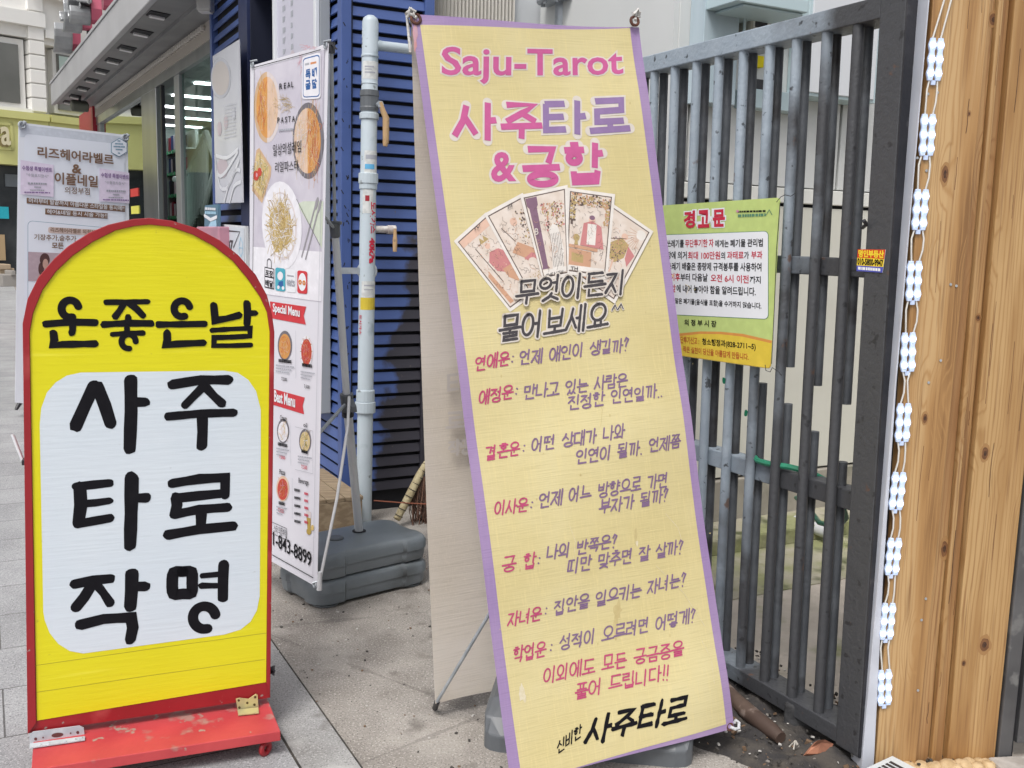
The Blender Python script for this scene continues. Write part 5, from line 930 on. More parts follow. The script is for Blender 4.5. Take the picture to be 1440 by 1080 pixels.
# hanging clear film poster left of the recess
PS = facade(-1.46); ps = thing('film_poster', 'pale wrinkled film poster with faint food pictures hanging on the blue slats', 'poster', PS.M)
k = MB(); k.prism(pxpoly(PS, [(299, 79), (336, 55.5), (341.6, 284.7), (302.8, 286)]), 0, .006); k.build('film', mat('film_white', (.60, .61, .66), .25, (.54, .55, .60), 2, spec=.6), ps)
fm = [mat('faint_tan', (.52, .48, .46), .4), mat('faint_grey', (.50, .51, .56), .4), mat('faint_white', (.70, .71, .75), .3), mat('faint_rose', (.50, .43, .46), .4)]; k = MB()
k.poly(ell(PS, 311, 110, 14, 28), -.002, 1); k.poly(ell(PS, 311, 110, 12, 24), -.003, 0); k.poly(ell(PS, 318, 172, 3, 10), -.002, 3); k.poly(ell(PS, 309, 181, 3, 10), -.002, 3); k.poly(ell(PS, 329, 160, 2.5, 9), -.002, 1); k.poly(ell(PS, 313, 236, 8, 14), -.002, 3)
for a in ([(303, 220), (308, 246), (318, 242), (335, 214)], [(304, 226), (310, 262), (322, 262), (337, 225)], [(316, 284), (322, 262), (332, 240), (338, 240)], [(324, 284), (330, 262), (339, 256)], [(305, 219), (320, 222), (335, 210)]): k.stroke([PS.px(*q) for q in a], .012, -.004, 2, smooth=True)
for i in range(10): dashes(k, PS, 316, 150+i*5, 333, 146+i*5, 1.2, 1, .003)
k.build('faint_picture', fm, ps)
for nm_, lab, pts, y_, mt_, wr in (('small_sign', 'small teal sign with white lettering at the shop corner', [(288, 289), (306, 287), (306.5, 331), (287, 333)], -1.43, mat('sign_teal', (.10, .20, .28), .4), 'a'), ('number_plate', 'white framed 007 panel on the blue house front', [(308, 315), (345, 318), (346, 386), (308, 386)], -1.475, mat('panel_white', (.58, .63, .68), .4), 'b')):
    q_ = facade(y_); tt = thing(nm_, lab, 'sign', q_.M); k = MB(); k.prism(pxpoly(q_, pts), 0, .02); k.build('plate', ALU if wr == 'b' else mt_, tt); k = MB()
    if wr == 'b':
        k.poly(pxpoly(q_, [(309.5, 318), (343.5, 320.5), (344.5, 386), (309, 386)]), -.002, 0); txt(k, q_, '007', 316.5, 350, 328, 352, 13, 1, .04, .004)
        k.stroke([q_.px(*a) for a in ((314, 353), (314, 324), (338, 326), (329, 348))], .006, -.004, 1); k.stroke([q_.px(*a) for a in ((339, 334), (337, 345), (337, 355), (339.5, 361), (342, 355), (342, 342), (339, 334))], .004, -.004, 2); k.stroke([q_.px(337, 348), q_.px(342, 349)], .003, -.004, 2)
        k.build('plate_print', [mt_, DGREY, ink('pale_cyan', (.35, .55, .68))], tt)
    else:
        dashes(k, q_, 289, 295, 305, 296, 3.5, 0, .004); dashes(k, q_, 289, 301, 305, 301.5, 4, 1, .004); k.stroke([q_.px(*a) for a in ((288, 303), (297, 309), (305.5, 305))], .012, -.004, 0); k.poly(pxpoly(q_, [(293, 320), (297, 312), (305, 309), (305.5, 322)]), -.004, 1); k.build('plate_print', [WHITE, ink('pale_cyan', (.35, .55, .68))], tt)
q_ = facade(-1.40); k = MB(); (xa_, za_), (xb_, zb2) = q_.px(276, 318), q_.px(306.5, 318.5); k.boxb(xa_, xb_, 0, .12, 0, zb2); tag(k.build('pink_stand', mat('pink_plastic', (.46, .22, .28), .45, (.40, .20, .26), 4), M=q_.M, bevel=.01), 'tall dusty pink display stand below the small teal sign', 'stand')
# gas pipe with valves
pb0 = hz(511.5, 734, 0); pt = hv(521, 22, S*4.60, S); gp = thing('gas_pipe', 'pale blue gas pipe with two tan valve handles against the blue wall', 'pipe', Matrix.Translation(pb0))
PIPE = mat('pipe_blue', (.41, .47, .515), .45, (.46, .52, .56), 5, (.35, .7), bump=.08, bscale=60, col3=(.30, .36, .40), scale3=9, ramp3=(.6, .72))
t, p = nodes(PIPE); tc = [n for n in t.nodes if n.type == 'TEX_COORD'][0]; src = overlay(t, p.inputs['Base Color'].links[0].from_socket, (.16, .17, .17), ntex(t, tc, 24, 7), .67, .70, .8); t.links.new(src, p.inputs['Base Color'])
D = (pt-pb0); H_ = D.length; D.normalize()
def pz(v): return (hv(516, v, S*4.58, S).z)/D.z
def pp(z): return pb0+D*z
RP = .0385; k = MB(); k.tube([pp(0), pp(H_-.03), pp(H_-.012), pp(H_)], [RP, RP, RP*.85, RP*.45], 20); k.build('pipe', PIPE, gp, inv=True, smooth=True)
for v, r_, h_ in ((78, .042, .012), (117, .041, .008), (163, .046, .03), (251, .047, .05), (262, .043, .03), (572, .050, .055), (556, .045, .06)):
    z = pz(v); k = MB(); k.tube([pp(z-h_/2), pp(z-h_/2+.003), pp(z+h_/2-.003), pp(z+h_/2)], [r_-.003, r_, r_, r_-.003], 20); k.build('coupling', PIPE, gp, inv=True, smooth=False)
z = pz(142); k = MB(); k.tube([pp(z-.045), pp(z-.03), pp(z-.025), pp(z+.02), pp(z+.025), pp(z+.05)], [.043, .045, .043, .043, .046, .044], 18); vb_ = k.build('valve_body', GREYP, gp, inv=True)
F = -S; TAN = mat('handle_tan', (.48, .31, .16), .55, (.42, .27, .14), 20, col3=(.2, .14, .09), scale3=30)
sp = pp(pz(147))+F*.045-N*.03; k = MB(); k.tube([sp+S*.05, sp+F*.018], .012, 10); k.tube([sp+F*.018, sp+F*.026], .017, 6); k.build('valve_stem', GALV, gp, inv=True)
k = MB(); a = sp+F*.018; k.tube([a+UP*.01, a-UP*.03-N*.015, a-UP*.06-N*.030, a-UP*.17-N*.03, a-UP*.19-N*.026], [.011, .013, .016, .015, .010], 10); k.build('valve_handle', TAN, gp, inv=True, smooth=True)
z = pz(322); k = MB(); k.tube([pp(z), pp(z)-N*.10], .017, 12); k.tube([pp(z)-N*.10, pp(z)-N*.14], .022, 10); k.build('side_valve', mat('valve_pale', (.45, .40, .38), .5, (.6, .58, .55), 40), gp, inv=True, smooth=True)
a = pp(z)-N*.132+F*.02; k = MB(); k.tube([a+UP*.006, a-UP*.03, a-UP*.05, a-UP*.105], [.008, .009, .012, .010], 10); k.build('valve_handle', TAN, gp, inv=True, smooth=True)
z = pz(61); k = MB(); k.tube([pp(z), pp(z)-N*.06, pp(z)-N*.34], [.032, .023, .023], 14); k.build('branch_pipe', PIPE, gp, inv=True, smooth=True)
z = pz(381); k = MB(); k.torus(pp(z), RP+.005, .006, Matrix.Rotation(0, 3, 'X')); k.box(pp(z)+N*.09, (.10, .006, .03), SD.M.to_3x3()); k.build('pipe_clamp', GALV, gp, inv=True)
def wrapq(mb, z0, z1, a0, a1, mi, dr=.0006, n=8):
    B0 = F; B1 = -N; vs = []
    for zz_ in (z0, z1):
        for i in range(n+1): a = R(a0+(a1-a0)*i/n); vs.append(tuple(pp(zz_)+(B0*math.cos(a)+B1*math.sin(a))*(RP+dr)))
    mb.add(vs, [(i, i+1, n+2+i, n+1+i) for i in range(n)], mi)
SM_ = [mat('sticker_white', (.60, .61, .60), .6, (.48, .49, .48), 40), ink('band_yellow', (.55, .42, .05)), ink('sticker_cyan', (.12, .38, .62)), GREYT, ink('sticker_dark_red', (.30, .03, .04))]
for v0, v1, a0, a1, mi in ((86, 111, -75, 70, 0), (212, 246, -50, 75, 0), (265, 300, -60, 20, 0), (395, 418, -60, 80, 0), (418, 435, -70, 85, 1), (218, 224, -40, 60, 3), (231, 238, -45, 25, 2), (275, 283, -40, -10, 4), (93, 95, -55, 10, 3), (97, 98.5, -55, -5, 3), (101, 103, -55, 20, 3), (400, 402, -40, 40, 3), (406, 407.5, -40, 30, 3)):
    k = MB(); wrapq(k, pz(v1), pz(v0), a0, a1, mi, .0006 if mi < 2 and v0 != 86 else .0012 if mi != 0 else .0006); k.build('sticker', SM_, gp, inv=True)
k = MB()
def pipetext(body, v0, v1, a0, hgt, mi, bold):
    vs, fs = tmesh(body, bold); x0 = min(v[0] for v in vs); x1 = max(v[0] for v in vs); y0 = min(v[1] for v in vs); y1 = max(v[1] for v in vs); za, zb_ = pz(v0), pz(v1); out = []
    for q in vs:
        zz_ = za+(zb_-za)*(q[0]-x0)/(x1-x0); a = R(a0)+(hgt*((q[1]-y0)/(y1-y0)))/RP
        out.append(tuple(pp(zz_)+(F*math.cos(a)-N*math.sin(a))*(RP+.0016)))
    k.add(out, fs, mi)
pipetext('도시가스', 284, 328, -4, .034, 0, .03); pipetext('40kPa', 334, 370, -8, .032, 0, .06); pipetext('도시가스', 442, 470, -78, .016, 0, .03)
pipetext('가스차단', 91, 101, -30, .02, 1, .01) if False else None
k.build('pipe_lettering', [RED, DGREY], gp, inv=True)
# broom, cord, crate by the wall
BS = Sheet(S*4.45, -N); br_ = thing('broom', 'short straw broom with brown bristles leaning behind the water tanks', 'broom', BS.M)
def bq(u, v, y=0): x, z = BS.px(u, v, y); return Vector((x, y, z))
k = MB(); k.tube([bq(599, 650, .05), bq(590, 668, .03), bq(575, 698, .0), bq(558, 730, -.04)], [.012, .020, .021, .018], 12); k.build('handle', mat('straw_handle', (.42, .36, .22), .85, (.32, .26, .15), 40, bump=.4, bscale=90), br_, smooth=True)
k = MB()
for i in range(9): f = i/8; a = bq(599-f*38, 653+f*72, .05-.09*f); k.torus(a, .0205, .002, Matrix.Rotation(.5, 3, 'Y') @ Matrix.Rotation(PI/2, 3, 'X'), 12, 5)
k.build('binding', mat('binding_dark', (.06, .05, .04), .8), br_)
k = MB(); rb2 = random.Random(3)
for i in range(150):
    f = rb2.random(); a = bq(602-f*28, 664+f*34, .02); b = bq(578+rb2.random()*52, 738+rb2.uniform(-8, 14), rb2.uniform(-.05, .06)); mdl = (a+b)/2+Vector((rb2.uniform(-.012, .012), rb2.uniform(-.01, .01), 0)); k.tube([a, mdl, b], .0018, 4, rb2.randint(0, 2))
k.build('bristles', [mat('bristle_a', (.11, .055, .035), .8), mat('bristle_b', (.17, .09, .06), .8), mat('bristle_c', (.07, .04, .03), .8)], br_)
k = MB(); k.tube([onp(526, 704, BS, -.05), onp(565, 707, BS, -.06), onp(620, 710, BS, -.05)], .003, 6); tag(k.build('red_cord', mat('cord_red', (.28, .09, .05), .7)), 'thin red cord stretched across the foot of the blue wall', 'cord')
WCR = mat('old_timber', (.22, .16, .10), .8, (.30, .23, .15), 8, stretch=(1, 6, 6), bump=.3, bscale=40); cr = thing('timber_crate', 'old brown timber crate at the foot of the blue house front', 'crate', P(-1.42, 4.62))
a = P(-1.30, 4.42); cs = Sheet(P(-1.28, 4.98), -S)
for x0, x1, y0, y1, z0, z1, nm_ in ((0, .62, 0, .022, .02, .17, 'front_board'), (0, .62, .24, .262, .02, .17, 'rear_board'), (.60, .622, .022, .24, .02, .17, 'end_board'), (0, .622, -.004, .085, .172, .19, 'top_board'), (0, .622, .09, .175, .172, .19, 'top_board'), (0, .622, .18, .266, .172, .19, 'top_board')):
    k = MB(); k.boxb(x0, x1, y0, y1, z0, z1); k.v = [tuple(cs.w(*q)) for q in k.v]; k.build(nm_, WCR, cr, inv=True, bevel=.002)
# ================================================================== TIMBER PANEL WITH LIGHT STRING
w0 = hz(1211, 1079, 0); w1 = hz(1391, 1069, 0); WP = Sheet(w0, w1-w0); wpn = thing('timber_cladding', 'honey coloured timber plank cladding with white edge trim beside the gate', 'cladding', WP.M)
def woodmat(name, c1, c2, c3, off):
    m = bpy.data.materials.new(name); m.use_nodes = True; t, p = m.node_tree, m.node_tree.nodes['Principled BSDF']; tc = t.nodes.new('ShaderNodeTexCoord'); p.inputs['Roughness'].default_value = .48
    mp = t.nodes.new('ShaderNodeMapping'); mp.inputs['Location'].default_value = (off, off*.7, off*1.3); mp.inputs['Scale'].default_value = (1, 1, .09); t.links.new(tc.outputs['Object'], mp.inputs[0])
    # knots: sparse cells that bend the grain around them
    mk = t.nodes.new('ShaderNodeMapping'); mk.inputs['Location'].default_value = (off*2, 0, off); mk.inputs['Scale'].default_value = (9, .01, 3.2); t.links.new(tc.outputs['Object'], mk.inputs[0])
    vo = t.nodes.new('ShaderNodeTexVoronoi'); vo.inputs['Scale'].default_value = 1; t.links.new(mk.outputs[0], vo.inputs['Vector'])
    n1 = t.nodes.new('ShaderNodeTexNoise'); n1.inputs['Scale'].default_value = 9; n1.inputs['Detail'].default_value = 5; t.links.new(mp.outputs[0], n1.inputs['Vector'])
    sx = t.nodes.new('ShaderNodeSeparateXYZ'); t.links.new(mp.outputs[0], sx.inputs[0])
    kb = t.nodes.new('ShaderNodeMapRange'); kb.inputs[1].default_value = .0; kb.inputs[2].default_value = .38; kb.inputs[3].default_value = .05; kb.inputs[4].default_value = 0; t.links.new(vo.outputs['Distance'], kb.inputs[0])
    v = mth(t, 'MULTIPLY_ADD', n1.outputs[0], .10, sx.outputs[0]); v = mth(t, 'ADD', v, kb.outputs[0])
    wv = mth(t, 'SINE', mth(t, 'MULTIPLY', v, 520)); wv = mth(t, 'MULTIPLY_ADD', wv, .5, .5)
    fine = t.nodes.new('ShaderNodeTexNoise'); fine.inputs['Scale'].default_value = 1; fine.inputs['Detail'].default_value = 4
    mf = t.nodes.new('ShaderNodeMapping'); mf.inputs['Scale'].default_value = (120, 120, 3.5); t.links.new(tc.outputs['Object'], mf.inputs[0]); t.links.new(mf.outputs[0], fine.inputs['Vector'])
    rgb = t.nodes.new('ShaderNodeRGB'); rgb.outputs[0].default_value = (*c1, 1); src = rgb.outputs[0]
    big = t.nodes.new('ShaderNodeTexNoise'); big.inputs['Scale'].default_value = 15; big.inputs['Detail'].default_value = 3; t.links.new(mp.outputs[0], big.inputs['Vector'])
    src = overlay(t, src, c2, big.outputs[0], .40, .62, 1); src = overlay(t, src, c3, big.outputs[0], .60, .74, .8); src = overlay(t, src, c2, mth(t, 'POWER', wv, 5), 0, 1, .8); src = overlay(t, src, c3, fine.outputs[0], .54, .72, .65)
    ky = mth(t, 'SUBTRACT', 1, vo.outputs['Distance']); src = overlay(t, src, c3, ky, .90, .97, .75); src = overlay(t, src, (.06, .025, .012), ky, .94, .985, .85)
    t.links.new(src, p.inputs['Base Color']); b = t.nodes.new('ShaderNodeBump'); b.inputs['Strength'].default_value = .25; b.inputs['Distance'].default_value = .002; t.links.new(fine.outputs[0], b.inputs['Height']); t.links.new(b.outputs[0], p.inputs['Normal']); return m
WA = woodmat('pine_light', (.50, .325, .155), (.38, .21, .08), (.18, .085, .03), 1.3); WB = woodmat('pine_dark', (.42, .25, .11), (.27, .135, .052), (.13, .06, .025), 4.1); WC = woodmat('pine_mid', (.45, .285, .13), (.32, .17, .06), (.17, .075, .03), 7.7); WD = woodmat('pine_honey', (.47, .30, .135), (.33, .18, .065), (.18, .08, .03), 2.9)
E_ = [((1302, 0), (1222, 1079)), ((1383, 0), (1279, 1073)), ((1397, 0), (1302, 1072)), ((1405, 0), (1309, 1072)), ((1419, 0), (1324, 1071)), ((1500, 0), (1391, 1068))]
def ext(e):                                              # continue a plank edge beyond the frame, upwards
    a, b = Vector(WP.px(*e[0])), Vector(WP.px(*e[1])); d = (a-b); return tuple(b+d*((2.6-b.y)/d.y)), tuple(b+d*((0-b.y)/d.y))
EE = [ext(e) for e in E_]
for i, (mt_, y0) in enumerate(((WA, -.032), (WB, -.010), (WC, -.022), (WB, -.004), (WD, -.024))):
    k = MB(); (tl_, bl_), (tr_, br_2) = EE[i], EE[i+1]; g_ = .0006
    k.prism([(bl_[0]+g_, bl_[1]), (br_2[0]-g_, br_2[1]), (tr_[0]-g_, tr_[1]), (tl_[0]+g_, tl_[1])], y0, .02); k.build('plank', mt_, wpn, bevel=.003)
k = MB(); k.boxb(.0, EE[5][1][0], .021, .05, 0, 2.6); k.build('backing', DARK, wpn)
a, b = Vector(WP.px(1305, 0, -.036)), Vector(WP.px(1211, 1079, -.036)); c, d = Vector(WP.px(1309.5, 0, -.036)), Vector(WP.px(1229, 1078, -.036))
k = MB(); f_ = lambda q0, q1: (tuple(q1+(q0-q1)*((2.6-q1.y)/(q0-q1).y)), tuple(q1+(q0-q1)*((0-q1.y)/(q0-q1).y))); (ta, ba), (tc_, bc) = f_(a, b), f_(c, d)
rt = [WP.px(u, v, -.036) for u, v in ((1229, 1062), (1242, 800), (1260, 540), (1283, 270), (1306.5, 0))]; k.prism([ba, (rt[0][0]+(rt[0][0]-rt[1][0])*.04, 0)]+rt+[(rt[-1][0]+(rt[-1][0]-rt[-2][0])*1.5, 2.6), ta], -.039, .02); k.build('edge_trim', mat('trim_white', (.52, .54, .60), .35, (.47, .49, .55), 10), wpn, bevel=.002)
k = MB()
for u, v in ((1318.5, 130), (1305, 132), (1290, 222), (1303, 240), (1345, 402), (1337, 400), (1323, 507), (1306, 538), (1302, 842), (1296, 872), (1291, 971)):
    x, z = WP.px(u, v, -.034); k = MB(); k.lathe((x, -.033, z), [(.0035, 0), (.0035, .0015)], 8, Rm=Matrix.Rotation(PI/2, 3, 'X')); k.build('nail', GALV, wpn)
KN = [mat('knot_ring', (.33, .18, .07), .55), mat('knot_dark', (.13, .055, .022), .6, (.2, .09, .035), 60), mat('knot_core', (.05, .022, .012), .7, (.10, .045, .02), 90)]
k = MB(); rk = random.Random(5)
for u, v, rx_, rz_ in ((1404, 25, 8, 10), (1328, 245, 6, 15), (1362, 160, 3, 4), (1384, 448, 5, 6), (1387, 638, 7, 12), (1300, 588, 5, 9), (1359, 657, 3, 5), (1386, 908, 10, 14), (1357, 934, 4, 6), (1334, 775, 7, 16)):
    x, z = WP.px(u, v, -.03); i = max(j for j in range(5) if EE[j][1][0]+(EE[j][0][0]-EE[j][1][0])*z/2.6 <= x) if x > EE[0][1][0] else 0; y_ = (-.032, -.010, -.022, -.004, -.024)[i]
    for f, mi in ((1.3, 0), (.85, 1), (.4, 2)): k.poly([(x+rx_*f*.00165*math.cos(a)*rk.uniform(.85, 1.1), z+rz_*f*.00165*math.sin(a)*rk.uniform(.9, 1.08)) for a in [q*2*PI/14 for q in range(14)]], y_-.0003-.0002*mi, mi)
k.build('knot', KN, wpn)
k = MB(); rk = random.Random(15)                         # drying cracks and dark streaks along the grain
for i in range(30):
    j = rk.choice((0, 0, 0, 1, 2, 3, 4, 4, 4, 4)); z = rk.uniform(.1, 2.2); f = rk.uniform(.08, .92); L_ = rk.uniform(.03, .22); y_ = (-.032, -.010, -.022, -.004, -.024)[j]-.0004
    q = []
    for e in range(5): zz_ = z+L_*e/4; x0 = EE[j][1][0]+(EE[j][0][0]-EE[j][1][0])*zz_/2.6; x1 = EE[j+1][1][0]+(EE[j+1][0][0]-EE[j+1][1][0])*zz_/2.6; q.append((x0+(x1-x0)*f+rk.uniform(-.0015, .0015), zz_))
    k.stroke(q, rk.uniform(.0004, .0009), y_, rk.choice((0, 1, 1)))
k.build('drying_crack', [KN[2], KN[1]], wpn)
k = MB(); rf = random.Random(12)
for i in range(46):
    x = .10+.28*i/46+rf.uniform(-.01, .01); r_ = rf.uniform(.010, .024); c = Vector((x, -.035-rf.random()*.03, rf.uniform(0, .012))); n_ = 10
    pr = [(r_*math.sin(PI*j/6), r_*.8*(1-math.cos(PI*j/6))/1.0-r_*.5) for j in range(1, 6)]; k.lathe(c, pr, n_)
k.build('sealing_foam', mat('foam_tan', (.52, .38, .22), .8, (.42, .29, .15), 30, bump=.4, bscale=60), wpn, smooth=True)
# LED modules on two wires
ls = thing('light_string', 'string of lit white LED modules hanging down the timber panel edge', 'lights', WP.M)
LED = bpy.data.materials.new('led_lit'); LED.use_nodes = True; t, p = nodes(LED); p.inputs['Base Color'].default_value = (.9, .95, 1, 1); p.inputs['Emission Color'].default_value = (.80, .90, 1, 1); p.inputs['Emission Strength'].default_value = 6
CASE = mat('led_case', (.44, .52, .70), .3, spec=.6, emit=.20); WIREW = mat('wire_white', (.62, .60, .56), .5)
mc = [(1314, 84), (1303, 190), (1293, 295), (1284, 395), (1276, 495), (1269, 594), (1261, 690), (1255, 782), (1247, 873), (1243, 966)]
Yl = -.034; first = None; pos = []
for i, (u, v) in enumerate(mc):
    c = Vector(WP.px(u, v, Yl)); e = Vector(WP.px(u, v-10, Yl)); sc = (e-c).length/10
    pos.append((c, math.atan2(-(Vector(WP.px(*mc[min(i+1, 9)], Yl))-Vector(WP.px(*mc[max(i-1, 0)], Yl))).x, -(Vector(WP.px(*mc[min(i+1, 9)], Yl))-Vector(WP.px(*mc[max(i-1, 0)], Yl))).y)))
MS = .00175   # metres per photo pixel here
def mod_parts():
    k = MB()
    for dx in (-.0105, .0105):
        pts = [];
        for j in range(25): z = .050-.1*j/24*1.0; wv = .0078+.0020*math.cos(z/.033*2*PI*1.0); pts.append((dx+wv, z))
        pts += [(dx-(.0078+.0020*math.cos(z/.033*2*PI)), z) for z in [-.05+.1*j/24 for j in range(25)]]
        k.prism(pts, -.007, 0)
    k.boxb(-.006, .006, -.004, 0, -.060, -.049)
    led = []
    for dx in (-.0105, .0105):
        for dz in (-.033, 0, .033):
            q = MB(); q.lathe((dx, -.007, dz), [(.0062, 0), (.0059, .0025), (.0042, .0046), (.0015, .0054)], 16, Rm=Matrix.Rotation(PI/2, 3, 'X')); led.append(q)
    return k, led
kk, leds = mod_parts(); m0 = kk.build('led_module', CASE, ls, bevel=.001); l0 = [q.build('led', LED, m0, smooth=True) for q in leds]
rl = random.Random(4)
for i, (c, an) in enumerate(pos):
    o = m0 if i == 0 else m0.copy()
    if i: COL.objects.link(o); o.parent = ls
    o.location = (c.x, Yl, c.y); o.rotation_euler = (0, an+rl.uniform(-.05, .05), 0)
    if i:
        for q in l0: d = q.copy(); COL.objects.link(d); d.parent = o
for sd_ in (-1, 1):
    for i in range(-1, 9):
        k = MB(); a = pos[i][0]-Vector((0, .048)) if i >= 0 else pos[0][0]+Vector((.05, .28)); b = pos[i+1][0]+Vector((0, .05)); bow = rl.uniform(-.008, .008); o_ = sd_*.0105
        k.tube([(a.x+o_, Yl-.003, a.y), (a.x*.7+b.x*.3+o_+bow, Yl-.004, a.y*.7+b.y*.3), (a.x*.35+b.x*.65+o_+bow*.8, Yl-.006, a.y*.35+b.y*.65), (b.x+o_, Yl-.003, b.y)], .0022, 6); k.build('wire', WIREW, ls, smooth=True)
# steel door post and door at the right edge
sp_ = thing('steel_door', 'dark grey steel door and post right of the timber panel', 'door', WP.M); x5 = EE[5][1][0]
STL = mat('raw_steel', (.09, .09, .095), .4, (.14, .14, .145), 6, (.35, .7), metal=.4, bump=.05, bscale=40, col3=(.20, .20, .2), scale3=14, ramp3=(.64, .72))
slp = (EE[5][0][0]-EE[5][1][0])/2.6
def lean(k): k.v = [(x+slp*z, y, z) for x, y, z in k.v]; return k
k = MB(); k.boxb(x5+.004, x5+.045, -.03, .05, .0, 2.6); lean(k).build('door_post', STL, sp_, bevel=.004)
k = MB(); k.boxb(x5+.0455, x5+.06, -.012, .05, 0, 2.6); lean(k).build('door_gap', DARK, sp_)
k = MB(); k.boxb(x5+.0605, x5+.085, -.025, .05, .06, 2.6); k.boxb(x5+.085, x5+.9, -.025, .05, .06, .085); lean(k).build('door_frame', STL, sp_, bevel=.002)
k = MB(); k.boxb(x5+.0855, x5+.9, .012, .05, .19, 2.6); lean(k).build('door_panel', mat('door_brown', (.045, .038, .032), .4, (.06, .05, .045), 4), sp_)
k = MB(); k.boxb(x5+.0855, x5+.9, -.005, .05, .165, .188); lean(k).build('glass_edge', mat('glass_edge', (.42, .50, .52), .2), sp_, bevel=.002)
k = MB(); k.boxb(x5+.0855, x5+.9, .03, .05, .0855, .164); lean(k).build('kick_panel', mat('kick_brown', (.24, .15, .09), .6, (.30, .22, .15), 14), sp_)
k = MB(); k.boxb(x5-.03, x5+.9, -.20, -.031, 0, .03); tag(k.build('door_sill', mat('sill_stone', (.30, .27, .24), .85, (.40, .37, .34), 18, bump=.4, bscale=40), M=WP.M, bevel=.008), 'rough pale stone sill under the dark steel door', 'sill')
sb_ = thing('striped_board', 'white board with black stripes lying on the ground before the timber panel', 'board')
k = MB(); q = [hz(u, v, .06) for u, v in ((1188, 1094), (1255, 1063), (1297, 1085), (1230, 1118))]; k.add([tuple(a) for a in q]+[tuple(a-UP*.02) for a in q], [(3, 2, 1, 0), (4, 5, 6, 7), (0, 1, 5, 4), (1, 2, 6, 5), (2, 3, 7, 6), (3, 0, 4, 7)]); k.build('board', mat('board_white', (.52, .55, .56), .4), sb_)
k = MB(); A_ = [hz(u, v, .0612) for u, v in ((1206, 1094), (1255, 1069), (1287, 1086), (1238, 1112))]
for i in range(9): f0, f1 = i/9, (i+.6)/9; k.add([tuple(A_[0]*(1-f)+A_[1]*f) if e == 0 else tuple(A_[3]*(1-f)+A_[2]*f) for f, e in ((f0, 0), (f0, 1), (f1, 1), (f1, 0))], [(0, 1, 2, 3)])
k.build('stripe', DKPLAST, sb_)
for a in (q[0], q[1], q[2], q[3]):
    k = MB(); c = (q[0]+q[2])/2; e = a*.9+c*.1; k.boxb(e.x-.008, e.x+.008, e.y-.008, e.y+.008, 0, .04); k.build('foot', DKPLAST, sb_)

# ================================================================== SHOP WITH GLASS FRONT AND CANOPY
ZA = 3.03; A = hz(78, 146, ZA); B = hz(219, 0, ZA); C = hz(136, 150, ZA); D_ = hz(299, 29, ZA)
dAB = (B-A).normalized(); Bx = A+dAB*((B-A).length+1.6); dCD = (D_-C).normalized(); GF = Sheet(Vector((C.x, C.y, 0)), dCD); LX = (D_-C).length
shop = thing('corner_shop', 'glass fronted shop with steel columns under a grey canopy', 'building', GF.M)
CANG = mat('canopy_grey', (.18, .18, .185), .5, (.22, .22, .225), 3); CANF = mat('canopy_fascia', (.36, .36, .37), .45, (.40, .40, .41), 2)
def zquad(mb, q, z0, z1, mi=0): mb.add([(a.x, a.y, z0) for a in q]+[(a.x, a.y, z1) for a in q], [(3, 2, 1, 0), (4, 5, 6, 7), (0, 1, 5, 4), (1, 2, 6, 5), (2, 3, 7, 6), (3, 0, 4, 7)], mi)
k = MB(); zquad(k, [A, Bx, D_+dCD*.3+(Bx-B), D_+dCD*.0, C], ZA, ZA+.05) if False else zquad(k, [A, Bx, D_+dCD*.02, C], ZA, ZA+.12); can = k.build('canopy', CANG, shop, inv=True)
nF = Vector((dAB.y, -dAB.x, 0)); nF = nF if nF.dot(N) > 0 else -nF
k = MB(); zquad(k, [A+nF*.003, A+nF*.05, Bx+nF*.05, Bx+nF*.003], ZA-.02, ZA+.24); k.build('fascia', CANF, shop, inv=True, bevel=.006)
k = MB(); zquad(k, [A+nF*.06-dAB*.04, Bx+nF*.06, Bx-nF*.02, A-nF*.02-dAB*.04], ZA+.243, ZA+.27); k.build('fascia_cap', CANF, shop, inv=True)
mid = [A*.45+C*.55, Bx*.45+D_*.55]; k = MB(); zquad(k, [mid[0]-nF*.015, mid[0]+nF*.015, mid[1]+nF*.015, mid[1]-nF*.015], ZA-.03, ZA-.001); k.build('canopy_batten', CANG, shop, inv=True)
LAMP = mat('lamp_pale', (.82, .80, .80), .3)
for cx, cy, sc in ((222, 20.5, 1), (199, 45.5, .95), (178, 67.5, .82), (159.5, 85, .75), (142.5, 99.5, .68), (128.5, 112.5, .62), (116.5, 124, .58), (105.5, 135, .52), (96, 143.3, .48)):
    k = MB(); zquad(k, [hz(cx+a*sc, cy+b*sc, ZA) for a, b in ((-17, 0), (-10, -6.5), (18, -.5), (10, 6))], ZA-.006, ZA-.001, 0); zquad(k, [hz(cx+a*sc, cy+b*sc, ZA) for a, b in ((-13, .5), (-11, -1.5), (10, 3), (8, 5))], ZA-.02, ZA-.0062, 1)
    k.build('canopy_light', [DARK, LAMP], shop, inv=True)
STEEL = mat('stainless', (.50, .51, .52), .28, (.42, .43, .44), 3, metal=.85, stretch=(1, 1, .2))
FR = mat('shop_frame', (.40, .41, .42), .35, metal=.6)
GLS = bpy.data.materials.new('shop_glass'); GLS.use_nodes = True; t = GLS.node_tree; t.nodes.remove(t.nodes['Principled BSDF']); tr = t.nodes.new('ShaderNodeBsdfTransparent'); tr.inputs[0].default_value = (.80, .92, .88, 1); gl_ = t.nodes.new('ShaderNodeBsdfGlossy'); gl_.inputs[1].default_value = .01; gl_.inputs[0].default_value = (.92, .97, .95, 1)
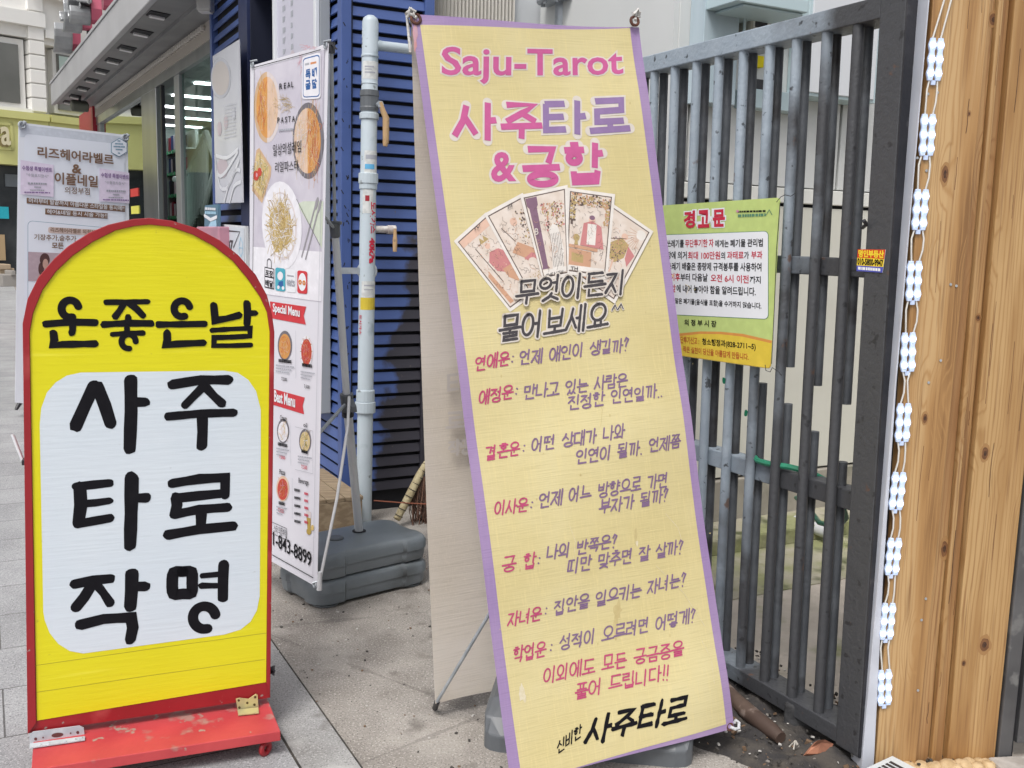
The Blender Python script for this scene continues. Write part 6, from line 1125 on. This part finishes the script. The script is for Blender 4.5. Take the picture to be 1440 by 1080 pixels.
fr2 = t.nodes.new('ShaderNodeFresnel'); fr2.inputs[0].default_value = 1.5; ad = t.nodes.new('ShaderNodeMath'); ad.operation = 'MULTIPLY_ADD'; ad.inputs[1].default_value = 1.4; ad.inputs[2].default_value = .12; ad.use_clamp = True; t.links.new(fr2.outputs[0], ad.inputs[0]); mxs = t.nodes.new('ShaderNodeMixShader'); t.links.new(ad.outputs[0], mxs.inputs[0]); t.links.new(tr.outputs[0], mxs.inputs[1]); t.links.new(gl_.outputs[0], mxs.inputs[2]); t.links.new(mxs.outputs[0], t.nodes['Material Output'].inputs[0])
GL2 = bpy.data.materials.new('shop_glass_clear'); GL2.use_nodes = True; t = GL2.node_tree; t.nodes.remove(t.nodes['Principled BSDF']); tr = t.nodes.new('ShaderNodeBsdfTransparent'); tr.inputs[0].default_value = (.84, .93, .90, 1); gl_ = t.nodes.new('ShaderNodeBsdfGlossy'); gl_.inputs[1].default_value = .01; mxs = t.nodes.new('ShaderNodeMixShader'); mxs.inputs[0].default_value = .10; t.links.new(tr.outputs[0], mxs.inputs[1]); t.links.new(gl_.outputs[0], mxs.inputs[2]); t.links.new(mxs.outputs[0], t.nodes['Material Output'].inputs[0])
def gx(u, v=150, y=0): return GF.px(u, v, y)[0]
def gbox(x0, x1, y0, y1, z0, z1, name, m_, par=None, bev=0.):
    q = MB(); q.boxb(x0, x1, y0, y1, z0, z1); return q.build(name, m_, par or shop, bevel=bev)
xA, xB, xC, xD, xE, xF, xG = gx(122), gx(136.5), gx(149), gx(201.5, 180), gx(222, 180), gx(247, 180), gx(254, 180)
xEnd = LX+.05
gbox(xA-.4, xB, -.06, .3, 0, ZA-.001, 'pillar', mat('pillar_red', (.30, .012, .03), .4))
gbox(xB+.001, xEnd, -.03, .12, ZA-.14, ZA-.001, 'header', mat('header_tan', (.42, .38, .34), .6))
k = MB()
for i in range(70): k.lathe((xB+.3+i*(xEnd-xB-.4)/70, -.045, ZA-.04), [(.018, -.02), (.026, 0), (.018, .02)], 8)
k.build('bulb_row', mat('bulb_glass', (.55, .52, .48), .3), shop, smooth=True)
gbox(xB+.001, xEnd, -.02, .1, ZA-.24, ZA-.141, 'transom', STEEL); 
for x0, x1, nm_ in ((xB+.002, xB+.25, 'frame_post'), (xF, xG, 'frame_post')): gbox(x0, x1, -.008, .04, 0, ZA-.241, nm_, FR, bev=.004)
gbox(xD, xE, -.015, .06, 0, ZA-.1401, 'column', STEEL, bev=.006)
gbox(xE+.5*(xF-xE)*.42, xE+.5*(xF-xE)*.42+.05, -.004, .03, 0, ZA-.241, 'mullion', DKPLAST)
for x0, x1, gm in ((xB+.25, xD, GLS), (xG, xEnd, GL2)): gbox(x0+.004, x1-.004, .02, .03, .05, ZA-.241, 'window_pane', gm)
IN = mat('shop_wall', (.22, .29, .265), .6, (.27, .34, .31), 2); gbox(xA-.4, xEnd, 2.8, 2.9, 0, ZA, 'rear_wall', IN); gbox(xEnd, xEnd+.04, .1, 2.9, 0, ZA, 'end_wall', IN); gbox(xA-.45, xA-.401, .1, 2.9, 0, ZA, 'end_wall', IN); gbox(xA-.4, xEnd, .121, 2.8, ZA-.06, ZA-.001, 'ceiling', mat('ceiling_white', (.62, .64, .64), .7)); gbox(xA-.4, xEnd, .121, 2.8, .0, .05, 'floor', mat('floor_tile', (.3, .29, .27), .4))
gbox(xA-.5, xEnd+.1, .0, 3.0, ZA+.121, ZA+2.6, 'upper_wall', mat('upper_render', (.40, .39, .37), .8, (.34, .33, .32), 3))
CL = mat('ceiling_lamp', (.92, .97, 1), .3, emit=5.0)
for i in range(6):
    x = GF.px(236, 130, .9)[0]-1.2+i*1.15; gbox(x, x+.12, .5, 1.6, ZA-.075, ZA-.061, 'ceiling_lamp', CL)
# shelves with phone accessories behind the door pane
xs0, xs1 = GF.px(216, 200, 1.2)[0]-.4, GF.px(252, 200, 1.2)[0]+.6; gbox(xs0, xs1, 1.30, 1.34, .1, 2.85, 'shelf_back', mat('shelf_white', (.60, .62, .62), .5))
PK = [ink('pack_red', (.28, .04, .06)), ink('pack_navy', (.03, .05, .14)), ink('pack_white', (.62, .62, .64)), ink('pack_black', (.03, .03, .035)), ink('pack_grey', (.35, .34, .36))]; TAGG = ink('tag_green', (.10, .48, .22)); ra = random.Random(21)
for r_ in range(8):
    z = .35+r_*.32; gbox(xs0, xs1, 1.16, 1.299, z-.02, z, 'shelf_board', mat('shelf_white', (.6, .62, .62), .5))
    k = MB(); k2 = MB(); x = xs0+.05
    while x < xs1-.2:
        wd = ra.uniform(.10, .17); k.boxb(x, x+wd, 1.18, 1.22, z+.002, z+ra.uniform(.18, .25), ra.randrange(5)); k2.boxb(x+.01, x+.10, 1.150, 1.159, z-.035, z+.012, 0); x += wd+.03
    k.build('goods', PK, shop); k2.build('price_tag', TAGG, shop)
# street stairs mirrored in the near pane, modelled as solid steps behind it
sty = thing('stair_reflection', 'grey stair reflection with white railing, modelled as solid steps behind the near shop pane', 'reflection', GF.M)
def gp3(u, v, y): x, z = GF.px(u, v, y); return Vector((x, y, z))
s0_, s1_ = gp3(258, 330, .55), gp3(312, 212, .55); n_ = 11
for i in range(n_):
    f = i/n_; a = s0_*(1-f)+s1_*f; b = s0_*(1-(i+1)/n_)+s1_*((i+1)/n_)
    k = MB(); k.boxb(min(a.x, b.x), min(max(a.x, b.x)+.12, xEnd-.02), .55, 1.5, a.z-.04, a.z); k.boxb(min(a.x, b.x), min(a.x, b.x)+.03, .56, 1.5, a.z-.25, a.z-.041); k.build('step', mat('stair_stone', (.20, .20, .165), .7, (.15, .15, .12), 6), sty)
k = MB(); r0, r1 = gp3(261, 253, .5), gp3(290, 187, .5); k.tube([gp3(246, 252, .5), r0, r1, gp3(304, 226, .5)], .035, 8); k.tube([gp3(285, 300, .5), gp3(302, 238, .5)], .03, 8); k.build('handrail', mat('railing_white', (.72, .73, .72), .4), sty, smooth=True)
for i in range(14):
    f = i/13; a = r0*(1-f)+r1*f; k = MB(); k.tube([a, Vector((a.x, a.y, a.z-.62))], .02, 6); k.build('baluster', mat('railing_white', (.72, .73, .72), .4), sty)
q_ = MB(); a = gp3(256, 300, 1.6); b = gp3(275, 190, 1.6); q_.boxb(a.x-.1, b.x+.25, 1.62, 1.7, .05, b.z); q_.build('stair_wall', mat('stair_wall', (.36, .39, .33), .6), sty)
for u0, v0, u1, v1, mi in ((182, 264, 192, 277, 'card_scarlet'), (183, 289, 193, 301, 'card_lemon'), (158, 205, 166, 216, 'card_pink')):
    a = GF.px(u0, v1); b = GF.px(u1, v0); gbox(a[0], b[0], .012, .018, a[1], b[1], 'window_card', ink(mi, {'card_scarlet': (.62, .07, .06), 'card_lemon': (.70, .66, .12), 'card_pink': (.60, .25, .35)}[mi]))
# channel letters on the canopy and a flood light
LG_ = mat('letter_steel', (.26, .27, .28), .35, (.34, .35, .36), 6, metal=.4); LR = mat('letter_pink', (.48, .10, .16), .4); 
kS = Sheet(Vector((A.x, A.y, 0))-nF*.12, dAB)
for i, (cu, cv, sz) in enumerate(((112, 50, 26), (128, 24, 26), (142, 16, 24), (160, -6, 26))):
    lt = thing('sign_letter', ['grey folded metal sign letter with red back, lowest on the canopy', 'grey curved metal sign letter second up the canopy edge', 'grey angular metal sign letter third up the canopy edge', 'grey metal sign letter highest on the canopy edge'][i], 'letter', kS.M, 'metal letters on the shop canopy'); x, z = kS.px(cu, cv); rr = abs(kS.px(cu, cv-sz)[1]-z)
    rj = random.Random(i+3); k = MB()
    pts = [(x+rr*.62*math.cos(R(a))*rj.uniform(.75, 1.1), z+rr*math.sin(R(a))*rj.uniform(.8, 1.05)) for a in range(0, 360, 45)]; k.prism(pts, -.10, .0, 0); k.build('letter_back', LR, lt)
    k = MB()
    for j in range(3):                                    # bent metal returns of the letter, standing out towards the street
        a0 = rj.uniform(0, 360); r0 = rr*rj.uniform(.6, 1.15); sp = rj.uniform(70, 150); cx_, cz_ = x+rr*rj.uniform(-.3, .3), z+rr*rj.uniform(-.35, .35)
        arc = [(cx_+r0*math.cos(R(a0+sp*q/6)), cz_+r0*math.sin(R(a0+sp*q/6))) for q in range(7)]; inn_ = [(cx_+(r0-.03)*math.cos(R(a0+sp*q/6)), cz_+(r0-.03)*math.sin(R(a0+sp*q/6))) for q in range(6, -1, -1)]
        k.prism(arc+inn_, -.11-rj.uniform(.12, .2), -.101)
    pp_ = [(x-rr*.55, z-rr*.5), (x+rr*.1, z-rr*.7), (x+rr*.5, z+rr*.1), (x+rr*.1, z+rr*.7), (x-rr*.3, z+rr*.35)]; k.prism(pp_, -.17-.02*i, -.15-.02*i)
    k.build('letter_face', LG_, lt, bevel=.01)
    k = MB(); k.tube([(x, -.03, ZA+.27), (x, -.03, z-rr*.2)], .02, 6); k.build('letter_bracket', DKPLAST, lt)
fl2 = thing('flood_light', 'small dark flood light under the far end of the canopy', 'lamp', Matrix.Translation(hz(112, 149, ZA-.12))); c = Vector((0, 0, 0))
k = MB(); k.box((0, 0, 0), (.20, .13, .11), Matrix.Rotation(.6, 3, 'Z') @ Matrix.Rotation(.5, 3, 'X')); k.build('lamp_body', mat('lamp_bronze', (.10, .10, .08), .5), fl2, bevel=.02); k = MB(); k.tube([(0, 0, .04), (.01, 0, .11)], .015, 8); k.build('lamp_arm', DKPLAST, fl2)
bx = thing('junction_box', 'pale square junction box under the canopy near the blue slats', 'box', Matrix.Translation(hz(289, 8, ZA-.07))); k = MB(); k.boxb(-.05, .05, -.05, .05, -.04, .069); k.build('box_body', mat('box_grey', (.46, .45, .43), .5), bx, bevel=.01); k = MB(); k.boxb(-.042, .042, -.042, .042, -.048, -.0401); k.build('box_cover', mat('box_pale', (.58, .57, .55), .5), bx, bevel=.005)

# ================================================================== FAR BUILDING ACROSS THE END OF THE STREET
FA = Sheet(hz(40, 398), hdir(2060)); xk = FA.px(71, 300)[0]; FB = Sheet(FA.w(xk, 0, 0), hdir(1680)); far = thing('corner_building', 'cream building across the street with olive shop fascia and dark upstairs windows', 'building', FA.M)
CRW = mat('cream_render', (.76, .74, .70), .8, (.80, .79, .76), .5, (.3, .7), col3=(.60, .56, .49), scale3=.35, ramp3=(.58, .75), bump=.1, bscale=3); OLV = mat('olive_panel', (.56, .55, .21), .5, (.59, .58, .23), 1); DGL = mat('far_glass', (.10, .10, .09), .10, (.22, .22, .20), .3, (.35, .65), spec=.8); SHD = mat('storefront_dark', (.025, .03, .035), .2, (.06, .065, .07), .8); TRIM = mat('white_trim', (.78, .77, .74), .6)
def fpoly(sh, pts, y0, y1, name, m_, par=far):
    k = MB(); k.prism([sh.px(u, v, y0) for u, v in pts], y0, y1); k.v = [tuple(sh.w(*q)) for q in k.v]; return k.build(name, m_, par, inv=True)
def frect(sh, u0, v0, u1, v1, y0, y1, name, m_, par=far):
    a = sh.px(u0, v1, y0); b = sh.px(u1, v0, y0); k = MB(); k.boxb(a[0], b[0], y0, y1, a[1], b[1]); k.v = [tuple(sh.w(*q)) for q in k.v]; return k.build(name, m_, par, inv=True)
def fwall(sh, x0, x1, z0, z1, y0, y1, name, m_): k = MB(); k.boxb(x0, x1, y0, y1, z0, z1); k.v = [tuple(sh.w(*q)) for q in k.v]; return k.build(name, m_, far, inv=True)
z1_, z2_, z3_, z4_ = FA.px(20, 232)[1], FA.px(20, 157)[1], FA.px(20, 50)[1], 13.0
fwall(FA, -26, xk-.001, z2_, z4_, .45, 4, 'wall', CRW); fwall(FB, 0, 14, z2_, z4_, .45, 4, 'wall', CRW)
fwall(FA, -26, xk-.001, z3_, z4_, 0, .449, 'upper_wall', CRW); fwall(FB, 0, 14, z3_-.1, z4_, 0, .449, 'upper_wall', CRW)
fwall(FA, -26, xk-.001, z1_, z2_, -.12, .4, 'fascia', OLV); fwall(FB, 0, 14, z1_, z2_, -.12, .4, 'fascia', OLV)
fwall(FA, -26, xk-.001, 0, z1_-.001, .35, 4, 'storefront', SHD); fwall(FB, 0, 14, 0, z1_-.001, .35, 4, 'storefront', mat('storefront_grey', (.22, .23, .23), .4, (.30, .31, .31), 1))
xw = FA.px(37, 100)[0]
for x0, x1 in ((xw-3.6, xw), (xw-8.2, xw-4.6), (xw-13, xw-9.2), (xw-18, xw-14)):
    fr3 = fwall(FA, x0, x1, z2_+.1, z3_-.05, .12, .44, 'window', TRIM); k = MB(); k.boxb(x0+.15, x1-.15, .06, .119, z2_+.22, z3_-.2); k.v = [tuple(FA.w(*q)) for q in k.v]; k.build('pane', DGL, fr3, inv=True)
    fwall(FA, x0-.1, x1+.1, z2_+.001, z2_+.1, -.1, .44, 'sill', TRIM)
    if x0 < xw-4: fwall(FA, x1+.05, x1+.95, z2_+.101, z3_, -.0, .44, 'pier', CRW)
for x0, x1 in ((.35, 2.9), (3.7, 6.3), (7.1, 9.6)):
    fr3 = fwall(FB, x0, x1, z2_+.1, z3_-.15, .2, .44, 'window', TRIM); k = MB(); k.boxb(x0+.1, x1-.1, .12, .199, z2_+.2, z3_-.25); k.v = [tuple(FB.w(*q)) for q in k.v]; k.build('pane', DGL, fr3, inv=True)
    k = MB(); k.grid(lambda a, b: tuple(FB.w(x0+.12+(x1-x0-.24)*a, .10, z3_-.3-(.9+.12*math.sin(a*9))*b)), 16, 2); k.build('blind', mat('blind_green', (.44, .54, .50), .7), fr3, inv=True)
    fwall(FB, x1+.02, x1+.78, z2_+.1, z3_-.1, .0, .44, 'pier', CRW)
fwall(FA, -26, xk, z3_+.28, z3_+.62, -.18, -.001, 'string_course', TRIM); fwall(FB, .0, 14, z3_+.05, z3_+.25, -.14, -.001, 'string_course', TRIM); fwall(FB, 0, 14, z3_+1.25, z3_+1.5, -.3, -.001, 'cornice', mat('cornice_tan', (.50, .40, .22), .6))
fwall(FA, -26, xk, z2_-.18, z2_+.0, -.2, -.121, 'fascia_cap', OLV); fwall(FB, .02, 14, z2_-.18, z2_, -.2, -.121, 'fascia_cap', OLV)
for sh, x0, x1 in ((FA, xk-2.8, xk-.9), (FB, .5, 3.6), (FB, 3.9, 7)):
    k = MB(); a0, a1 = z1_+.35, z2_-.3
    for p0, p1, q0, q1 in ((x0, x1, a0, a0+.07), (x0, x1, a1-.07, a1), (x0, x0+.07, a0, a1), (x1-.07, x1, a0, a1)): k.boxb(p0, p1, -.15, -.121, q0, q1)
    k.v = [tuple(sh.w(*q)) for q in k.v]; k.build('panel_moulding', OLV, far, inv=True)
xp0, xp1 = FA.px(41, 100)[0], FA.px(58, 100)[0]; k = MB(); zc = z2_+.02; hh = (z3_+1.0-zc)/8
for i in range(9): z0 = zc+i*hh; k.boxb(xp0-.02, xk-.02, -.12, .44, z0+.03, z0+hh, 0); k.boxb(xp0+.02, xk-.04, -.08, .44, z0, z0+.03, 0)
k.v = [tuple(FA.w(*q)) for q in k.v]; k.build('corner_pilaster', CRW, far, inv=True, bevel=.02)
k = MB(); k.tube([FA.w(xk-.3, -.25, z3_+1.0), FA.w(xk-.3, -.25, z3_+1.1), FB.w(6, -.35, z3_+.95)], .07, 8); k.build('drain_pipe', TRIM, far, inv=True)
k = MB(); a = FA.px(14.5, 203.5, -.2); b = FA.px(.5, 203.5, -.2); vs, fs = tmesh('a', .02); x0 = min(v[0] for v in vs); x1 = max(v[0] for v in vs); y1 = max(v[1] for v in vs); hgt = FA.px(5, 178, -.2)[1]-a[1]; n_ = len(vs)
for y_ in (-.26, -.16): k.add([tuple(FA.w(b[0]+(a[0]-b[0])*(v[0]-x0)/(x1-x0), y_, a[1]+hgt*v[1]/y1)) for v in vs], fs)
k.build('sign_letter', mat('letter_cream', (.66, .60, .40), .5), far, inv=True)
k = MB()
for y_ in (-.22,): k.add([tuple(FA.w(b[0]+(a[0]-b[0])*(v[0]-x0)/(x1-x0)-.04, y_, a[1]+hgt*v[1]/y1-.05)) for v in vs], fs)
k.build('letter_drop_shadow', mat('letter_shadow_brown', (.25, .20, .08), .6), far, inv=True)  # letter's drop shadow painted as a flat brown offset copy
frect(FA, -8, 291, 12, 307, .28, .345, 'shop_card', ink('card_cyan', (.04, .45, .55))); frect(FA, -20, 330, 6.5, 366, .2, .34, 'door_board', mat('far_wood', (.45, .32, .18), .6)); frect(FA, 8, 246, 30, 262, .3, .345, 'shop_card', ink('card_dim', (.16, .18, .20)))
for u0, u1, v0, v1, s_, lab in ((-14, 20, 366, 389, -.9, 'brown cardboard boxes side, flattened by the dark storefront'), (3, 27, 376, 392, -1.6, 'grey bagged bundle on the far pavement before the storefront')):
    a = FA.px(u0, v1, s_); b = FA.px(u1, v0, s_); k = MB(); k.boxb(a[0], b[0], s_, s_+.6, 0, b[1]-a[1]+.02); k.boxb(a[0]+.2, b[0]-.1, s_-.05, s_+.4, (b[1]-a[1])*.9+.025, b[1]-a[1]+.12); tag(k.build('cardboard_box', mat('cardboard', (.42, .32, .22), .8) if s_ > -1 else mat('bundle_grey', (.30, .28, .26), .8), M=FA.M, bevel=.02), 'brown cardboard boxes piled by the far storefront' if s_ > -1 else lab, 'box' if s_ > -1 else 'bundle')
